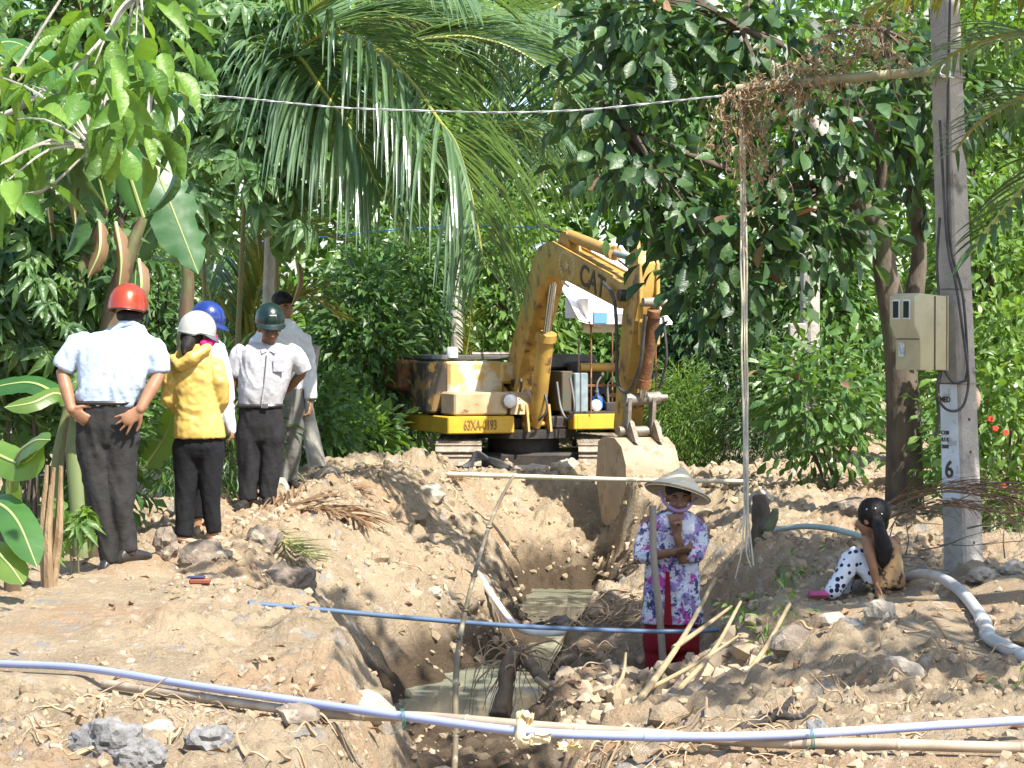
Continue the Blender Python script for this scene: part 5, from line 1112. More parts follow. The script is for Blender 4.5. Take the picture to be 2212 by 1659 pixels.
HG = mat('pale_grey_helmet', (.44, .45, .43), (.41, .41, .40), rough=.25, coat=.5)
helmet(p, P(426, 712, d), (.90, .3, -.22), HG, 1.0, True, r=(.118, .132, .132), vm=mat('smoky_visor', (.12, .14, .15), rough=.2))
hr = MB(); hr.ell(P(415, 728, d - .02), (.085, .085, .07), n=16, m=9); hr.tube(smoothpts([P(412, 730, d - .07), P(402, 750, d - .13), P(398, 762, d - .16)], 4), [.05, .042, .018], 10, rnd=True); hr.build('hair', HAIR, p)
sc = MB(); sc.tube([P(440, 742, d - .06), P(455, 738, d - .03), P(461, 730, d + .05)], [.03, .036, .03], 9, rnd=True); sc.tube([P(452, 742, d - .05), P(448, 760, d - .06)], [.025, .012], 8, rnd=True); sc.build('scarf', cloth('magenta_scarf', (.70, .02, .20), (.6, .02, .16)), p)
SAND = mat('sandal_sole', (.55, .55, .62), (.4, .4, .5), rough=.6)
for a in (la, ra): MB().bbox(a + Vector((.05, .01, -.075)), (.24, .085, .02), b=.006).build('sandal', SAND, p)

# ---- person with the blue helmet hidden behind her
d = 16.6
p = person('person in white long sleeves and blue helmet, mostly hidden behind the yellow jacket', GROUND_AT(P(440, 1145, d)))
b = MB(); H = head(b, P(449, 690, d), (.9, -.1, -.3)); b.tube([P(446, 745, d), P(447, 710, d)], .05, 12, rnd=True)
b.loft([ring(P(q, y, d), a, bb_, Vector((1, 0, 0)), Vector((0, 1, 0))) for q, y, a, bb_ in ((444, 740, .1, .06), (444, 800, .12, .08), (440, 880, .12, .09), (438, 950, .15, .1))])
b.tube([P(474, 760, d), P(487, 840, d), P(494, 905, d - .05)], [.05, .04, .03], 10, rnd=True); hand(b, P(495, 915, d - .05), (.25, 0, -1), (-1, 0, 0), .95, .45)
b.tube([P(412, 770, d), P(398, 850, d + .05), P(420, 890, d + .1)], [.05, .04, .03], 10, rnd=True); hand(b, P(421, 891, d + .1), (.8, .1, 0), (0, 0, 1), .95, .4)
fa, fb = P(424, 1140, d), P(452, 1138, d + .1)
b.tube([P(425, 960, d), P(424, 1050, d), fa], [.075, .055, .036], 12, rnd=True); b.tube([P(455, 960, d), P(452, 1050, d), fb], [.075, .055, .036], 12, rnd=True)
for a in (fa, fb): b.tube([a + Vector((-.03, 0, 0)), a + Vector((.04, 0, -.02)), a + Vector((.13, -.02, -.035))], [.036, .036, .024], 9, rnd=True)
remesh(b, .008, 2, None, p, 'body', SKIN)
WSH = cloth('white_shirt', (.68, .69, .71), (.62, .64, .67))
s_ = MB(); s_.loft([ring(P(q, y, d), a, bb_, Vector((1, 0, 0)), Vector((0, 1, 0))) for q, y, a, bb_ in ((447, 728, .07, .06), (446, 745, .13, .09), (445, 770, .155, .11), (443, 840, .15, .12), (440, 915, .165, .125))])
s_.tube([P(468, 762, d), P(482, 810, d), P(488, 850, d), P(495, 902, d - .05)], [.075, .062, .054, .042], 12); s_.tube([P(418, 765, d), P(400, 850, d + .05), P(415, 888, d + .09)], [.07, .055, .045], 12)
remesh(s_, .010, 2, wrinkle(.008, (8, 8, 14), 51), p, 'shirt', WSH)
gl = MB(); gl.tube([P(492, 893, d - .05), P(497, 918, d - .055), P(499, 930, d - .05)], [.046, .044, .036], 10, rnd=True); gl.build('glove', WSH, p)
trousers(p, (P(440, 900, d), .14, .11), (P(440, 950, d), .16, .125), (P(440, 985, d), .155, .12), [[(P(424, 965, d), .085), (P(424, 1050, d), .07), (P(424, 1120, d), .06)], [(P(455, 965, d), .085), (P(453, 1050, d), .07), (P(452, 1118, d + .1), .06)]], TR2, .15, 55)
BLUEH = mat('blue_helmet', (.015, .035, .19), (.012, .03, .16), rough=.22, coat=.5)
helmet(p, P(448, 688, d), (.95, -.1, -.2), BLUEH, 1.0, True, r=(.115, .13, .13))

# ---- man with the dark green helmet
d = 18.4
p = person('man in light grey short-sleeved shirt and dark green helmet, looking down', GROUND_AT(P(555, 1092, d)))
f4 = Vector((.26, -.86, -.30)); b = MB(); H = head(b, P(583, 708, d - .06), f4, 1.08)
b.tube([P(578, 766, d + .0), P(580, 728, d - .02)], [.062, .055], 12, rnd=True)
b.loft([ring(P(q, y, d), a, bb_, Vector((1, 0, 0)), Vector((0, 1, 0))) for q, y, a, bb_ in ((578, 756, .10, .07), (575, 775, .17, .09), (570, 820, .16, .1), (564, 880, .16, .1), (562, 940, .16, .11))])
b.tube([P(524, 772, d), P(504, 815, d), P(500, 838, d), P(497, 890, d - .03)], [.045, .045, .042, .030], 12, rnd=True); hand(b, P(497, 892, d - .03), (.05, -.1, -1), (1, .2, 0), 1, .4, .2, -1)
b.tube([P(634, 772, d), P(655, 798, d + .02), P(650, 808, d + .05), P(626, 838, d + .10)], [.045, .045, .042, .031], 12, rnd=True); hand(b, P(622, 842, d + .1), (-.6, .2, -.5), (-.5, -.5, .3), 1, .5)
la, ra = P(534, 1086, d), P(578, 1080, d)
b.tube([P(538, 930, d), P(538, 1010, d), la], [.08, .055, .04], 12, rnd=True); b.tube([P(588, 930, d), P(586, 1010, d), ra], [.08, .055, .04], 12, rnd=True)
body4 = remesh(b, .0075, 2, None, p, 'body', SKIND); face_parts(p, H, 1.05)
GSH = cloth('light_grey_shirt', (.45, .45, .47), (.40, .40, .43))
s_ = MB(); s_.loft([ring(P(q, y, d), a, bb_, Vector((1, 0, 0)), Vector((0, 1, 0))) for q, y, a, bb_ in ((579, 742, .085, .07), (580, 744, .13, .09), (580, 753, .205, .112), (579, 768, .225, .128), (577, 788, .212, .135), (572, 820, .205, .14), (566, 850, .185, .135), (563, 868, .172, .122), (562, 878, .165, .115))])
s_.tube([P(534, 760, d), P(516, 772, d), P(508, 792, d), P(503, 812, d)], [.08, .076, .07, .064], 12, rnd=False); s_.tube([P(620, 760, d), P(638, 768, d), P(650, 784, d), P(656, 802, d + .02)], [.08, .078, .072, .066], 12)
shirt = remesh(s_, .010, 5, wrinkle(.013, (5, 5, 4), 63, 1.4), p, 'shirt', GSH)
col = MB()
for sg in (-1, 1): col.add([P(580 + sg * 3, 758, d - .13), P(580 + sg * 14, 738, d - .085), P(580 + sg * 22, 746, d - .105), P(580 + sg * 14, 764, d - .135), P(580 + sg * 4, 760, d - .128), P(580 + sg * 15, 739, d - .08), P(580 + sg * 23, 747, d - .095), P(580 + sg * 14, 765, d - .125)], [(0, 1, 2, 3), (4, 7, 6, 5), (0, 3, 7, 4), (1, 5, 6, 2), (2, 6, 7, 3), (0, 4, 5, 1)])
col.build('collar', GSH, shirt)
MB().tube(smoothpts([P(578, 762, d - .142), P(574, 810, d - .152), P(566, 868, d - .132)], 4), .006, 5).build('button_placket', GSH, shirt)
MB().bbox(P(602, 790, d - .14), (.09, .012, .10), b=.004).build('breast_pocket', GSH, shirt)
TR4 = cloth('charcoal_trousers', (.022, .021, .023), (.016, .015, .017))
trousers(p, (P(562, 872, d), .172, .12), (P(563, 920, d), .178, .122), (P(563, 950, d), .168, .10), [[(P(540, 905, d), .095), (P(538, 945, d), .107), (P(538, 1010, d), .084), (P(536, 1050, d), .072), (P(536, 1080, d), .068)], [(P(586, 905, d), .095), (P(588, 945, d), .105), (P(585, 1010, d), .082), (P(580, 1050, d), .072), (P(578, 1076, d), .068)]], TR4, .17, 65, amp=.015)
bl = MB().tube(ring(P(562, 876, d), .178, .126, Vector((1, 0, 0)), Vector((0, 1, 0)), 20) + ring(P(562, 876, d), .178, .126, Vector((1, 0, 0)), Vector((0, 1, 0)), 20)[:2], .016, 6).build('belt', SHOE, p)
MB().bbox(P(572, 877, d - .145), (.055, .012, .038), b=.004).build('buckle', CHROME, bl)
shoe(p, la + Vector((0, 0, .03)), (-.35, -.9, 0)); shoe(p, ra + Vector((0, 0, .03)), (.2, -.95, 0))
GRNH = mat('dark_green_helmet', (.006, .020, .018), (.005, .017, .015), rough=.3, coat=.15)
hh = helmet(p, P(583, 690, d - .045), (.24, -.92, -.18), GRNH, 1.0, True, r=(.118, .135, .135))
MB().bbox(P(590, 682, d - .186), (.055, .004, .010), (Vector((1, 0, 0)), Vector((0, .8, .5)).normalized(), Vector((0, -.5, .8)).normalized()), .001).build('emblem', WHITE, hh)

# ---- man with black hair behind him
d = 20.0
p = person('bare-headed man in white long-sleeved shirt and grey trousers behind the green helmet', GROUND_AT(P(605, 1062, d)))
b = MB(); H = head(b, P(611, 662, d), (.62, -.72, -.25), 1.08); b.tube([P(604, 715, d), P(607, 685, d)], [.06, .056], 12, rnd=True)
b.loft([ring(P(q, y, d), a, bb_, Vector((1, 0, 0)), Vector((0, 1, 0))) for q, y, a, bb_ in ((604, 710, .11, .06), (604, 735, .17, .09), (606, 780, .16, .1), (612, 840, .15, .1), (616, 900, .16, .11))])
b.tube([P(648, 738, d), P(668, 790, d), P(672, 860, d - .04)], [.055, .045, .032], 12, rnd=True); hand(b, P(671, 870, d - .04), (-.15, -.1, -1), (-1, 0, 0), 1, .5, .2)
b.tube([P(564, 738, d), P(545, 800, d + .05), P(560, 850, d + .12)], [.055, .045, .032], 12, rnd=True); hand(b, P(562, 855, d + .12), (.4, .3, -.7), (1, 0, 0), 1, .4)
la, ra = P(600, 1056, d - .05), P(622, 1040, d + .1)
b.tube([P(598, 900, d), P(600, 980, d), la], [.075, .055, .04], 12, rnd=True); b.tube([P(634, 900, d), P(628, 980, d), ra], [.075, .055, .04], 12, rnd=True)
remesh(b, .008, 2, None, p, 'body', SKIN); face_parts(p, H, 1.08)
hr = MB(); c, f, u, r = H; hr.ell(c + u * .052 - f * .018, (.092, .108, .078), (r, f, u), 18, 10); hr.ell(c + u * .075 + f * .055, (.07, .045, .035), (r, f, u), 12, 8); remesh(hr, .009, 1, lambda co: .004 * fbm(co * 30, 2, 7), p, 'hair', HAIR)
s_ = MB(); s_.loft([ring(P(q, y, d), a, bb_, Vector((1, 0, 0)), Vector((0, 1, 0))) for q, y, a, bb_ in ((605, 690, .07, .065), (605, 702, .14, .09), (604, 716, .205, .115), (604, 736, .21, .125), (606, 760, .205, .13), (611, 810, .18, .125), (614, 842, .165, .115))])
s_.tube([P(636, 728, d), P(654, 738, d), P(664, 770, d), P(669, 810, d), P(673, 862, d - .04)], [.075, .075, .07, .062, .05], 12); s_.tube([P(572, 728, d), P(556, 742, d), P(546, 790, d + .05), P(558, 846, d + .11)], [.075, .075, .065, .05], 12)
shirt = remesh(s_, .011, 5, wrinkle(.013, (6, 6, 9), 73), p, 'shirt', WSH)
TR5 = cloth('grey_trousers', (.17, .165, .15), (.13, .125, .115))
trousers(p, (P(614, 838, d), .165, .115), (P(616, 885, d), .178, .13), (P(616, 920, d), .172, .12), [[(P(598, 905, d), .095), (P(602, 980, d), .085), (P(602, 1045, d - .04), .075)], [(P(634, 905, d), .095), (P(630, 980, d), .082), (P(622, 1032, d + .1), .075)]], TR5, .16, 75, amp=.011)
shoe(p, la + Vector((0, 0, .02)), (.2, -.9, 0)); shoe(p, ra + Vector((0, 0, .02)), (.6, -.7, 0))

# ---- woman with the conical hat in the trench
d = 14.5
p = person('woman in conical hat, floral blouse and red trousers standing in the trench', GROUND_AT(P(1450, 1540, d)))
b = MB(); H = head(b, P(1466, 1074, d - .02), (.02, -.97, -.16), .95); b.tube([P(1458, 1118, d), P(1462, 1090, d)], .05, 12, rnd=True)
b.loft([ring(P(q, y, d), a, bb_, Vector((1, 0, 0)), Vector((0, 1, 0))) for q, y, a, bb_ in ((1458, 1112, .11, .06), (1455, 1130, .155, .085), (1452, 1200, .14, .09), (1450, 1300, .15, .1), (1450, 1390, .15, .1))])
lwr = P(1418, 1200, d - .16); b.tube([P(1402, 1130, d), P(1386, 1180, d - .02), P(1386, 1205, d - .08), lwr, P(1455, 1192, d - .22)], [.048, .042, .038, .031, .026], 12, rnd=True); hand(b, P(1455, 1192, d - .22), (.75, -.1, .12), (.1, .5, .8), .95, .55, .2, -1)
fel = P(1476, 1208, d - .17); fwr = P(1464, 1160, d - .20); b.tube([P(1508, 1130, d), P(1506, 1180, d - .05), fel, fwr], [.048, .042, .036, .027], 12, rnd=True); hand(b, fwr, (.1, 0, 1), (-.9, -.4, 0), .95, .95, .1, -1)
la, ra = P(1425, 1545, d), P(1485, 1545, d)
for hp, a in ((P(1425, 1370, d), la), (P(1485, 1370, d), ra)): b.tube([hp, hp.lerp(a, .5), a], [.075, .055, .04], 12, rnd=True); b.tube([a, a + Vector((0, -.12, -.03))], [.04, .028], 8, rnd=True)
remesh(b, .0065, 2, None, p, 'body', SKIND); face_parts(p, H, .95)
def floralmat():
    m = cloth('floral_cotton', (.60, .62, .68), (.54, .56, .63)); N = m.node_tree.nodes; L = m.node_tree.links; bs = N['Principled BSDF']; src = bs.inputs['Base Color'].links[0].from_socket
    tc = N.new('ShaderNodeTexCoord'); cur = src
    for sc_, colr, lo, hi, off in ((11, (.48, .06, .34), .56, .60, 0), (15, (.05, .05, .13), .53, .58, 3.3), (10, (.26, .19, .40), .56, .61, 7.7), (34, (.07, .07, .16), .58, .63, 1.1)):
        mp = N.new('ShaderNodeMapping'); mp.inputs['Location'].default_value = (off, off * 2, off); L.new(tc.outputs['Object'], mp.inputs[0]); n = N.new('ShaderNodeTexNoise'); n.inputs['Scale'].default_value = sc_; n.inputs['Detail'].default_value = 4; n.inputs['Roughness'].default_value = .65; L.new(mp.outputs[0], n.inputs['Vector'])
        r = N.new('ShaderNodeMapRange'); r.inputs[1].default_value = lo; r.inputs[2].default_value = hi; L.new(n.outputs[0], r.inputs[0]); x = N.new('ShaderNodeMix'); x.data_type = 'RGBA'; L.new(r.outputs[0], x.inputs[0]); L.new(cur, x.inputs[6]); x.inputs[7].default_value = (*colr, 1); cur = x.outputs[2]
    L.new(cur, bs.inputs['Base Color']); return m
FLORAL = floralmat()
s_ = MB(); s_.loft([ring(P(q, y, d), a, bb_, Vector((1, 0, 0)), Vector((0, 1, 0))) for q, y, a, bb_ in ((1458, 1104, .085, .07), (1457, 1111, .13, .09), (1456, 1122, .17, .10), (1454, 1142, .18, .115), (1452, 1190, .168, .118), (1450, 1235, .165, .12), (1450, 1290, .178, .13), (1451, 1345, .195, .14))])
s_.tube([P(1416, 1130, d), P(1400, 1140, d), P(1388, 1172, d - .02), P(1384, 1202, d - .06), P(1416, 1204, d - .15)], [.055, .055, .054, .052, .046], 12); s_.tube([P(1494, 1130, d), P(1508, 1140, d), P(1511, 1168, d - .03), P(1500, 1200, d - .12), P(1480, 1198, d - .165)], [.055, .055, .054, .052, .046], 12)
bl_ = remesh(s_, .009, 6, wrinkle(.012, (7, 7, 8), 83, .2), p, 'blouse', FLORAL)
RTR = cloth('dark_red_trousers', (.20, .010, .016), (.20, .01, .015))
trousers(p, (P(1450, 1320, d), .15, .11), (P(1450, 1375, d), .180, .125), (P(1450, 1400, d), .178, .12), [[(P(1422, 1390, d), .088), (P(1420, 1450, d), .085), (P(1422, 1535, d), .078)], [(P(1482, 1390, d), .088), (P(1484, 1450, d), .085), (P(1484, 1535, d), .078)]], RTR, .16, 85)
MB().add([P(1438, 1235, d - .135), P(1446, 1235, d - .14), P(1452, 1350, d - .152), P(1434, 1350, d - .15), P(1438, 1235, d - .10), P(1446, 1235, d - .10), P(1452, 1350, d - .1), P(1434, 1350, d - .1)], [(0, 1, 2, 3), (4, 7, 6, 5), (0, 3, 7, 4), (1, 5, 6, 2), (2, 6, 7, 3), (0, 4, 5, 1)]).build('undershirt', RTR, p)
ch = MB(); ch.add([P(1440, 1110, d - .098), P(1478, 1110, d - .098), P(1466, 1150, d - .126), P(1459, 1182, d - .128), P(1452, 1150, d - .126), P(1440, 1110, d - .06), P(1478, 1110, d - .06), P(1466, 1150, d - .08), P(1459, 1182, d - .08), P(1452, 1150, d - .08)], [(0, 1, 2, 3, 4), (9, 8, 7, 6, 5), (0, 5, 6, 1), (1, 6, 7, 2), (2, 7, 8, 3), (3, 8, 9, 4), (4, 9, 5, 0)]); ch.build('neckline', SKIND, p)
c6 = P(1464, 1064, d + .02); tl = Vector((.22, .26, .94)).normalized(); t1 = Vector((1, 0, -.27)).normalized(); t2 = tl.cross(t1)
def coner(s, dz): return [[c6 + tl * (dz + h) + t1 * (r * s * math.cos(k * math.pi / 16)) + t2 * (r * s * math.sin(k * math.pi / 16)) for k in range(32)] for r, h in ((.004, .168), (.03, .150), (.09, .095), (.15, .044), (.21, -.004))]
STRAW = mat('pale_palm_leaf_hat', (.76, .66, .47), (.66, .56, .38), scale=4, rough=.6, stretch=(1, 1, 9), bump=.4, bscale=14)
ht = MB().loft(coner(1, 0) + coner(.985, -.012)[::-1]).build('conical_hat', STRAW, p)
rm = coner(1, 0)[-1]; MB().tube(rm + rm[:2], .006, 6).build('rim', DRYM, ht)
LAV = cloth('lavender_chin_scarf', (.34, .22, .38), (.28, .18, .32))
MB().tube(smoothpts([P(1424, 1058, d - .0), P(1434, 1082, d - .05), P(1450, 1098, d - .09), P(1467, 1104, d - .10), P(1486, 1097, d - .08), P(1504, 1076, d - .01)], 5), [.008, .012, .014, .012, .008], 9).build('chin_scarf', LAV, p)
hr = MB(); c, f, u, r = H; hr.ell(c + u * .045 - f * .02, (.085, .095, .075), (r, f, u), 16, 9); hr.build('hair', HAIR, p)
# the tool she holds
WOOD = mat('grey_weathered_wood', (.30, .255, .20), (.21, .175, .135), scale=10, rough=.8, bump=.5, bscale=30, stretch=(1, 1, .15))
hd = thing('hoe', 'long grey wooden tool handle leaning on the woman in the conical hat', 'tool', P(1430, 1430, 14.25))
MB().tube(smoothpts([P(1410, 1092, 14.22), P(1412, 1200, 14.2), P(1424, 1320, 14.2), P(1434, 1450, 14.2)], 6), [.023, .021, .024], 10).build('handle', WOOD, hd)
MB().bbox(P(1436, 1468, 14.2), (.11, .02, .16), b=.006).build('blade', RUST, hd)

# ---- girl sitting on the bank
d = 13.5
seat = P(1900, 1268, d)
p = person('girl with black ponytail sitting on the bank in spotted trousers, back turned', Vector((seat.x, seat.y, gz(seat.x, seat.y))))
b = MB(); H = head(b, P(1882, 1120, d), (-.75, .6, -.15), .92); b.tube([P(1900, 1165, d), P(1888, 1140, d)], .042, 12, rnd=True)
b.loft([ring(P(q, y, d), a, bb_, Vector((1, -.2, 0)).normalized(), Vector((.2, 1, 0)).normalized()) for q, y, a, bb_ in ((1898, 1158, .07, .05), (1903, 1172, .10, .06), (1910, 1210, .088, .065), (1912, 1262, .10, .08))])
b.tube([P(1872, 1168, d - .05), P(1880, 1200, d - .11), P(1886, 1225, d - .12), P(1893, 1258, d - .10)], [.036, .033, .028, .022], 10, rnd=True); hand(b, P(1893, 1260, d - .1), (.05, -.2, -1), (.9, 0, 0), .8, .2, .4)
b.tube([P(1932, 1170, d + .05), P(1938, 1215, d + .1), P(1900, 1235, d + .16)], [.036, .03, .024], 10, rnd=True); hand(b, P(1895, 1236, d + .16), (-1, .1, -.1), (0, 0, -1), .8, .3)
k1, k2 = P(1846, 1204, d + .02), P(1860, 1206, d + .2); a1, a2 = P(1800, 1276, d - .02), P(1822, 1272, d + .16)
for kk, aa, q in ((k1, a1, 0), (k2, a2, .14)):
    b.tube([P(1896, 1250, d + q), kk, aa], [.062, .046, .032], 10, rnd=True); b.tube([aa, aa + Vector((-.05, .01, -.03)), aa + Vector((-.11, .02, -.04))], [.03, .028, .018], 8, rnd=True)
remesh(b, .0065, 2, None, p, 'body', SKIN)
def dotmat():
    m = cloth('spotted_cotton', (.66, .70, .76), (.60, .64, .71)); N = m.node_tree.nodes; L = m.node_tree.links; bs = N['Principled BSDF']; src = bs.inputs['Base Color'].links[0].from_socket; tc = N.new('ShaderNodeTexCoord')
    v = N.new('ShaderNodeTexVoronoi'); v.inputs['Scale'].default_value = 26; v.inputs['Randomness'].default_value = .45; L.new(tc.outputs['Object'], v.inputs['Vector']); r = N.new('ShaderNodeMapRange'); r.inputs[1].default_value = .40; r.inputs[2].default_value = .36; L.new(v.outputs['Distance'], r.inputs[0])
    x = N.new('ShaderNodeMix'); x.data_type = 'RGBA'; L.new(r.outputs[0], x.inputs[0]); L.new(src, x.inputs[6]); x.inputs[7].default_value = (.02, .025, .06, 1); L.new(x.outputs[2], bs.inputs['Base Color']); return m
DOT = dotmat(); mb = MB(); mb.loft([ring(P(1912, 1238, d + .06), .09, .08, Vector((1, 0, 0)), Vector((0, 1, 0))), ring(P(1908, 1264, d + .06), .12, .11, Vector((1, 0, 0)), Vector((0, 1, 0)))])
for kk, aa, q in ((k1, a1, 0), (k2, a2, .14)): mb.tube(smoothpts([P(1898, 1250, d + q), P(1872, 1224, d + .02 + q), kk, P(1828, 1232, d + q * .9), aa], 3), [.082, .074, .066, .058, .05], 12, rnd=True)
remesh(mb, .009, 2, wrinkle(.005, (9, 9, 9), 95), p, 'trousers', DOT)
TANP = mat('patterned_tan_top', (.40, .26, .12), (.30, .18, .08), scale=9, rough=.8, c3=(.05, .035, .025), s3=16, t3=(.54, .60))
mb = MB(); mb.loft([ring(P(q, y, d), a, bb_, Vector((1, -.2, 0)).normalized(), Vector((.2, 1, 0)).normalized()) for q, y, a, bb_ in ((1903, 1166, .075, .058), (1907, 1180, .098, .07), (1912, 1215, .10, .078), (1914, 1245, .108, .088), (1913, 1268, .115, .095))]); remesh(mb, .009, 1, wrinkle(.005, (9, 9, 12), 97), p, 'top', TANP)
hr = MB(); c, f, u, r = H; hr.ell(c + u * .03 - f * .022, (.088, .100, .095), (r, f, u), 18, 10); hr.ell(c - f * .05 - u * .02, (.075, .05, .07), (r, f, u), 14, 9)
hr.tube(smoothpts([P(1895, 1128, d - .09), P(1902, 1152, d - .13), P(1910, 1185, d - .12), P(1908, 1212, d - .11), P(1906, 1228, d - .10)], 4), [.035, .042, .052, .040, .010], 12, rnd=True)
remesh(hr, .008, 1, lambda co: .004 * fbm(co * np.array((30., 30., 6.)), 2, 3), p, 'hair', HAIR)
for q in ((1891, 1098, -.105), (1905, 1110, -.10), (1872, 1100, -.1)): MB().ell(P(q[0], q[1], d + q[2]), (.0045, .004, .0045), n=8, m=6).build('hair_clip', WHITE, p)
SL = mat('pink_slipper', (.55, .08, .25), (.35, .06, .16), rough=.6); MB().bbox(P(1778, 1282, d - .02), (.17, .075, .03), b=.008).build('slipper', SL, p)
# ------------------------------------------------------------------ electric pole, meter box, bamboo, wires
CONC = mat('weathered_concrete', (.43, .40, .355), (.32, .295, .26), scale=4, rough=.95, bump=.8, bscale=30, c3=(.17, .155, .13), s3=6, t3=(.56, .72))
WPAINT = mat('old_white_paint', (.70, .73, .74), (.60, .63, .65), scale=7, rough=.7, c3=(.42, .41, .39), s3=6, t3=(.58, .66))
d = 15.0; pb = P(2084, 1262, d); pb.z = gz(pb.x, pb.y) - .05; ptop = P(2040, -10, d)
ep = thing('electric_pole', 'square concrete electric pole with white painted number 6 and meter box', 'pole', pb)
PA = math.radians(38); PX = Vector((math.cos(PA), math.sin(PA), 0)); PY = Vector((-math.sin(PA), math.cos(PA), 0))
def pol(t): return pb.lerp(ptop, t)
def pw(t): return .098 - .026 * t
sh = MB(); rings = []
for i in range(9):
    t = i / 8; h = pw(t); c = pol(t); q = h * .16; rings.append([c + PX * a + PY * b_ for a, b_ in ((-h + q, -h), (h - q, -h), (h, -h + q), (h, h - q), (h - q, h), (-h + q, h), (-h, h - q), (-h, -h + q))])
shaft = sh.loft(rings).build('shaft', CONC, ep)
def pz(y): return (pb.z - P(0, y, d).z) / (pb.z - ptop.z)
def pface(t, face, u, out_=0):   # face 0: the one looking left, 1: the one looking right
    h = pw(t); return pol(t) + (-PX * (h + out_) + PY * u if face == 0 else -PY * (h + out_) + PX * u)
wp = MB(); a, b_ = pz(1085), pz(830)
pts = [pface(t, 0, s * (pw(t) - .018), .002) for t, s in ((a, -1), (a, 1), (b_, 1), (b_, -1))] + [pface(t, 0, s * (pw(t) - .018), -.01) for t, s in ((a, -1), (a, 1), (b_, 1), (b_, -1))]
wp.add(pts, [(0, 1, 2, 3), (4, 7, 6, 5), (0, 4, 5, 1), (1, 5, 6, 2), (2, 6, 7, 3), (3, 7, 4, 0)]); wpo = wp.build('white_panel', WPAINT, shaft)
pts = [pface(t, 1, s, .002) for t, s in ((pz(1085), -pw(0) + .025), (pz(1085), -pw(0) + .055), (pz(850), -pw(0) + .05), (pz(850), -pw(0) + .025))]
ax0 = (pface(.3, 0, -.05) - pface(.3, 0, .05)).normalized(); upv = (ptop - pb).normalized()
def ptext(s, y, size, u, sx): letter(s, size, pface(pz(y), 0, u, .004), ax0, upv, DTXT, shaft, 'lettering', sx)
ptext('6', 1030, .155, .050, .95); ptext('MED', 868, .05, .075, .9); ptext('C180', 938, .035, .07, .85); ptext('8.5 K', 953, .035, .07, .85); ptext('2008', 968, .035, .07, .85)
for y in (560, 650, 740, 830, 905, 975, 1170, 700): MB().tube([pface(pz(y), 1, -.005, .003), pface(pz(y), 1, -.005, -.03)], .010, 8).build('bolt_hole', BLK, shaft)
for y in (155, 168, 625, 828): # steel straps
    t = pz(y); h = pw(t) + .004; c = pol(t); MB().tube([c + PX * a * h + PY * b2 * h for a, b2 in ((-1, -1), (1, -1), (1, 1), (-1, 1), (-1, -1), (1, -1))], .005 if y > 200 else .008, 5).build('strap', DSTEEL, ep)
cbm = [[(2052, 0, 14.88), (2047, 300, 14.88), (2052, 520, 14.88), (2080, 640, 14.88), (2090, 780, 14.9), (2086, 820, 14.88)], [(2030, 260, 14.9), (2046, 520, 14.86), (2066, 620, 14.86), (2086, 760, 14.86), (2092, 830, 14.86), (2078, 880, 14.84), (2048, 886, 14.84), (2026, 860, 14.84), (2024, 830, 14.85), (2032, 800, 14.86)], [(2030, 470, 14.9), (2024, 560, 14.9), (2028, 640, 14.9)], [(2034, 800, 14.86), (2024, 850, 14.88), (2028, 900, 14.9), (2020, 945, 14.9)], [(2040, 800, 14.86), (2060, 826, 14.84), (2088, 822, 14.84)]]
for c in cbm: MB().tube(smoothpts([P(*q) for q in c], 6), .009, 6).build('cable', RUBBER, ep)
# meter box
mbx = thing('meter_box', 'yellowish electricity meter box with two dark windows on the concrete pole', 'meter box', P(1992, 710, 14.78))
BOXM = mat('cream_plastic_box', (.50, .45, .28), (.42, .37, .22), scale=5, rough=.5, c3=(.30, .25, .15), s3=7, t3=(.58, .7))
BX = Vector((.60, -.80, 0)); BYv = Vector((.80, .60, 0))  # BX points to the camera along the front's width; BYv runs back along the side
O = P(1988, 800, 14.62); k_ = .00293
def bxp(a, b2, z): return O + BX * a * -1 + BYv * b2 + Vector((0, 0, z))
prof = [(0, 0), (.0, .20), (-.055, .29), (-.055, .47), (.0, .488), (.24, .47), (.24, .0)]   # along the side: (depth, height)
mbody = MB().prism(prof, O, BYv, FZ, BX * -1, 0, .215).build('case', BOXM, mbx, bevel=.006)
MB().prism([(.245, -.004), (.245, .474), (.252, .474), (.252, -.004)], O, BYv, FZ, BX * -1, -.005, .22).build('back_frame', BOXM, mbx)
MB().bbox(O + BYv * .13 + FZ * .235 + BX * .004, (.008, .004, .47), (BYv, BX, FZ), .001).build('seam', BLK, mbx)
for a in (.045, .135):
    MB().bbox(O - BX * (a + .02) - BYv * .057 + FZ * .385, (.062, .008, .125), (BX, BYv, FZ), .002).build('window_frame', WPAINT, mbx)
    MB().bbox(O - BX * (a + .02) - BYv * .0625 + FZ * .385, (.046, .006, .105), (BX, BYv, FZ), .001).build('window', mat('dark_glass', (.03, .035, .035), rough=.1), mbx)
MB().bbox(O - BX * .16 - BYv * .003 + FZ * .13, (.055, .004, .09), (BX, BYv, FZ), .001).build('sticker', mat('printed_sticker', (.62, .62, .58), (.3, .32, .35), scale=60, rough=.5), mbx)
MB().bbox(O - BX * .108 - BYv * .003 + FZ * .198, (.20, .006, .006), (BX, BYv, FZ), .001).build('door_seam', BLK, mbx)
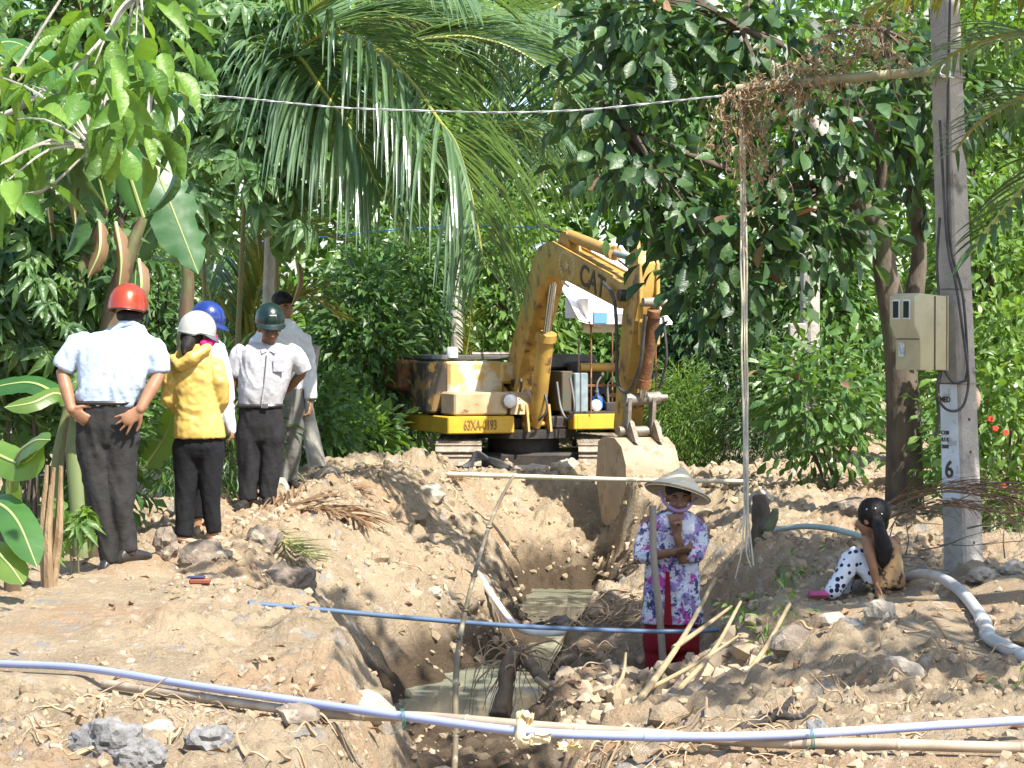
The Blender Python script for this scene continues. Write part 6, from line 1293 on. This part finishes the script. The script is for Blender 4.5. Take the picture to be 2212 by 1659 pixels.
# bamboo crossbar, cable and dead vine
BAMB = mat('weathered_bamboo', (.36, .33, .20), (.27, .25, .14), scale=4, rough=.5, c3=(.20, .19, .13), s3=8, t3=(.56, .68), stretch=(1, 1, 1))
BAMP = mat('pale_bamboo', (.62, .56, .42), (.55, .48, .34), scale=6, rough=.5)
BAMG = mat('grey_bamboo', (.37, .30, .22), (.28, .22, .16), scale=7, rough=.6, c3=(.46, .39, .3), s3=5, t3=(.55, .65))
def bamboo(name, label, cat, pts, r, m, step=.32, sub=6, group=None):
    pts = smoothpts(pts, sub); o = thing(name, label, cat, pts[0], group); acc = 0; nxt = step * .6; MB().tube(pts, r, 10).build('culm', m, o); N = len(pts)
    for i in range(N - 1):
        L = (pts[i + 1] - pts[i]).length
        while acc + L > nxt:
            q = pts[i].lerp(pts[i + 1], (nxt - acc) / L); tg = (pts[i + 1] - pts[i]).normalized(); rr_ = lerpl(r, (i + .5) / N) * 1.12
            MB().tube([q - tg * .008, q - tg * .002, q + tg * .004, q + tg * .008], [rr_ * .92, rr_, rr_, rr_ * .92], 10).build('node', m, o); nxt += step * RND.uniform(.85, 1.15)
        acc += L
    return o
bamboo('bamboo_bar', 'mossy bamboo bar tied level to the concrete pole, hung with dead vine', 'bamboo pole', [P(1590, 192, 15.0), P(1800, 172, 14.9), P(2045, 150, 14.84)], [.028, .032], BAMB)
tie = tag(MB().tube(smoothpts([P(2026, 140, 14.80), P(2034, 165, 14.78), P(2052, 160, 14.80), P(2040, 140, 14.8), P(2030, 158, 14.78), P(2060, 168, 14.83)], 5), .007, 6).build('wire_tie', CHROME), 'shiny wire binding of the bamboo bar to the pole', 'wire')
CABW = mat('grey_white_cable', (.62, .63, .62), (.30, .30, .30), scale=14, rough=.5)
tw = MB(); cpts = smoothpts([P(1590, 205, 15.0), P(1530, 210, 15.05), P(1420, 222, 15.2), P(1250, 238, 15.4), P(1080, 243, 15.6), P(945, 240, 15.8), P(760, 234, 16), P(620, 222, 16.2), P(500, 210, 16.4), P(380, 203, 16.6), P(200, 190, 17), P(-150, 150, 17.6)], 14)
for ph in (0, math.pi):
    pp = [q + Vector((0, math.cos(i * .75 + ph) * .004, math.sin(i * .75 + ph) * .004)) for i, q in enumerate(cpts)]; tw.tube(pp, .0038, 5)
tag(tw.build('overhead_cable', CABW), 'twisted grey cable running across under the coconut fronds to the bamboo bar', 'cable')
hg = thing('hanging_cable', 'bundle of pale strings and cable hanging straight down from the bamboo bar', 'cable', P(1603, 1140, 15))
for k in range(5):
    o_ = (k - 2) * 2.6; MB().tube(smoothpts([P(1598, 195, 14.98)] + [P(1603 + o_ + RND.uniform(-2, 2) + (y - 200) * .010, y, 14.98 + RND.uniform(-.02, .02)) for y in range(300, 1130, 90)] + [P(1612 + 3 * o_, 1150 + 18 * k, 14.95)], 4), .0035 if k % 2 else .006, 6).build('strand', CABW if k % 2 else BAMP, hg)
for a, b2 in (((1606, 1130), (1588, 1250)), ((1616, 1130), (1622, 1225))): MB().tube(smoothpts([P(*a, 14.95), P(a[0] - 4, 1190, 14.9), P(*b2, 14.9)], 4), .005, 5).build('strand', BAMP, hg)
vn = thing('dead_vine', 'tangle of dry brown vine draped over the bamboo bar', 'vine', P(1600, 195, 15))
vb = MB(); LP, LD = [], []
env = [(1590, 190), (1650, 160), (1720, 100), (1800, 40), (1880, 15)]
for k in range(190):
    t = RND.random(); i = min(int(t * 4), 3); fx = env[i][0] + (env[i + 1][0] - env[i][0]) * (t * 4 - i); fy = env[i][1] + (env[i + 1][1] - env[i][1]) * (t * 4 - i)
    x0, y0 = fx + RND.uniform(-15, 110), fy + RND.uniform(-15, 10 + 130 * t); L = RND.uniform(20, 80) if RND.random() < .8 else RND.uniform(100, 220)
    pts = [P(x0, y0, 15 + RND.uniform(-.25, .25))]
    for j in range(4): x0 += RND.uniform(-22, 22); y0 += L / 4 * RND.uniform(.2, 1.3) * (1 if RND.random() < .8 else -.7); pts.append(P(x0, y0, 15 + RND.uniform(-.3, .3)))
    sp = smoothpts(pts, 3); vb.tube(sp, RND.choice((.0018, .0025, .0035)), 4, cap=False)
    for q in sp[::2]:
        if RND.random() < .42: LP.append(q); LD.append((RND.uniform(-1, 1), RND.uniform(-1, 1), RND.uniform(-1.5, .2)))
for k in range(90):
    x0, y0 = 1608 + RND.gauss(0, 34), 190 + RND.uniform(0, 330) * RND.random(); pts = [P(x0, y0, 15 + RND.uniform(-.15, .15))]
    for j in range(4): x0 += RND.uniform(-16, 20); y0 += RND.uniform(-5, 40); pts.append(P(x0, y0, 15 + RND.uniform(-.15, .15)))
    sp = smoothpts(pts, 3); vb.tube(sp, .003, 4, cap=False); LP += sp[::4]; LD += [(RND.uniform(-1, 1), RND.uniform(-1, 1), -1)] * len(sp[::4])
vb.build('tendril', mat('straw_tendril', (.36, .28, .17), (.25, .18, .10), scale=9, rough=.9), vn, kind='stuff')
LP = np.array([tuple(q) for q in LP]); LD = np.array(LD); V, Fc, vr = leaf_cloud(TPS['oval'], LP, LD, gauss(len(LP)), .03 + .03 * NR.rand(len(LP)), .014 + .014 * NR.rand(len(LP)))
link('withered_foliage', npmesh('withered_foliage', V - np.array(org(vn)), Fc, vr), leafmat('tan_dry_leaf', (.30, .20, .11), (.48, .35, .21), .7, .3, tcol=(1.3, 1, .7)), vn, 'stuff')
# far pole with boxes
fp = gbase(1748, 27); t = thing('electric_pole', 'farther concrete pole half hidden in the leaves, with a grey box', 'pole', fp)
MB().tube([fp, P(1748, 860, 27), P(1750, 560, 27), P(1755, 380, 27)], [.13, .12, .10], 8).build('shaft', CONC, t)
tag(MB().bbox(P(1722, 745, 26.7), (.20, .16, .5), b=.012).build('meter_box', CONC), 'grey meter box on the farther pole', 'meter box'); tag(MB().bbox(P(1708, 838, 26.7), (.15, .12, .24), b=.01).build('meter_box', WPAINT), 'small white box below the grey meter box on the farther pole', 'meter box')
# a pale clay pot-like bag hung behind the pole
tag(MB().ell(P(2104, 862, 15.3), (.045, .04, .085), n=12, m=8).build('hanging_bag', mat('pinkish_cloth', (.50, .34, .27), (.4, .26, .2), rough=.8)), 'small pinkish bag tied behind the concrete pole', 'bag')
# blue wires behind the fronds
for pts, lab in (([(560, 522, 24), (700, 512, 24.2), (830, 498, 24.5), (1000, 488, 25), (1165, 492, 25.5)], 'thin blue wire crossing behind the palm fronds above the excavator'), ([(1462, 497, 26), (1540, 490, 26), (1600, 484, 26)], 'short stretch of blue wire among the dark leaves')):
    tag(MB().tube(smoothpts([P(*q) for q in pts], 6), .009, 5).build('blue_wire', mat('blue_wire', (.05, .2, .5), rough=.5)), lab, 'wire')

# ------------------------------------------------------------------ pipes and poles across the trench
LAVP = mat('lavender_blue_pvc', (.33, .37, .60), (.29, .33, .56), scale=3, rough=.22, spec=.5)
BLUP = mat('blue_grey_pvc', (.085, .135, .22), (.07, .115, .19), scale=3, rough=.35)
GRYP = mat('pale_grey_pvc', (.50, .50, .49), (.43, .43, .43), scale=4, rough=.35, c3=(.40, .35, .28), s3=6, t3=(.58, .68))
GRNP = mat('pale_green_pvc', (.36, .46, .45), (.30, .40, .40), scale=4, rough=.35)
def pipe(name, label, pts, r, m, joints=()):
    pts = smoothpts(pts, 8); o = thing(name, label, 'pipe', pts[0]); MB().tube(pts, r, 14).build('tube', m, o)
    for t in joints:
        f = t * (len(pts) - 1); i = int(f); q = pts[i].lerp(pts[i + 1], f - i); tg = (pts[i + 1] - pts[i]).normalized(); rr_ = lerpl(r, t) * 1.18
        MB().tube([q - tg * .045, q + tg * .045], rr_, 14).build('coupling', m, o)
    return o
pipe('water_pipe', 'long lavender blue plastic pipe sagging across the whole foreground', PP((-60, 1432, 10.4), (0, 1434, 10.25), (180, 1443, 9.9), (400, 1478, 9.4), (640, 1514, 8.95), (870, 1547, 8.6), (1100, 1577, 8.35), (1310, 1589, 8.25), (1560, 1591, 8.2), (1760, 1584, 8.2), (2000, 1569, 8.25), (2212, 1556, 8.3), (2300, 1551, 8.3)), .0165, LAVP, (.62,))
bamboo('bamboo_rail', 'long grey bamboo pole lying under the lavender pipe across the foreground', 'bamboo pole', PP((225, 1476, 9.75), (300, 1488, 9.6), (400, 1502, 9.4), (640, 1535, 8.98), (780, 1546, 8.78), (900, 1548, 8.66), (1010, 1556, 8.55), (1200, 1572, 8.42), (1400, 1585, 8.32), (1500, 1594, 8.28), (1620, 1602, 8.24), (1750, 1606, 8.2), (1900, 1607, 8.18), (2100, 1613, 8.15), (2300, 1618, 8.1)), [.019, .021], BAMG, .42)
GTIE = mat('green_string', (.03, .12, .09), rough=.6)
for (x, y, dd, lab) in ((868, 1547, 8.58, 'green string tying pipe to bamboo at the trench edge'), (1752, 1590, 8.17, 'green string tie with loose ends on the pipe before the mound')):
    t = thing('string_tie', lab, 'string', P(x, y, dd))
    for k in range(3): MB().tube(smoothpts([P(x - 3 + k * 3, y - 16, dd), P(x + k * 3, y, dd - .024), P(x + 2 + k * 3, y + 26, dd - .02), P(x + 6, y + 30, dd + .02)], 4), .0018, 5).build('strand', GTIE, t)
    MB().tube(smoothpts([P(x, y + 20, dd - .02), P(x - 14, y + 34, dd - .03), P(x - 24, y + 40, dd - .03)], 4), .0016, 5).build('strand', GTIE, t)
RAG = mat('yellow_plastic_rag', (.66, .50, .20), (.72, .62, .40), scale=9, rough=.5)
rg = thing('plastic_rag', 'pale yellow plastic rag knotted round the pipe and bamboo over the water', 'rag', P(1130, 1580, 8.3))
def sheet(name, par, px, py, d, w_, h_, m, seed, amp=.02, n=9):
    V = []; Fq = []
    for i in range(n + 1):
        for j in range(n + 1):
            a, b2 = i / n - .5, j / n - .5; q = P(px, py, d); k = vnoise(np.array([[a * 4 + seed, b2 * 4, seed]]))[0]; k2 = vnoise(np.array([[a * 3 - seed, b2 * 3, 9]]))[0]
            V.append(q + Vector((a * w_ * (1 + .4 * k2), k * amp - .01, b2 * h_ * (1 + .4 * k) + amp * k2)))
    for i in range(n):
        for j in range(n): a = i * (n + 1) + j; Fq.append((a, a + 1, a + n + 2, a + n + 1))
    return MB().add(V, Fq).build(name, m, par)
MB().tube(smoothpts([P(1122, 1542, 8.37), P(1126, 1570, 8.31), P(1124, 1600, 8.31), P(1136, 1606, 8.36), P(1142, 1575, 8.42), P(1130, 1545, 8.4)], 5), [.014, .020, .015, .012], 9).build('knot', RAG, rg)
sheet('flap', rg, 1136, 1548, 8.33, .05, .05, RAG, 3); sheet('flap', rg, 1160, 1594, 8.28, .10, .035, RAG, 5); sheet('flap', rg, 1230, 1612, 8.24, .08, .04, RAG, 8)
pipe('water_pipe', 'thin blue pipe spanning the trench from the dark clod to the woman', PP((536, 1303, 12.05), (700, 1318, 12.25), (900, 1336, 12.5), (1110, 1352, 12.8), (1300, 1361, 13.1), (1450, 1364, 13.3), (1560, 1360, 13.35), (1640, 1352, 13.4)), .0135, BLUP)
pipe('water_pipe', 'white pipe bent down the far bank behind the thin blue pipe', PP((990, 1228, 18.6), (1030, 1240, 18.4), (1062, 1285, 18.0), (1100, 1338, 17.6), (1130, 1361, 17.2), (1175, 1368, 17), (1235, 1362, 16.9)), .026, mat('white_pvc', (.72, .72, .73), (.62, .62, .62), scale=6, rough=.35))
pipe('water_pipe', 'thick grey pipe curving down the mound past the concrete pole', PP((1945, 1262, 13.7), (1962, 1246, 13.6), (1995, 1240, 13.4), (2040, 1252, 13), (2080, 1282, 12.5), (2112, 1322, 12), (2130, 1356, 11.6), (2136, 1376, 11.35), (2160, 1392, 11.1), (2212, 1418, 10.7), (2290, 1450, 10.3)), [.026, .034, .036], GRYP, (.55, .66))
pipe('water_pipe', 'pale green pipe arching over the dirt behind the girl', PP((1668, 1148, 16.8), (1690, 1142, 16.7), (1740, 1137, 16.5), (1790, 1141, 16.2), (1840, 1153, 15.8), (1880, 1166, 15.4), (1920, 1190, 15), (1950, 1225, 14.6)), .021, GRNP)
bamboo('bamboo_rail', 'pale straight bamboo lying across the spoil before the excavator bucket', 'bamboo pole', PP((968, 1024, 21.4), (1120, 1029, 21.3), (1340, 1036, 21.1), (1480, 1038, 21), (1610, 1040, 20.9)), [.024, .020], BAMP, .38)
bs = thing('bamboo_stake', 'knotty bamboo stake standing in the trench, leaning to one side', 'stake', P(982, 1640, 10.4))
spt = smoothpts([P(980, 1700, 10.0), P(984, 1600, 10.25), P(984, 1490, 10.55), P(988, 1420, 10.75), P(1003, 1330, 11.0), P(1030, 1222, 11.3), P(1062, 1122, 11.55), P(1086, 1070, 11.7), P(1110, 1026, 11.85)], 6)
STAKE = mat('olive_bamboo_stake', (.15, .12, .07), (.10, .08, .05), scale=5, rough=.6, c3=(.26, .23, .16), s3=9)
MB().tube(spt, [.014, .014, .012, .010, .007], 10).build('culm', STAKE, bs)
for (x, y, dd) in ((984, 1590, 10.27), (986, 1478, 10.58), (992, 1385, 10.85), (1006, 1318, 11.02), (1024, 1243, 11.24), (1057, 1138, 11.5)):
    k = MB(); k.ell(P(x, y, dd), (.019, .019, .012), n=10, m=6)
    for q in range(3): a = RND.uniform(0, 6.28); k.tube([P(x, y, dd), P(x, y, dd) + Vector((math.cos(a) * .045, math.sin(a) * .03, .03))], [.007, .002], 5)
    k.build('node', STAKE, bs)
# dry sticks by the woman
STK = mat('dry_stick', (.34, .27, .155), (.26, .20, .11), scale=9, rough=.8)
for k, (pts, r, lab) in enumerate([
  ([(1345, 1560, 11.2), (1420, 1460, 11.9), (1480, 1370, 12.5), (1545, 1250, 13.2)], .020, 'dry stick crossing the woman\'s red trousers, ending highest'),
  ([(1455, 1400, 12.3), (1510, 1362, 12.5), (1580, 1310, 12.8)], .016, 'short side branch of the stick on the red trousers'),
  ([(1400, 1555, 11.2), (1480, 1475, 11.8), (1545, 1400, 12.3), (1600, 1300, 12.8)], .017, 'dry stick leaning in the middle of the stick bundle'),
  ([(1455, 1532, 11.3), (1560, 1500, 11.6), (1640, 1420, 12.0), (1706, 1305, 12.5)], .020, 'long bent stick lowest and farthest out in the bundle'),
  ([(1380, 1500, 11.7), (1510, 1430, 12.1), (1600, 1370, 12.5)], .013, 'thin low stick half buried in the rubble by the woman'),
  ([(1320, 1500, 12.7), (1345, 1460, 12.9), (1352, 1410, 13.0)], .014, 'short pale stick upright in the rubble beside the trench'),
  ([(1160, 1468, 14.0), (1210, 1500, 13.6), (1262, 1522, 13.2)], .020, 'broken branch poking from the right bank over the water'),
]): tag(MB().tube(smoothpts([P(*q) for q in pts], 6), [r, r * .8, r * .5], 8).build('stick', STK), lab, 'stick')
# root stump in the water
rs = P(1105, 1470, 14.6); rs = thing('root_stump', 'torn root stump with hanging roots rising from the muddy water', 'stump', rs)
rb = MB(); rb.tube(smoothpts([P(1080, 1550, 14.4), P(1092, 1490, 14.5), P(1098, 1440, 14.6), P(1118, 1405, 14.7)], 5), [.075, .05, .06, .05], 9); rb.tube(smoothpts([P(1118, 1410, 14.7), P(1150, 1440, 14.5), P(1185, 1480, 14.3), P(1225, 1505, 14)], 5), [.045, .04, .02], 8)
remesh(rb, .012, 1, lambda co: .014 * fbm(co * 14, 3, 4), rs, 'trunk', mat('muddy_root', (.17, .125, .08), (.11, .08, .05), scale=9, rough=.95, bump=.7, bscale=24))
rt = MB()
for k in range(42):
    a = P(1100 + RND.uniform(-25, 40), 1405 + RND.uniform(-10, 45), 14.65 + RND.uniform(-.12, .1)); pts = [a]; q = a.copy(); dx, dz = RND.uniform(-.09, .11), RND.uniform(-.02, .05)
    for j in range(5): q = q + Vector((dx + RND.uniform(-.03, .03), RND.uniform(-.04, .03), dz)); dz -= RND.uniform(.01, .055); dx *= .8; pts.append(q.copy())
    rt.tube(smoothpts(pts, 3), [RND.choice((.004, .007, .010)), .002], 5, cap=False)
ROOT = mat('dry_root', (.40, .29, .18), (.28, .19, .11), scale=9, rough=.9)
rt.build('root', ROOT, rs, kind='stuff')
# dark stump behind the hanging cable
sg = P(1645, 1150, 16.4); sg.z = gz(sg.x, sg.y)
t = thing('tree_stump', 'dark split stump standing behind the hanging cable', 'stump', sg); mb = MB(); mb.tube([sg - Vector((0, 0, .1)), P(1645, 1120, 16.4), P(1640, 1070, 16.4)], [.095, .075, .05], 10); mb.tube([P(1655, 1150, 16.3), P(1670, 1120, 16.3), P(1676, 1100, 16.3)], [.05, .045, .03], 8); remesh(mb, .014, 1, lambda co: .018 * fbm(co * 10, 3, 8), t, 'trunk', BARK)
t = thing('tree_stump', 'pale bent trunk leaning beside the path behind the grey trousered man', 'stump', gbase(686, 21.6)); MB().tube(smoothpts([gbase(686, 21.6), P(672, 940, 21.6), P(660, 860, 21.6), P(678, 745, 21.6)], 4), [.085, .075, .065], 12).build('trunk', PALEBARK, t)
# red cloth, red shoe-like scrap
CLR = cloth('faded_red_cloth', (.24, .07, .06), (.17, .05, .045)); q = P(962, 1215, 18.7); q.z = gz(q.x, q.y)
rc = thing('red_rag', 'faded red cloth caught on the far bank left of the white pipe', 'rag', q)
sheet('fold', rc, 958, 1212, 18.5, .13, .13, CLR, 2, .05); sheet('fold', rc, 970, 1250, 18.4, .06, .16, CLR, 6, .04)
q = P(432, 1300, 12.9); q.z = gz(q.x, q.y) + .02
t = thing('plastic_scrap', 'dark red scrap with blue edge lying on the trodden path', 'scrap', q); MB().bbox(q + Vector((0, 0, .012)), (.12, .05, .03), b=.008).build('strap', mat('brown_red_rubber', (.20, .06, .03), rough=.6), t); MB().bbox(q + Vector((-.02, 0, .035)), (.10, .045, .012), b=.004).build('sole', mat('navy_rubber', (.03, .04, .10), rough=.6), t)
# fallen palm fronds
def ffrond(label, pts, L, m, n=26, spread=1.0, droop=.1, seed=0, rm=None, lw=.022):
    a = P(*pts[0]); t = thing('fallen_frond', label, 'palm frond', a); frond(t, [P(*q) for q in pts], L, lw, m, n, False, droop, .010, spread, .05, seed, rm=rm); return t
ffrond('green palm frond fallen over the bank beside the dark clod', [(560, 1140, 16.2), (600, 1165, 15.9), (650, 1190, 15.6), (690, 1212, 15.3)], .30, LG['palm'], 22, .6, .2, 61)
ffrond('dry palm frond spread on the path at the feet of the green helmet man', [(520, 1118, 17.8), (600, 1100, 18), (680, 1075, 18.4), (760, 1050, 18.9)], .55, LG['dry'], 34, .7, .35, 62, DRYM)
ffrond('second dry palm frond hanging down the upper bank', [(640, 1100, 17.6), (700, 1105, 17.5), (780, 1125, 17.4)], .5, LG['dry'], 26, .6, .5, 63, DRYM)
ffrond('dry frond on the spoil crest beside the excavator track', [(880, 1010, 22.4), (930, 1020, 22), (990, 1040, 21.5)], .35, LG['dry'], 22, .7, .3, 64, DRYM)
for k, pts in enumerate([[(1905, 1095, 14.6), (1960, 1068, 14.5), (2040, 1055, 14.4), (2130, 1056, 14.3), (2230, 1070, 14.2)], [(1915, 1105, 14.4), (1975, 1075, 14.3), (2050, 1062, 14.2), (2140, 1075, 14.1), (2230, 1095, 14)], [(1895, 1130, 14.2), (1960, 1105, 14.2), (2050, 1092, 14.1), (2140, 1105, 14), (2230, 1110, 14)]]):
    ffrond(('upper', 'middle', 'lowest')[k] + ' dry brown frond arching before the concrete pole foot', pts, .42, LG['dry'], 26, .35, .5 + .35 * k, 70 + k, DRYM, .010)
# seedlings on the right bank
for k, (x, y, dd, h, n, lab) in enumerate([(1600, 1330, 13.2, .10, 26, 'weed with small green leaves behind the stick bundle'), (1655, 1410, 12.4, .12, 26, 'fresh green sapling at the foot of the mound, lowest of the weeds'), (1715, 1250, 13.9, .09, 18, 'bright green sprig just left of the girl\'s feet'), (1690, 1195, 14.6, .08, 16, 'small green tuft below the dark stump'), (1620, 1270, 13.8, .08, 20, 'yellow-green sprig under the hanging strings'), (1720, 1360, 12.7, .06, 12, 'tiny seedling alone on the slope under the girl')]):
    b = P(x, y + 20, dd); b.z = gz(b.x, b.y); c = Vector((b.x, b.y, b.z + h)); plant('seedling', lab, 'plant', b, [((c.x, c.y, c.z), (h * 1.1, h * .7, h * .9))], n * 2, 'l', .055, LG['lime' if k % 2 else 'fresh'], clump=4, spread=.04, shape='lance' if k % 2 else 'oval', wl=.4, n_obj=2 * n, shell=.2, bark=STEM, stems=3)
plant('weed', 'small leafy weed at the right edge below the thick grey pipe', 'plant', gbase(2195, 9.4), [((gbase(2195, 9.4).x, 9.4, gbase(2195, 9.4).z + .06), (.05, .05, .05))], 14, 'l', .06, LG['fresh'], clump=3, spread=.03, shape='lance', n_obj=14, bark=STEM)
# roots and straw on the cut banks
rt = MB()
def roots(x0, x1, y0, y1, d0, d1, n, L=.25, up=.02):
    for k in range(n):
        t = RND.random(); x, y, dd = RND.uniform(x0, x1), y0 + (y1 - y0) * t, d0 + (d1 - d0) * t; q = P(x, y, dd); q.z = gz(q.x, q.y) + .005
        a = RND.uniform(0, 6.28); pts = [q.copy()]; h = up
        for j in range(4): a += RND.uniform(-.6, .6); q = q + Vector((math.cos(a), math.sin(a), 0)) * L / 4 * RND.uniform(.5, 1.3); h = max(.004, h + RND.uniform(-.02, .03)); pts.append(Vector((q.x, q.y, gz(q.x, q.y) + h)))
        rt.tube(smoothpts(pts, 3), [RND.choice((.003, .004, .006, .010)), .0018], 4, cap=False)
roots(560, 900, 1290, 1520, 14.3, 13.2, 110); roots(1190, 1360, 1300, 1500, 16, 13.4, 70); roots(1150, 1700, 1540, 1655, 9.5, 8, 70, .16); roots(100, 800, 1480, 1650, 9.5, 7.8, 60, .16); roots(900, 1250, 1130, 1350, 20, 17, 40, .3); roots(1750, 2200, 1300, 1640, 12.5, 8.2, 50, .16); roots(1250, 1420, 1130, 1230, 17.5, 16.5, 40, .4, .05); roots(700, 1000, 1030, 1150, 21, 18, 40, .3)
rt.build('loose_roots', ROOT, None, kind='stuff')
# fallen leaves
n = 420; yy = 8 + 15 * NR.rand(n); xx = (NR.rand(n) - .5) * .46 * yy; ok = base_z(xx, yy) > -.8; xx, yy = xx[ok], yy[ok]; zz = np.array([gz(a, b) for a, b in zip(xx, yy)]) + .012
pos = np.stack([xx, yy, zz], 1); V, Fc, vr = leaf_cloud(TPS['oval'], pos, gauss(len(pos)) * np.array([1, 1, .15]), UP + gauss(len(pos), .3), .05 + .04 * NR.rand(len(pos)), .025 + .02 * NR.rand(len(pos)))
link('leaf_litter', npmesh('leaf_litter', V, Fc, vr), LG['dry'], None, 'stuff')

# charred branch with ashen lump in the right foreground, brushwood by the pole
CHAR = mat('charred_wood', (.025, .022, .02), (.06, .052, .045), scale=14, rough=.8, bump=.8, bscale=30, c3=(.30, .29, .28), s3=9, t3=(.6, .7))
t = thing('charred_branch', 'black charred branch with stub ends in the rubble above the pipe', 'branch', P(1700, 1560, 8.8))
mb = MB(); mb.tube(smoothpts([P(1600, 1572, 8.75), P(1650, 1556, 8.8), P(1690, 1535, 8.8), P(1712, 1505, 8.8)], 5), [.018, .024, .022, .010], 9, rnd=True); mb.tube(smoothpts([P(1680, 1545, 8.8), P(1730, 1548, 8.75), P(1765, 1520, 8.75)], 4), [.018, .012, .006], 8, rnd=True)
remesh(mb, .006, 1, lambda co: .006 * fbm(co * 40, 3, 5), t, 'limb', CHAR)
for k in range(9):
    a = P(1655 + 12 * k, 1550 - RND.uniform(0, 12), 8.78); MB().tube(smoothpts([a, a + Vector((RND.uniform(-.02, .02), 0, .03)), a + Vector((RND.uniform(-.05, .05), RND.uniform(-.02, .02), RND.uniform(.03, .075)))], 3), [.004, .0015], 5).build('twig', ROOT, t)
lump('rock', 'ash grey crumbly lump beside the charred branch, touching the blue pipe', 'rock', 1762, 1568, 8.45, .05, GREY, 31, squash=(.8, .8, 1), sink=0)
bw = MB()
for k in range(70):
    x, y = RND.uniform(1900, 2260), RND.uniform(1040, 1230); d = RND.uniform(14.2, 16.5); q = P(x, y, d); a = RND.uniform(-.5, .5) + (0 if RND.random() < .7 else 1.2); L = RND.uniform(.15, .6); pts = [q]
    for j in range(3): q = q + Vector((math.cos(a), RND.uniform(-.2, .2), math.sin(a) * .6)) * L / 3; a += RND.uniform(-.3, .3); pts.append(q)
    if all(v.z > gz(v.x, v.y) + .005 for v in pts): bw.tube(smoothpts(pts, 3), [RND.uniform(.003, .007), .0015], 4, cap=False)
bw.build('brushwood', mat('grey_brown_twigs', (.17, .13, .095), (.11, .085, .06), scale=9, rough=.9), None, kind='stuff')
